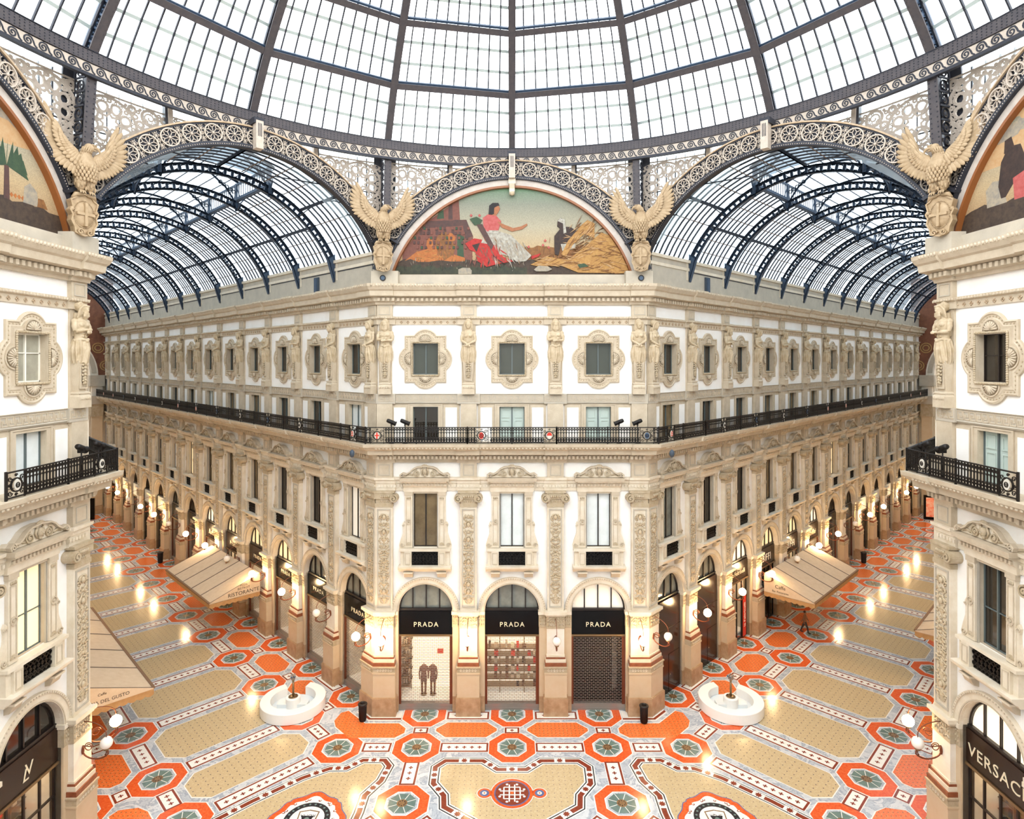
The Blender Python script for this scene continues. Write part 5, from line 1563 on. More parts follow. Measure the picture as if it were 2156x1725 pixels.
def lunette(kind):
    disc = MB(); n = 40
    lo = math.asin((27.8-AZ)/7.98)
    P = [(7.98*cos(a), AZ+7.98*sin(a)) for a in [lo+(pi-2*lo)*i/n for i in range(n+1)]]
    disc.ext(P, .1, .2, 'mosaic_sky')
    art = MB(); ly = [0]
    def poly(pts, m, z=None):
        ly[0] += 1
        Q = []
        for cx, cy in pts:
            x = (820+.2412*cx-1078)/33.08; zz = 27.8+(197-.2412*cy)/33.08
            r = hypot(x, zz-AZ)
            if r > 7.9: x, zz = x*7.9/r, AZ+(zz-AZ)*7.9/r
            Q.append((x, max(27.82, zz)))
        art.ext(Q, .1-.003-.0002*ly[0], .1, m)
    def wob(x0, x1, y, amp, n, base, seed):
        rn = random.Random(seed)
        return [(x0+(x1-x0)*i/n, y+rn.uniform(-amp, amp)) for i in range(n+1)] + [(x1, base), (x0, base)]
    def strokes(n, x0, x1, y0, y1, a0, a1, l0, l1, w, cols, seed):
        rn = random.Random(seed)
        for _ in range(n):
            x, y, a, L = rn.uniform(x0, x1), rn.uniform(y0, y1), rn.uniform(a0, a1), rn.uniform(l0, l1)
            if hypot((820+.2412*x-1078)/33.08, 2.4+(197-.2412*y)/33.08) > 7.6: continue
            poly([(x, y), (x+L*.5*cos(a)-w*sin(a), y+L*.5*sin(a)+w*cos(a)), (x+L*cos(a), y+L*sin(a)), (x+L*.5*cos(a)+w*.4*sin(a), y+L*.5*sin(a)-w*.4*cos(a))], rn.choice(cols))
    if kind == 'centre':
        poly([(300, 350), (330, 330), (560, 170), (600, 160), (615, 340), (300, 350)], 'mo_brick'); poly([(415, 260), (470, 250), (475, 325), (412, 330)], 'mo_green')
        poly([(512, 210), (545, 190), (550, 335), (512, 335)], 'mo_brick_d'); poly([(240, 385), (330, 340), (670, 335), (690, 385)], 'mo_brick_d')
        poly([(110, 640), (150, 560), (240, 385), (690, 385), (730, 480), (720, 700), (110, 700)], 'mo_brick')
        poly([(640, 390), (690, 385), (730, 480), (660, 500)], 'mo_brick_d')
        for i in range(5): poly([(260+i*70, 420), (285+i*70, 420), (285+i*70, 470), (260+i*70, 470)], 'mo_brick_d')
        poly([(330, 500), (370, 500), (380, 560), (340, 600), (320, 560)], 'mo_orange'); poly([(590, 460), (640, 480), (650, 680), (590, 680)], 'mo_green')
        poly(wob(1180, 2100, 570, 18, 24, 700, 1), 'mo_straw_d'); poly(wob(20, 2140, 690, 12, 40, 815, 2), 'mo_earth'); poly(wob(20, 1200, 745, 16, 30, 815, 3), 'mo_grass')
        poly([(600, 770), (640, 755), (700, 758), (718, 780), (715, 812), (600, 812)], 'mo_cloud')
        # resting animal
        poly([(130, 695), (230, 620), (330, 590), (420, 560), (500, 600), (560, 660), (660, 685), (655, 700), (540, 702), (440, 690), (340, 705), (250, 705), (180, 680)], 'mo_orange')
        poly([(400, 560), (420, 480), (470, 440), (530, 450), (570, 500), (575, 560), (560, 640), (480, 690), (430, 640)], 'mo_straw_d'); poly([(500, 455), (545, 455), (578, 490), (565, 520), (520, 530)], 'mo_orange')
        strokes(40, 410, 540, 470, 660, 1.2, 2.0, 25, 60, 5, ['mo_brick', 'mo_orange', 'mo_straw_d'], 21); strokes(20, 220, 420, 600, 680, -.3, .3, 20, 60, 4, ['mo_straw_d', 'mo_straw'], 22)
        poly([(560, 640), (655, 668), (660, 692), (560, 690)], 'mo_orange'); strokes(90, 60, 1200, 700, 790, -1.9, -1.2, 15, 45, 3, ['mo_green', 'mo_grass', 'mo_earth', 'mo_cloud'], 23)
        strokes(60, 1200, 2050, 520, 700, -1.8, -1.3, 30, 70, 2, ['mo_straw', 'mo_straw_d', 'mo_earth'], 24)
        for r_ in range(5):
            for c_ in range(14):
                if (r_*5+c_*3) % 4: poly([(225+c_*35-r_*6, 400+r_*42), (243+c_*35-r_*6, 400+r_*42), (243+c_*35-r_*6, 424+r_*42), (225+c_*35-r_*6, 424+r_*42)], ['mo_brick_d', 'mo_brick', 'mo_green', 'mo_brick_d'][(r_+c_) % 4])
        # seated robed figure with red cloth
        poly([(660, 545), (740, 500), (800, 510), (950, 560), (990, 660), (1090, 700), (960, 720), (850, 750), (770, 700), (750, 620), (700, 600)], 'mo_red')
        poly([(720, 560), (790, 540), (760, 620)], 'mo_dark')
        poly([(800, 540), (840, 430), (960, 440), (1060, 470), (1160, 570), (1240, 650), (1190, 700), (1110, 705), (1040, 650), (960, 640), (930, 560)], 'mo_white')
        for i in range(5): poly([(900+i*55, 490+i*14), (915+i*55, 485+i*14), (985+i*52, 640+i*10), (965+i*52, 645+i*10)], 'mo_cloud')
        poly([(815, 320), (860, 290), (930, 300), (975, 350), (950, 430), (850, 440), (820, 400)], 'mo_pink'); poly([(940, 350), (990, 375), (1080, 410), (1150, 395), (1200, 370), (1205, 385), (1160, 420), (1070, 440), (980, 405)], 'mo_skin')
        poly([(815, 400), (850, 500), (890, 545), (875, 560), (830, 520), (800, 440)], 'mo_skin'); poly([(900, 300), (905, 240), (950, 210), (965, 240), (950, 270), (930, 300)], 'mo_skin')
        poly([(865, 290), (870, 215), (900, 190), (950, 190), (960, 212), (915, 230), (912, 290)], 'mo_hair'); poly([(1235, 660), (1320, 630), (1300, 660), (1245, 682)], 'mo_red')
        for x, y in ((712, 300), (785, 300), (735, 330), (760, 350), (1360, 520), (1390, 580), (1340, 560), (1215, 575)): poly([(x-12, y), (x, y-14), (x+13, y), (x, y+13)], 'mo_pink')
        poly([(700, 330), (760, 310), (810, 340), (790, 380), (740, 385)], 'mo_green'); poly([(760, 380), (810, 375), (910, 560), (890, 600), (860, 560)], 'mo_brick_d')
        strokes(26, 700, 980, 560, 720, .5, 1.9, 40, 110, 9, ['mo_dark', 'mo_red', 'mo_brick'], 25); strokes(34, 900, 1180, 490, 680, .9, 1.5, 40, 110, 6, ['mo_cloud', 'mo_white', 'mo_straw_d'], 26)
        poly([(870, 430), (950, 432), (960, 462), (860, 458)], 'mo_white'); poly([(1240, 655), (1320, 632), (1300, 660), (1245, 680)], 'mo_red')
        # stooping harvester and sheaves
        poly([(1440, 600), (1440, 480), (1480, 430), (1500, 400), (1580, 400), (1640, 440), (1640, 500), (1580, 560), (1500, 550), (1475, 650), (1445, 640)], 'mo_dark')
        poly([(1465, 395), (1470, 340), (1500, 322), (1530, 340), (1520, 400), (1490, 415)], 'mo_dark'); poly([(1468, 350), (1490, 322), (1530, 335), (1545, 450), (1520, 460), (1515, 370)], 'mo_white')
        poly([(1495, 550), (1620, 545), (1625, 590), (1510, 610)], 'mo_white')
        poly([(1500, 640), (1560, 520), (1680, 380), (1730, 340), (1790, 370), (1790, 500), (1700, 460), (1600, 560), (1540, 660)], 'mo_straw')
        poly([(1230, 730), (1380, 660), (1560, 690), (1720, 560), (1850, 450), (1930, 470), (2040, 620), (2120, 800), (1650, 800), (1500, 740), (1300, 745)], 'mo_straw')
        rn = random.Random(8)
        strokes(110, 1500, 2080, 430, 790, -.9, .5, 50, 130, 4, ['mo_straw_d', 'mo_peach', 'mo_straw', 'mo_straw_d'], 27); strokes(40, 1250, 1650, 670, 740, -.5, .3, 50, 120, 4, ['mo_straw_d', 'mo_peach'], 28); strokes(40, 1540, 1760, 390, 640, -1.1, -.6, 50, 120, 4, ['mo_straw_d', 'mo_peach'], 29)
        for i in range(46):
            x, y = rn.uniform(1600, 2060), rn.uniform(560, 790); a = rn.uniform(-.7, .4); L = rn.uniform(60, 120)
            if hypot((820+.2412*x-1078)/33.08, 2.4+(197-.2412*y)/33.08) > 7.7: continue
            poly([(x, y), (x+L*cos(a), y+L*sin(a)), (x+L*cos(a)-2, y+L*sin(a)+7)], rn.choice(['mo_straw_d', 'mo_peach', 'mo_straw_d']))
        poly([(1260, 775), (1300, 740), (1380, 745), (1420, 770), (1380, 790), (1280, 790)], 'mo_cloud'); poly([(1640, 730), (1700, 720), (1740, 745), (1660, 760)], 'mo_green')
    else:
        rn = random.Random(3)
        for i in range(14):
            x, y = rn.uniform(300, 1900), rn.uniform(150, 480); w = rn.uniform(120, 300)
            poly([(x+w*cos(t)*(1+.2*sin(3*t+i)), y+w*.3*sin(t)) for t in [2*pi*k/14 for k in range(14)]], rn.choice(['mo_cloud', 'mo_peach', 'mo_cloud']))
        poly(wob(20, 2140, 690, 16, 40, 815, 6), 'mo_earth')
        if kind == 'left':
            for i in range(11):
                a = pi*i/10; poly([(1680, 520), (1680+110*cos(a)+8, 500-130*sin(a)), (1680+150*cos(a), 560-90*sin(a))], 'mo_green')
            poly([(1665, 520), (1695, 520), (1700, 700), (1660, 700)], 'mo_brick_d')
            for i in range(6): poly([(1700+i*26, 668), (1712+i*26, 655), (1724+i*26, 668), (1712+i*26, 682)], 'mo_orange')
            poly([(1790, 690), (1800, 600), (1840, 570), (1890, 610), (1900, 690)], 'mo_cloud'); poly([(1890, 690), (1900, 640), (1940, 640), (1970, 690)], 'mo_straw_d')
        else:
            poly([(250, 700), (240, 600), (290, 560), (350, 570), (390, 700)], 'mo_cloud')
            poly([(330, 600), (350, 470), (400, 400), (480, 410), (540, 560), (450, 590), (380, 670), (350, 670)], 'mo_dark'); poly([(370, 430), (375, 360), (420, 350), (440, 410), (400, 435)], 'mo_dark')
            poly([(430, 580), (540, 550), (580, 700), (440, 700)], 'mo_pink')
    ms = MB(); ms.arc(8.02, 8.42, R(17), R(163), -.12, .25, 'marble_ring', 0, AZ, 44)
    bd = MB(); bd.arc(7.9, 8.03, R(17.6), R(162.4), -.16, .2, 'wood_border', 0, AZ, 44)
    kb = MB(); kb.box(-.22, .22, -.5, .1, 33.45, 33.75, 'stone_pale'); kb.prof([(0, 32.85), (.22, 32.85), (.35, 33.0), (.3, 33.2), (.5, 33.45), (0, 33.45)], -.17, .17, 'stone_pale'); kb.ball((0, -.28, 32.88), (.15, .12, .14), 'stone_carved')
    bk = MB(); bk.ext([(8.45*cos(a), AZ+8.45*sin(a)) for a in [R(15)+(pi-2*R(15))*i/24 for i in range(25)]], .25, .8, 'stone_grey')
    return [('picture_ground', disc.mesh('picture_ground'), [('picture', art.mesh('picture'))]), ('marble_surround', ms.mesh('marble_surround')), ('brown_border', bd.mesh('brown_border')), ('keystone_corbel', kb.mesh('keystone_corbel')), ('backing', bk.mesh('backing'))]
mat('wood_border', '8a5228', .45)
place('lunette_mosaic', lunette('centre'), FC.p(0), FC.rz, 'semicircular mosaic of seated figure, resting animal and harvester among straw, facing us', 'mosaic')
place('lunette_mosaic', lunette('left'), SL.p(0), SL.rz, 'semicircular mosaic with green palm and orange sky, cut off at the left edge', 'mosaic')
place('lunette_mosaic', lunette('right'), SR.p(0), SR.rz, 'semicircular mosaic with bent dark figure and orange sky, cut off at the right edge', 'mosaic')

# ------------------------------------------------------------------ eagles
def eagle(mir):
    m = 'stone_eagle'
    sh = MB()
    P = [(-.38, .05), (-.2, 0), (0, -.05), (.2, 0), (.38, .05), (.42, .3), (.55, .55), (.5, .8), (.6, 1.0), (.5, 1.15), (.58, 1.45), (.42, 1.55), (.3, 1.72), (0, 1.78), (-.3, 1.72), (-.42, 1.55), (-.58, 1.45), (-.5, 1.15), (-.6, 1.0), (-.5, .8), (-.55, .55), (-.42, .3)]
    sh.ext(P, -.55, -.25, m); 
    sh.rib(P, .07, -.62, -.5, m, True)
    for sx in (-1, 1):
        sh.spiral(sx*.2, .1, .14, 1.3, .06, -.68, -.5, m, dirn=-sx, n=14); sh.tube([(sx*.1, -.6, 1.76), (sx*.4, -.62, 1.72), (sx*.5, -.55, 1.55)], [.08, .09, .06], m, 8)
        sh.ball((sx*.52, -.55, 1.05), (.09, .1, .11), m)
    ov = MB()
    ov.lathe([(0, .14), (.25, .12), (.4, .04), (.42, 0)], m, (0, 0, 0), 28); o2 = MB()
    o2.merge(ov, Matrix.Translation((0, -.53, .88)) @ Matrix.Rotation(pi/2, 4, 'X') @ Matrix.Diagonal((1, 1.35, 1, 1)))
    for i in range(44):
        a = 2*pi*i/44; o2.ball((.44*cos(a), -.57, .88+.6*sin(a)), .028, m, 5, 3)
    o2.box(-.06, .06, -.73, -.55, .36, 1.4, m); o2.box(-.38, .38, -.72, -.55, .83, .95, m)
    bd = MB()
    lean = lambda t: -.55-.1*t
    rings = []
    for z, rx, ry, y in ((2.15, .2, .2, -.45), (2.35, .36, .3, -.5), (2.65, .46, .38, -.55), (2.95, .47, .4, -.6), (3.2, .42, .36, -.62), (3.4, .3, .28, -.62), (3.55, .22, .22, -.63), (3.7, .2, .2, -.66)):
        rings.append(ell(0, y, z, rx, ry, 20))
    bd.loft(rings, m)
    # legs and tail
    for sx in (-1, 1):
        bd.loft([ell(sx*.2, -.6-.02, z, rx, rx, 12, .06, 5) for z, rx in ((1.9, .09), (2.05, .17), (2.3, .23), (2.6, .22))], m)
        for t in (-1, 0, 1): bd.tube([(sx*.2, -.66, 1.92), (sx*.2+t*.09, -.78, 1.86), (sx*.2+t*.11, -.84, 1.76)], [.055, .045, .02], m, 6)
        for k in range(10):
            a = k*.63; bd.ball((sx*.2+.2*cos(a), -.62+.2*sin(a), 2.2-.02*k+.1*(k % 3)), (.05, .05, .12), m, 6, 4)
    for t in range(5): bd.tube([((t-2)*.06, -.3, 2.3), ((t-2)*.13, -.25, 1.7)], [.07, .05], m, 6)
    rn = random.Random(2)
    for row in range(9):
        z = 2.4+row*.14; rr = (.42, .46, .48, .49, .47, .42, .35, .28, .23)[row]
        for k in range(9):
            a = -pi*(k+.5*(row % 2)+.25)/9.5
            bd.ball((rr*cos(a), -.6+rr*.82*sin(a), z), (.075, .05, .11), m, 6, 4)
    hx = .12
    bd.ball((hx, -.72, 3.86), (.2, .2, .2), m, 14, 10)
    for k in range(14):
        a = k*.45; bd.tube([(hx*.6+.17*cos(a), -.7+.15*sin(a), 3.86), (.21*cos(a), -.66+.2*sin(a), 3.6)], [.05, .03], m, 5)
    bd.tube([(hx+.12, -.8, 3.9), (hx+.28, -.86, 3.88), (hx+.36, -.88, 3.78), (hx+.34, -.88, 3.68)], [.09, .07, .05, .015], m, 8)
    bd.tube([(hx+.1, -.8, 3.8), (hx+.24, -.84, 3.76)], [.06, .03], m, 6)
    bd.ball((hx+.14, -.87, 3.93), (.05, .04, .035), m, 8, 5); bd.tube([(hx+.02, -.86, 4.0), (hx+.22, -.9, 3.98)], [.03, .03], m, 6)
    def wing(sx):
        w = MB()
        def feather(x, y, z, ang, L, wd, th=.05):
            M = Matrix.Rotation(-ang, 4, 'Y')
            c = MB()
            c.loft([[(t*L, -th*k*cos(q_), wd*k*sin(q_)) for q_ in [2*pi*j/8 for j in range(8)]] for t, k in ((0, .5), (.25, .95), (.6, 1.0), (.85, .8), (.96, .45), (1, .08))], m)
            c.map(lambda a, b2, d: (a, b2, d))
            w.merge(c, Matrix.Translation((x, y, z)) @ M)
        S = (.25, 3.3); W = (.95, 3.95)
        for i in range(9):      # long flight feathers
            t = i/8; feather(W[0]-.25*t, -.5-.012*i, W[1]-.1-.35*t, R(66-74*t), 1.65-.55*t, .13)
        for i in range(9):      # secondaries
            t = i/8; feather(W[0]-.25-.5*t, -.62-.012*i, 3.55-.3*t, R(-12-62*t), 1.0-.2*t, .13)
        for i in range(12):
            t = i/11; feather(W[0]-.02-.62*t, -.66-.01*i, W[1]+.02-.55*t, R(62-125*t), .8-.25*t, .11)
        for i in range(14):
            t = i/13; feather(W[0]-.0-.6*t, -.74-.004*i, W[1]+.0-.5*t, R(60-130*t), .42, .09)
        for i in range(12):
            t = i/11; feather(W[0]-.05-.55*t, -.79, W[1]-.05-.45*t, R(50-120*t), .24, .08)
        w.tube([(S[0], -.62, S[1]-.15), (.5, -.7, 3.55), (W[0], -.66, W[1]), (1.2, -.58, 4.45), (1.55, -.5, 5.1)], [.16, .14, .1, .07, .03], m, 10)
        w.map(lambda a, b2, c2: (sx*a, b2+.12*a*0, c2))
        return w
    wl, wr = wing(-1), wing(1)
    if mir:
        for q_ in (bd,): q_.map(lambda a, b2, c2: (-a, b2, c2))
    return [('body', bd.mesh('eagle_body')), ('wing', wl.mesh('eagle_wing')), ('wing', wr.mesh('eagle_wing')), ('cartouche', sh.mesh('cartouche'), [('cross_shield', o2.mesh('cross_shield'))])]
EA, EB = eagle(False), eagle(True)
for P, loc, rz, lab in ((EA, (-8.2, 38.45), pi/8, 'stone eagle on a cross shield left of the mosaic facing us'), (EB, (8.2, 38.45), -pi/8, 'stone eagle on a cross shield right of the mosaic facing us'),
                        (EA, (-19.5, 27.4), 3*pi/8, 'large near stone eagle with spread wings at the left edge'), (EB, (19.5, 27.4), -3*pi/8, 'large near stone eagle with spread wings at the right edge')):
    place('eagle_sculpture', P, (loc[0], loc[1], 27.9), rz, lab, 'sculpture', 'stone eagles under the dome posts')

# ------------------------------------------------------------------ arcade vaults
HW = WIDTH/2
def vault_meshes():
    rb = MB(); RI, RO = 8.25, 8.78; a0, a1 = R(26), R(154); n = 36
    for r0, r1, y in ((RI, RI+.09, .12), (RO-.09, RO, .12)): rb.arc(r0, r1, a0, a1, -y, y, 'iron_blue', 0, AZ, n)
    k = 44
    for i in range(k+1):
        a = a0+(a1-a0)*i/k
        w = .16
        rb.rib([((RI+.05)*cos(a), AZ+(RI+.05)*sin(a)), ((RO-.05)*cos(a), AZ+(RO-.05)*sin(a))], w, -.04, .04, 'iron_blue')
        for s_ in (-1, 1):
            e = a+s_*.0205
            rb.rib([((RI+.16)*cos(e), AZ+(RI+.16)*sin(e)), ((RI+.08)*cos(e), AZ+(RI+.08)*sin(e))], .12, -.04, .04, 'iron_blue')
            rb.rib([((RO-.16)*cos(e), AZ+(RO-.16)*sin(e)), ((RO-.08)*cos(e), AZ+(RO-.08)*sin(e))], .12, -.04, .04, 'iron_blue')
    M = Matrix.Rotation(pi/2, 4, 'Z')
    r2 = MB(); r2.merge(rb, M)
    br = MB()
    for s_ in (-1, 1):
        P = [(s_*(HW-.02), 29.75), (s_*(HW-.5), 29.35), (s_*(HW-.45), 29.15), (s_*(HW-.3), 28.7), (s_*(HW-.02), 27.85)]
        if s_ > 0: P = P[::-1]
        br.ext(P, -.09, .09, 'iron_blue'); br.rib([(s_*(HW-.55), 29.4), (s_*(HW-.04), 27.8)], .06, -.14, .14, 'iron_blue')
    b2 = MB(); b2.merge(br, M)
    # bay glazing (x from 0 to PITCH)
    def arcpt(a, r=8.9): return (r*cos(a), AZ+r*sin(a))
    def bay(full, L=PITCH):
        bars = MB(); gl = MB(); pu = MB()
        ab = pi/2 if full else math.acos(3.2/8.9)
        NA = 12
        for s_ in (1, -1):
            A = [R(25.5)+(ab-R(25.5))*i/NA for i in range(NA+1)]
            for j in range(1, 10 if not full else 9):
                x = L*j/9
                if x > L-.1: continue
                for p, t in zip(A, A[1:]):
                    a_, c_ = arcpt(p), arcpt(t); d_, e_ = arcpt(p, 9.0), arcpt(t, 9.0)
                    vs = [(x-.025, s_*a_[0], a_[1]), (x+.025, s_*a_[0], a_[1]), (x+.025, s_*c_[0], c_[1]), (x-.025, s_*c_[0], c_[1]),
                          (x-.025, s_*d_[0], d_[1]), (x+.025, s_*d_[0], d_[1]), (x+.025, s_*e_[0], e_[1]), (x-.025, s_*e_[0], e_[1])]
                    bars.add(vs, [(0, 1, 2, 3), (0, 3, 7, 4), (1, 5, 6, 2)], 'iron_dark')
            NP = 7
            for i in range(0, NP+1):
                a = A[0]+(A[-1]-A[0])*i/NP; p = arcpt(a, 8.86)
                big = i in (3, NP)
                w = .05 if big else .025
                pu.box(0, L, s_*p[0]-w, s_*p[0]+w, p[1]-w-(.1 if big else 0), p[1]+w*.6, 'iron_dark' if big else 'tracery_rust')
                if i == 3:
                    q0 = arcpt(a, 8.75)
                    pu.tube([(0, s_*q0[0]*.985, q0[1]-.5), (L*.15, s_*q0[0], q0[1]-.22), (L*.32, s_*q0[0], q0[1]-.08)], .035, 'iron_dark', 5); pu.tube([(L, s_*q0[0]*.985, q0[1]-.5), (L*.85, s_*q0[0], q0[1]-.22), (L*.68, s_*q0[0], q0[1]-.08)], .035, 'iron_dark', 5)
            for p, t in zip(A, A[1:]):
                a_, c_ = arcpt(p, 8.97), arcpt(t, 8.97)
                gl.add([(0, s_*a_[0], a_[1]), (L, s_*a_[0], a_[1]), (L, s_*c_[0], c_[1]), (0, s_*c_[0], c_[1])], [(0, 1, 2, 3)], 'glass_vault', True)
        if not full:
            zb = AZ+sqrt(8.9**2-3.2**2)
            for s_ in (1, -1):
                y = s_*3.2
                pu.box(0, L, y-.09, y+.09, zb-.05, zb+.14, 'iron_blue'); pu.box(0, L, y-.09, y+.09, zb+1.0, zb+1.12, 'iron_blue')
                for j in range(14): bars.box(L*j/14-.02, L*j/14+.02, y-.03, y+.03, zb+.1, zb+1.0, 'iron_blue')
                gl.add([(0, y, zb+.1), (L, y, zb+.1), (L, y, zb+1.0), (0, y, zb+1.0)], [(0, 1, 2, 3)], 'glass_lantern')
                # bracket arches under the sill
                pu.tube([(0, y, zb-.75), (L*.12, y, zb-.35), (L*.3, y, zb-.1)], .045, 'iron_blue', 5); pu.tube([(L, y, zb-.75), (L*.88, y, zb-.35), (L*.7, y, zb-.1)], .045, 'iron_blue', 5)
            Y = [-3.6+7.2*i/10 for i in range(11)]
            zz = lambda y: zb+1.1+.95*(1-(y/3.6)**2)
            for y0, y1 in zip(Y, Y[1:]):
                gl.add([(0, y0, zz(y0)+.08), (L, y0, zz(y0)+.08), (L, y1, zz(y1)+.08), (0, y1, zz(y1)+.08)], [(0, 1, 2, 3)], 'glass_vault', True)
                for j in range(9):
                    x = L*j/9
                    bars.add([(x-.025, y0, zz(y0)), (x+.025, y0, zz(y0)), (x+.025, y1, zz(y1)), (x-.025, y1, zz(y1))], [(0, 1, 2, 3)], 'iron_dark')
                pu.box(0, L, y0-.02, y0+.02, zz(y0)-.03, zz(y0)+.03, 'iron_dark')
        return bars.mesh('glazing_bar'), pu.mesh('purlin'), gl.mesh('glass_panel')
    zb = AZ+sqrt(8.9**2-3.2**2)
    lt = MB()   # lantern frame carried by each rib
    for s_ in (1, -1):
        lt.box(-.1, .1, s_*3.2-.1, s_*3.2+.1, zb-.6, zb+1.15, 'iron_blue')
        lt.rib([(s_*3.2, zb-.9), (s_*2.9, zb-.2), (s_*2.5, zb+.2), (s_*2.2, zb+.75), (s_*1.9, zb+1.5)], .09, -.05, .05, 'iron_blue') if False else None
        c = MB()
        c.rib([(s_*3.15, zb-.8), (s_*2.9, zb+.1), (s_*2.4, zb+.8), (s_*1.5, zb+1.5)], .1, -.05, .05, 'iron_blue')
        for k_ in range(5): c.circ(s_*(2.95-.22*k_), zb+.55+.13*k_, .12, .045, -.04, .04, 'iron_blue', 8)
        lt.merge(c, M)
        d = MB(); d.rib([(0, zb+.9), (.5, zb+.2), (.1, zb-.5)], .06, -.03, .03, 'iron_blue')
        lt.merge(d, Matrix.Translation((0, s_*3.2, 0))); d2 = MB(); d2.rib([(0, zb+.9), (-.5, zb+.2), (-.1, zb-.5)], .06, -.03, .03, 'iron_blue'); lt.merge(d2, Matrix.Translation((0, s_*3.2, 0)))
    t = MB(); t.rib([(y/2, zb+1.1+.9*(1-(y/2/3.6)**2)) for y in range(-7, 8)], .12, -.08, .08, 'iron_blue'); lt.merge(t, M)
    return r2.mesh('vault_rib'), b2.mesh('rib_bracket'), bay(False), bay(True, U0+2.7), lt.mesh('lantern_frame')
mat('tracery_rust', '6f5b4c', .7)
thin_glass('glass_lantern', (.62, .68, .7), .3, .03)
VR, VB, BAY, BAY0, LANT = vault_meshes()
for nm, fr, lab in (('ceiling_left', Frame((FAL.o[0], FAL.o[1]), 3*pi/4), 'barrel-vaulted glass and iron roof of the left arcade'), ('ceiling_right', Frame((FAR.o[0], FAR.o[1]), pi/4), 'barrel-vaulted glass and iron roof of the right arcade')):
    root = empty(nm, fr.p(0), fr.rz); tag(root, lab, 'glass roof', kind='structure')
    for i in range(NB+1):
        x = U0+2.7+PITCH*(i-1) if i else 0
        L = BAY0 if i == 0 else BAY
        for n_, me in zip(('glazing_bar', 'purlin', 'glass_panel'), L):
            if i == NB and False: continue
            o = link(n_, me, root); o.location = (x, 0, 0)
        if i < NB:
            x2 = U0+2.7+PITCH*i
            o = link('vault_rib', VR, root); o.location = (x2, 0, 0); o3 = link('rib_bracket', VB, o)
            o2 = link('lantern_frame', LANT, root); o2.location = (x2, 0, 0)
# ------------------------------------------------------------------ floor
fb = MB(); STEP = .003; EL = [0]
def fpoly(pts, m, l):
    if len(pts) > 2:
        ar = sum(a[0]*c[1]-c[0]*a[1] for a, c in zip(pts, pts[1:]+pts[:1]))
        if ar < 0: pts = pts[::-1]
    fb.add([(x, y, (l*STEP+(EL[0] % 7)*.0004 if l else 0)) for x, y in pts], [tuple(range(len(pts)))], m)
class T2:   # 2D frame: origin, unit u, unit v
    def __init__(s, o, u, v): s.o, s.u, s.v = o, u, v
    def p(s, a, c): return (s.o[0]+s.u[0]*a+s.v[0]*c, s.o[1]+s.u[1]*a+s.v[1]*c)
def foct(T, a, c, R_, rot, m, l, n=8, sq=1.0):
    fpoly([T.p(a+R_*cos(rot+2*pi*i/n), c+R_*sin(rot+2*pi*i/n)*sq) for i in range(n)], m, l)
def cross(T, a, c, r, l, m='floor_maroon'):
    for dx, dy in ((.62, 0), (-.62, 0), (0, .62), (0, -.62)):
        s_ = r*.42
        fpoly([T.p(a+dx*r-s_, c+dy*r), T.p(a+dx*r, c+dy*r-s_), T.p(a+dx*r+s_, c+dy*r), T.p(a+dx*r, c+dy*r+s_)], m, l)
    s_ = r*.35; fpoly([T.p(a-s_, c-s_), T.p(a+s_, c-s_), T.p(a+s_, c+s_), T.p(a-s_, c+s_)], m, l)
def medal(T, a, c, big=1.0):
    EL[0] += 1
    k = 1/cos(pi/8); r0 = pi/8
    foct(T, a, c, 1.38*k*big, r0, 'floor_white', 1); foct(T, a, c, 1.32*k*big, r0, 'floor_red', 2)
    foct(T, a, c, .84*k*big, r0, 'floor_white', 3); foct(T, a, c, .78*k*big, r0, 'floor_marble', 4); foct(T, a, c, .68*k*big, r0, 'floor_green', 5)
    for i in range(8):
        an = r0+i*pi/4; d = (cos(an), sin(an)); e = (-d[1]*.018, d[0]*.018)
        fpoly([T.p(a+d[0]*.2+e[0], c+d[1]*.2+e[1]), T.p(a+d[0]*.72*big+e[0], c+d[1]*.72*big+e[1]), T.p(a+d[0]*.72*big-e[0], c+d[1]*.72*big-e[1]), T.p(a+d[0]*.2-e[0], c+d[1]*.2-e[1])], 'floor_white', 6)
    foct(T, a, c, .27*big, 0, 'floor_brown', 7, 16)
    for i in range(8): foct(T, a+.17*cos(i*pi/4), c+.17*sin(i*pi/4), .035, 0, 'floor_black', 8, 6)
def bar(T, a0, a1, c0, c1, ncross, along='a'):
    EL[0] += 1
    fpoly([T.p(a0, c0), T.p(a1, c0), T.p(a1, c1), T.p(a0, c1)], 'floor_white', 1)
    def rr(d, m, l): fpoly([T.p(a0+d, c0+d), T.p(a1-d, c0+d), T.p(a1-d, c1-d), T.p(a0+d, c1-d)], m, l)
    rr(.04, 'floor_maroon', 2); rr(.15, 'floor_white', 3)
    for i in range(ncross):
        t = (i+1)/(ncross+1) if ncross > 1 else .5
        if along == 'a': cross(T, a0+.1+(a1-a0-.2)*t, (c0+c1)/2, .13, 4)
        else: cross(T, (a0+a1)/2, c0+.1+(c1-c0-.2)*t, .13, 4)
def cham(T, a0, a1, c0, c1, ch, m, l, pad=.12, mw='floor_white'):
    EL[0] += 1
    def P(d):
        k = ch
        return [T.p(a0+d+k, c0+d), T.p(a1-d-k, c0+d), T.p(a1-d, c0+d+k), T.p(a1-d, c1-d-k), T.p(a1-d-k, c1-d), T.p(a0+d+k, c1-d), T.p(a0+d, c1-d-k), T.p(a0+d, c0+d+k)]
    if mw: fpoly(P(-.05), mw, l)
    fpoly(P(0), m, l+1)
fpoly([(-75, -20), (75, -20), (75, 95), (-75, 95)], 'floor_marble', 0)
ROWV = 3.72
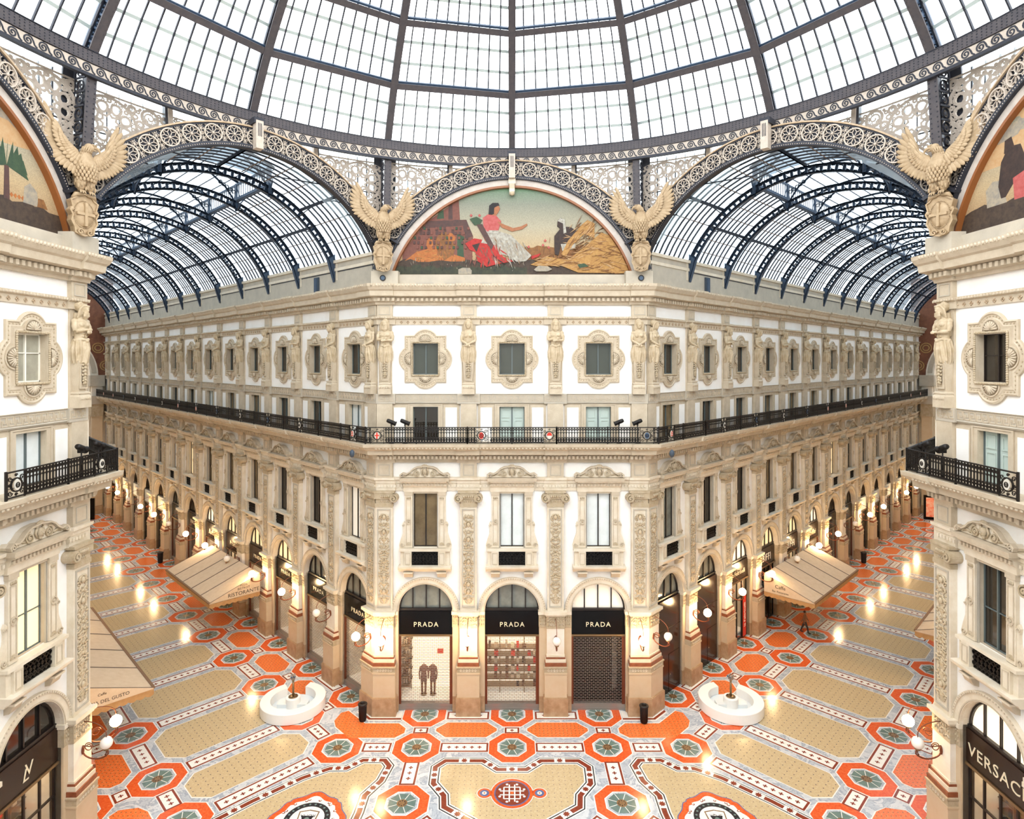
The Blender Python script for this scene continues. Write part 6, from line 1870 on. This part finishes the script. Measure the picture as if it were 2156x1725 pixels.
def wallrow(T, bays, pils, L0, L1, full=True):
    # T: a along the wall, c away from it
    for x in bays:
        medal(T, x, .35); 
    for x in pils: bar(T, x-1.3, x+1.3, .05, .95, 4)
    for x in bays: bar(T, x-.48, x+.48, 1.72, 2.5, 1)
def arm(s):
    u = (s*S2, S2); v = (s*S2, -S2) if s > 0 else (-S2, -S2)
    o = (s*HC, YF)
    for T, sgn in ((T2(o, u, v), 1), (T2((o[0]+v[0]*WIDTH, o[1]+v[1]*WIDTH), u, (-v[0], -v[1])), -1)):
        bays = [U0+PITCH*i for i in range(NB)]; pils = [U0+2.7+PITCH*i for i in range(NB)]
        wallrow(T, bays, pils, 0, UEND)
        for x in bays: medal(T, x+.1, ROWV+.1)
        for x in pils:
            bar(T, x-1.2, x+1.35, ROWV-.36, ROWV+.54, 4)
            cham(T, x-1.6, x+1.7, 1.25, 2.98, .62, 'floor_orange', 1)
        # first length between corner medallion and first bay
        bar(T, -.1, 1.5, ROWV-.4, ROWV+.5, 3); 
    T = T2(o, u, v)
    cs = [-1.5]+[U0+.1+PITCH*i for i in range(NB)]
    for i, c in enumerate(cs):
        bar(T, c-.46, c+.46, ROWV+1.55, WIDTH-ROWV-1.55, 11, 'c')
    for c, c2 in zip(cs, cs[1:]):
        lo = c+.9; hi = c2-.9
        cham(T, lo, hi, ROWV+.95, WIDTH-ROWV-.95, .8 if hi-lo > 3 else .7, 'floor_beige_diag', 1)
arm(-1); arm(1)
TW = T2((0, 0), (1, 0), (0, 1))
# ring of medallions round the octagon
def ringfac(ox, oy, u, v):   # facade row: a along wall centred, c away from wall
    T = T2((ox, oy), u, v)
    for x in (-5.5, 0, 5.5):
        medal(T, x, .35); medal(T, x, ROWV-.05); bar(T, x-.48, x+.48, 1.72, 2.38, 1)
    for x in (-2.75, 2.75):
        bar(T, x-1.35, x+1.35, .05, .95, 4); bar(T, x-1.42, x+1.42, ROWV-.5, ROWV+.4, 5); cham(T, x-1.83, x+1.83, 1.25, 2.72, .62, 'floor_orange', 1)
    for s in (-1, 1):
        xc = s*(HC+ROWV*T22); EL[0] += 1
        medal(T, xc, ROWV); bar(T, *sorted((s*6.95, xc-s*1.4)), ROWV-.5, ROWV+.4, 3)
        # white and maroon border following the corner pier
        e = lambda d: (s*(HC+d*T22), d)
        for d0, d1, m, l in ((.7, 1.05, 'floor_white', 1), (.78, .95, 'floor_maroon', 2)):
            fpoly([T.p(s*6.9, d0), T.p(*e(d0)), T.p(*e(d1)), T.p(s*6.9, d1)], m, l)
            dv = (s*cos(pi/4), -sin(pi/4)) if False else (s*S2, -S2)
            p0, p1 = e(d0), e(d1)
            fpoly([T.p(*p0), T.p(p0[0]+dv[0]*1.25, p0[1]+dv[1]*1.25), T.p(p1[0]+dv[0]*1.25, p1[1]+dv[1]*1.25), T.p(*p1)], m, l)
        fpoly([T.p(s*6.9, .0), T.p(*e(0)), T.p(*e(.72)), T.p(s*6.9, .72)], 'floor_white', 1)
        # bent orange panel round the corner
        a = [(s*6.45, 1.85), (s*6.95, 1.33), e(1.33)]
        c_ = [e(2.78), (s*6.95, 2.78), (s*6.45, 2.3)]
        n1 = lambda p, k: (p[0]+s*S2*k, p[1]-S2*k)
        for g, m, l in ((.06, 'floor_white', 1), (0, 'floor_orange', 2)):
            A = [(s*(6.45-g), 1.85), (s*(6.95-g), 1.33-g), e(1.33-g), n1(e(1.33-g), 2.05)]
            B = [n1(e(2.78+g), 2.05), e(2.78+g), (s*(6.95-g), 2.78+g), (s*(6.45-g), 2.3)]
            mid1 = e(1.33-g); mid2 = e(2.78+g)
            fpoly([T.p(*A[0]), T.p(*A[1]), T.p(*mid1), T.p(*mid2), T.p(*B[2]), T.p(*B[3])], m, l)
            q1, q2 = n1(mid1, 1.9), n1(mid2, 1.55); tip1, tip2 = n1(mid1, 2.35), n1(mid2, 2.1)
            c1 = ((tip1[0]+tip2[0])/2, (tip1[1]+tip2[1])/2)
            k1 = tuple(q1[i]+(c1[i]-q1[i])*.0 for i in (0, 1))
            for Q in ([mid1, q1, mid2], [q1, q2, mid2]): fpoly([T.p(*v_) for v_ in Q], m, l)
            w1, w2 = n1(q1, .45), n1(q2, .45); w1 = (w1[0]*.7+w2[0]*.3, w1[1]*.7+w2[1]*.3); w2 = (w2[0]*.75+w1[0]*.25, w2[1]*.75+w1[1]*.25)
            for Q in ([q1, w1, q2], [w1, w2, q2]): fpoly([T.p(*v_) for v_ in Q], m, l)
ringfac(0, YF, (1, 0), (0, -1)); ringfac(-XS, CC[1], (0, 1), (1, 0)); ringfac(XS, CC[1], (0, 1), (-1, 0))
# spokes towards the middle of the octagon
for x in (-5.54, 5.54):
    bar(TW, x-.46, x+.46, 32.15, 34.1, 3, 'c'); medal(TW, x, 30.85)
for x, y, an in ((-5.54, 30.85, -1), (5.54, 30.85, 1)):
    for k in (-1, 1):
        u = (S2*k, -S2); T = T2((x, y), u, (S2, S2*k)); bar(T, 1.5, 3.8, -.46, .46, 4); medal(T, 5.3, 0)
# banded panels
def band(pts, closed_m='floor_beige'):
    EL[0] += 1
    def off(P, d):
        cx = sum(p[0] for p in P)/len(P); cy = sum(p[1] for p in P)/len(P); n = len(P); out = []
        ar = sum(a[0]*c[1]-c[0]*a[1] for a, c in zip(P, P[1:]+P[:1])); sg = 1 if ar > 0 else -1
        for i in range(n):
            a, b_, c = P[i-1], P[i], P[(i+1) % n]
            d1 = Vector((b_[0]-a[0], b_[1]-a[1])).normalized(); d2 = Vector((c[0]-b_[0], c[1]-b_[1])).normalized()
            n1 = Vector((d1.y, -d1.x))*sg; n2 = Vector((d2.y, -d2.x))*sg
            nn = (n1+n2); nn = nn/max(.3, nn.dot(n1)) if nn.length > 1e-3 else n1
            out.append((b_[0]+nn.x*d, b_[1]+nn.y*d))
        return out
    for d, m, l in ((.32, 'floor_white', 1), (.26, 'floor_black', 2), (.2, 'floor_white', 3), (.13, 'floor_maroon', 4), (-.13, 'floor_white', 5), (-.2, 'floor_black', 6), (-.26, 'floor_white', 7), (-.33, closed_m, 8)):
        fpoly(off(pts, d), m, l)
    n = len(pts)
    for i in range(n):   # small stars set in the band
        a, c = pts[i], pts[(i+1) % n]
        L = hypot(c[0]-a[0], c[1]-a[1])
        if L < .9: continue
        for t in ([.5] if L < 2.4 else [.25, .75]):
            x, y = a[0]+(c[0]-a[0])*t, a[1]+(c[1]-a[1])*t; an = atan2(c[1]-a[1], c[0]-a[0])
            TT = T2((x, y), (cos(an), sin(an)), (-sin(an), cos(an)))
            fpoly([TT.p(-.3, -.2), TT.p(.3, -.2), TT.p(.3, .2), TT.p(-.3, .2)], 'floor_white', 9)
            P = [TT.p((.2 if k % 2 else .12)*cos(2*pi*k/16), (.2 if k % 2 else .12)*sin(2*pi*k/16)) for k in range(16)]
            fpoly(P, 'floor_maroon', 10)
half = [(.0, 33.4), (.79, 33.4), (1.61, 34.13), (3.7, 34.13), (4.2, 33.6), (4.15, 32.3), (3.5, 31.4), (3.4, 30.6), (1.95, 29.6), (.8, 28.6), (0, 28.6)]
band(half[1:]+[(-x, y) for x, y in reversed(half[1:-1])][0:] if False else [(x, y) for x, y in half[1:-1]]+[(-x, y) for x, y in reversed(half[1:-1])])
sidep = [(-6.75, 33.7), (-7.1, 34.18), (-8.3, 34.18), (-9.05, 33.5), (-9.95, 33.48), (-11.2, 32.72), (-13.13, 31.0), (-14.4, 29.7), (-15.2, 28.2), (-14.6, 27), (-12.5, 25.4), (-9.2, 26.8), (-7.7, 28.6), (-7.55, 30.2), (-7.55, 31.4), (-6.95, 32.5)]
band(sidep); band([(-x, y) for x, y in sidep])
# round medallion with interlaced knot, two small roundels
for r, m, l in ((1.12, 'floor_white', 10), (1.08, 'floor_red', 11), (.92, 'floor_blue', 12), (.86, 'floor_maroon', 13)): foct(TW, 0, 31.55, r, 0, m, l, 32)
for s in (-1, 1):
    for r, m, l in ((.4, 'floor_white', 10), (.36, 'floor_red', 11), (.24, 'floor_blue', 12), (.12, 'floor_white', 13), (.05, 'floor_red', 14)): foct(TW, s*1.42, 31.55, r, 0, m, l, 18)
def strip(x0, y0, x1, y1, w, m, l):
    dx, dy = x1-x0, y1-y0; L = hypot(dx, dy); e = (-dy/L*w/2, dx/L*w/2)
    fpoly([(x0+e[0], y0+e[1]), (x1+e[0], y1+e[1]), (x1-e[0], y1-e[1]), (x0-e[0], y0-e[1])], m, l)
for d in (-.42, -.14, .14, .42):
    L = .62 if abs(d) < .2 else .42
    strip(d, 31.55-L, d, 31.55+L, .07, 'floor_white', 14); strip(-L, 31.55+d, L, 31.55+d, .07, 'floor_white', 15)
for i in range(8): foct(TW, .68*cos(i*pi/4+pi/8), 31.55+.68*sin(i*pi/4+pi/8), .07, 0, 'floor_white', 15, 10)
foct(TW, 0, 31.55, .1, 0, 'floor_red', 16, 8)
# coat of arms medallions
for s in (-1, 1):
    cx, cy = s*9.98, 29.75
    def q4(g): return [(cx+r*cos(a), cy+r*sin(a)) for a, r in [(2*pi*i/72, 1.55+g+.22*abs(cos(2*(2*pi*i/72)))**.5+.1*cos(8*2*pi*i/72)) for i in range(72)]]
    for g, m, l in ((.07, 'floor_blue', 10), (.02, 'floor_red', 11), (-.28, 'floor_white', 12)): fpoly(q4(g), m, l)
    for r, m, l in ((1.12, 'floor_black', 13), (.84, 'floor_white', 14)): foct(TW, cx, cy, r, 0, m, l, 32)
    for i in range(22):
        a = 2*pi*i/22; foct(TW, cx+.98*cos(a), cy+.98*sin(a), .07, a, 'floor_green', 15, 4)
    for i in range(20):
        a = 2*pi*i/20+.1*(i % 3); r = 1.28+.05*(i % 2); foct(TW, cx+r*cos(a), cy+r*sin(a), .085, a, 'floor_maroon', 14, 5); foct(TW, cx+(r+.02)*cos(a), cy+(r+.02)*sin(a), .05, a, 'floor_white', 15, 6)
    fpoly([(cx-.5, cy+.5), (cx, cy+.62), (cx+.5, cy+.5), (cx+.45, cy-.2), (cx, cy-.6), (cx-.45, cy-.2)], 'floor_brown', 15)
    fpoly([(cx-.44, cy+.44), (cx, cy+.55), (cx+.44, cy+.44), (cx+.39, cy-.17), (cx, cy-.52), (cx-.39, cy-.17)], 'floor_white', 16)
    fpoly([(cx-.3, cy+.2), (cx+.3, cy+.2), (cx+.22, cy-.1), (cx-.22, cy-.1)], 'floor_black', 17); foct(TW, cx, cy-.02, .13, 0, 'floor_green', 18, 10)
fo = put('floor', fb); tag(fo, 'polished inlaid marble and mosaic floor in orange, beige and grey', 'floor', kind='structure')
for s in (-1, 1):
    c = bpy.data.curves.new('lettering', 'FONT'); c.body = 'SPQR' if s > 0 else 'ROMA'; c.size = .26; c.align_x = 'CENTER'; c.materials.append(MATS['floor_black'])
    o = link('lettering', font_mesh(c), fo); o.location = (s*9.98, 30.03, 20*STEP); o.rotation_euler = (0, 0, pi if s < 0 else pi)

# ------------------------------------------------------------------ furniture on the floor
def bench(x, y, gap, lab, rzv):
    r = empty('round_bench', (x, y, .0)); tag(r, lab, 'bench', 'round white benches at the mouths of the arcades')
    g = .42
    b = MB(); b.lathe([(1.38, .62), (1.98, .62), (2.0, .6), (2.0, .0), (1.4, .0), (1.38, .1)], 'bench_white', (0, 0, .045), 60, gap+g, gap+2*pi-g, smooth=False, closedprof=True); put('seat_ring', b, r)
    b = MB(); b.lathe([(0, .0), (1.37, .0), (1.37, .1), (0, .1)], 'bench_inner', (0, 0, .045), 40, smooth=False); put('inner_step', b, r)
    b = MB(); b.lathe([(0, .1), (.46, .1), (.46, .66), (.43, .7), (0, .7)], 'bench_white', (0, 0, .045), 32, smooth=False)
    b.box(-.95, -.3, -.3, .3, .14, .38, 'bench_inner'); b.box(.3, .95, -.3, .3, .14, .38, 'bench_inner'); put('pedestal', b, r)
    v = empty('binocular_viewer', (x, y, .745), rzv); tag(v, 'binocular viewer on a post in the ' + lab.split(',')[0], 'binocular viewer')
    b = MB(); b.lathe([(0, 0), (.3, 0), (.3, .02), (.26, .04), (0, .04)], 'brass', (0, 0, 0), 28)
    for i in range(10): b.ball((.22*cos(i*.63), .22*sin(i*.63), .04), .035, 'cloth_dark', 6, 4)
    put('base', b, v)
    b = MB(); b.tube([(0, 0, .03), (0, 0, 1.0)], [.07, .06], 'brass', 14); put('pole', b, v)
    b = MB(); b.tube([(0, 0, .9), (0, 0, 1.15)], [.06, .09], 'brass', 12); b.box(-.13, .13, -.1, .12, 1.1, 1.28, 'gate_metal')
    for s in (-1, 1):
        b.tube([(s*.09, .12, 1.36), (s*.09, -.22, 1.34)], [.055, .075], 'gate_metal', 12)
    b.box(-.15, .15, -.08, .1, 1.26, 1.33, 'gate_metal'); hd = put('head', b, v)
    b = MB()
    for s in (-1, 1): b.ball((s*.09, -.235, 1.34), (.06, .02, .06), 'shield_blue', 10, 6)
    put('lens', b, hd)
bench(-14.05, 39.35, R(100), 'round white bench on the left, open towards the back', .3)
bench(14.05, 39.35, R(80), 'round white bench on the right, open towards the back', -.9)
def bin_(x, y, lab, s=1):
    r = empty('litter_bin', (x, y, .012)); tag(r, lab, 'litter bin'); r.scale = (s, s, s)
    b = MB(); b.lathe([(0, 0), (.2, 0), (.21, .06), (.23, .95), (.25, .98)], 'bin_dark', (0, 0, 0), 24)
    for i in range(24):
        a = 2*pi*i/24; b.tube([(.215*cos(a), .215*sin(a), .08), (.24*cos(a), .24*sin(a), .94)], .012, 'bin_dark', 4)
    put('body', b, r)
    b = MB(); b.lathe([(.25, .95), (.29, 1.0), (.28, 1.06), (.2, 1.1), (.15, 1.08), (.15, .98)], 'bin_dark', (0, 0, 0), 24); put('rim', b, r)
    b = MB(); b.lathe([(0, 1.0), (.15, 1.0)], 'iron_black', (0, 0, 0), 20); put('opening', b, r)
bin_(-9.25, 37.95, 'dark ribbed litter bin against the left corner pier facing us'); bin_(8.13, 37.75, 'dark ribbed litter bin against the right corner pier facing us')
for s, k in ((-1, 'left'), (1, 'right')):
    fr = FL if s < 0 else FR
    p = fr.p(s*(U0+2.7+PITCH*7-1.6), -1.2); bin_(p[0], p[1], 'dark litter bin far down the %s arcade' % k, 1.1)

def awning(fr, x0, x1, rz_lab, txt, v0=.75, v1=4.65, flip=False):
    zt, zb = 4.95, 3.55; L = x1-x0
    r = place('awning', [], fr.p(x0), fr.rz, rz_lab, 'awning', 'beige canvas awnings over the cafe terraces')
    b = MB()
    P = [(v0, zt), (v1, zb), (v1, zb-.06), (v0, zt-.06)]
    b.prof(P, 0, L, 'canvas'); cv = put('canvas_top', b, r)
    b = MB(); n = 5
    for i in range(n+1): 
        x = L*i/n; b.prof([(v0, zt+.03), (v1, zb+.03), (v1, zb-.0), (v0, zt-.0)], max(0, x-.04), min(L, x+.04), 'canvas_line')
    b.box(0, L, -v1-.08, -v1+.06, zb-.05, zb+.06, 'canvas_edge'); put('frame_rib', b, r)
    for e, x in ((0, 0), (1, L)):
        b = MB(); Q = [(v0, zt), (v1, zb), (v1, zb-.1), (v0, zb-.1)]
        b.prof(Q, x-.02, x+.02, 'canvas'); sd = put('side_panel', b, r)
        s_ = txt[e]
        if s_:
            for j, (t, sz, zz) in enumerate(s_):
                o = text('lettering', t, sz, 'cloth_dark', sd, (x+(.03 if e else -.03), -(v0+1.3), zz), 0, .002); o.rotation_euler = (pi/2, 0, pi/2 if e else -pi/2)
    b = MB(); k = int(L/.42)
    def scal(n_, a0, a1, fn, y):
        pts = []; w = (a1-a0)/n_
        for i in range(n_):
            for t in range(6):
                an = pi*t/6; pts.append((a0+w*(i+t/6), -.3-.09*sin(an)))
        pts.append((a1, -.3)); return [(a0, 0)]+pts+[(a1, 0)]
    S_ = scal(k, 0, L, None, 0)
    b.ext([(x, zb-.05+z) for x, z in S_], -v1-.02, -v1+.02, 'canvas_scallop'); 
    for x in (0, L):
        c = MB(); c.ext([(t, zb-.05+z) for t, z in scal(9, v0, v1, None, 0)], -.02, .02, 'canvas_scallop'); b.merge(c, Matrix.Translation((x, 0, 0)) @ Matrix.Rotation(-pi/2, 4, 'Z'))
    put('scalloped_valance', b, r)
    b = MB()
    for x in (.1, L-.1): b.tube([(x, -v0, 3.1), (x, -v1, zb-.02)], .03, 'canvas_edge', 6)
    put('folding_arm', b, r)
    return r
mat('canvas_scallop', 'b98f5e', .85, c2='a87d4d', scale=3)
UA = U0+2.7+PITCH*2
awning(FL, -(UA+10.9), -(UA+.1), 'beige awning with restaurant lettering along the left arcade', (None, [('RISTORANTE', .42, 3.75), ('BISTROT', .25, 4.1), ('PIZZA', .22, 4.34)]))
awning(FR, UA+.1, UA+10.9, 'beige awning with faint script along the right arcade', ([('Caffe', .4, 4.1), ('Bar Ristorante', .22, 3.72)], None))
awning(OL, 5.6, 21.6, 'large near beige awning beyond the left edge pier', ([('GALLERIA DEL GUSTO', .26, 3.75), ('Caffe', .2, 4.15)], None), .6, 4.4)
awning(OR, -26.5, -16.2, 'beige awning corner peeping out beyond the right edge pier', (None, None), .6, 4.4)

# advertising boards at the ends
p = FL.p(-(UEND-4.5), -1.6); b = MB(); b.box(-.8, .8, -.15, .15, .02, 3.0, 'fascia_black'); o = put('sign_board', b, None, (p[0]-1.2, p[1]-.6, 0), R(20)); tag(o, 'black standing board at the far end of the left arcade', 'board')
p = FR.p(UEND-4.5, -1.6); r = empty('advertising_display', (p[0]+.6, p[1]-.4, 0), R(-20)); tag(r, 'black advertising display with food pictures at the far end of the right arcade', 'display')
b = MB(); b.box(-.85, .85, -.15, .15, .02, 3.4, 'fascia_black'); put('housing', b, r); b = MB(); b.box(-.6, .6, -.17, -.15, .4, 3.1, 'board_screen'); put('screen', b, r)
b = MB(); b.box(-1.0, 1.0, -.05, .05, 0, 3.3, 'marble_brown'); p = FL.p(-(UEND-9), -2.0); o = put('hanging_banner', b, None, (p[0], p[1], 5.2), R(10)); tag(o, 'brown hanging banner near the far end of the left arcade', 'banner')

# walking person under the right awning
pr = empty('person', (24.0, 50.2, .012), R(60)); tag(pr, 'person in brown and dark clothes walking past the right arcade awning', 'person')
b = MB()
for s, ph in ((-1, .35), (1, -.3)):
    b.tube([(s*.09, 0, .92), (s*.1, -ph*.55, .5), (s*.1, -ph*.9+.06, .1)], [.11, .075, .05], 'cloth_dark', 10)
    b.ball((s*.1, -ph*.9-.03, .05), (.05, .13, .05), 'cloth_dark', 8, 6)
    b.tube([(s*.2, 0, 1.42), (s*.27, ph*.35, 1.15), (s*.24, ph*.75, .95)], [.06, .05, .035], 'cloth_brown', 8)
    b.ball((s*.24, ph*.8, .9), (.035, .04, .06), 'skin', 8, 6)
b.loft([ell(0, 0, z, rx, ry, 18) for z, rx, ry in ((.8, .2, .15), (1.0, .18, .13), (1.25, .19, .13), (1.42, .22, .12), (1.5, .12, .09), (1.54, .06, .06))], 'cloth_brown')
b.tube([(0, 0, 1.5), (0, 0, 1.6)], .055, 'skin', 8); b.ball((0, -.01, 1.67), (.08, .1, .12), 'skin', 12, 8)
b.ball((0, -.11, 1.66), (.02, .03, .03), 'skin', 6, 4)
put('body', b, pr)
b = MB(); b.ball((0, .02, 1.71), (.095, .11, .11), 'mo_hair', 12, 8); put('hair', b, pr)

# two small wall speakers / round gauges on the eagle pedestals
for s, k in ((-1, 'left'), (1, 'right')):
    b = MB(); b.circ(0, 0, .16, .05, -.06, 0, 'iron_black', 20); b.ext([(.14*cos(2*pi*i/18), .14*sin(2*pi*i/18)) for i in range(18)], -.04, 0, 'shield_blue')
    o = put('round_vent', b, None, FC.p(s*8.1, -.56, 27.5), 0); tag(o, 'small round vent on the %s pedestal under the eagle facing us' % k, 'vent')
    b = MB(); b.lathe([(0, -.25), (.1, -.2), (.16, -.05), (.14, .12), (.05, .22), (0, .25)], 'lead', (0, 0, 0), 16)
    o = put('cornice_lamp', b, None, ((s*9.75), 37.35, 16.65), 0); tag(o, 'small grey hanging lamp under the balcony at the %s bend' % k, 'lamp')
    fr = FL if s < 0 else FR
    b = MB(); b.box(-.3, .3, -.1, .06, 0, 1.25, 'lead'); b.box(-.2, .2, -.14, -.1, .1, 1.15, 'iron_blue')
    o = put('wall_hatch', b, None, fr.p(s*8.0, -.06, 27.1), fr.rz); tag(o, 'grey-blue hatch in the parapet of the %s arcade' % k, 'hatch')

# ------------------------------------------------------------------ light, sky, camera
w = bpy.data.worlds.new('sky'); SC.world = w; w.use_nodes = True
nt = w.node_tree; bg = nt.nodes['Background']
co = N(nt, 'ShaderNodeTexCoord'); no = N(nt, 'ShaderNodeTexNoise', i_Scale=3.0, i_Detail=5.0)
nt.links.new(co.outputs['Generated'], no.inputs['Vector'])
c = ramp(nt, no.outputs['Fac'], [(.35, 'e3edf7'), (.6, 'fdfeff')])
nt.links.new(c, bg.inputs[0]); bg.inputs[1].default_value = WORLD
cam = bpy.data.cameras.new('camera'); co_ = bpy.data.objects.new('camera', cam); COL.objects.link(co_)
co_.location = (0, 0, EYE); co_.rotation_euler = (pi/2, 0, 0)
cam.sensor_width = 36; cam.lens = 36*1290/2156; cam.shift_y = -102.5/2156; cam.clip_end = 400; cam.clip_start = .1
SC.camera = co_
SC.view_settings.view_transform = 'Standard'; SC.view_settings.look = 'None'; SC.view_settings.gamma = 1; SC.view_settings.use_curve_mapping = False
SC.view_settings.exposure = EXPO
SC.cycles.use_adaptive_sampling = True; SC.cycles.adaptive_threshold = .03
SC.cycles.max_bounces = 6; SC.cycles.diffuse_bounces = 3; SC.cycles.glossy_bounces = 3; SC.cycles.transparent_max_bounces = 16; SC.cycles.transmission_bounces = 4
SC.cycles.caustics_reflective = False; SC.cycles.caustics_refractive = False; SC.cycles.sample_clamp_indirect = 4
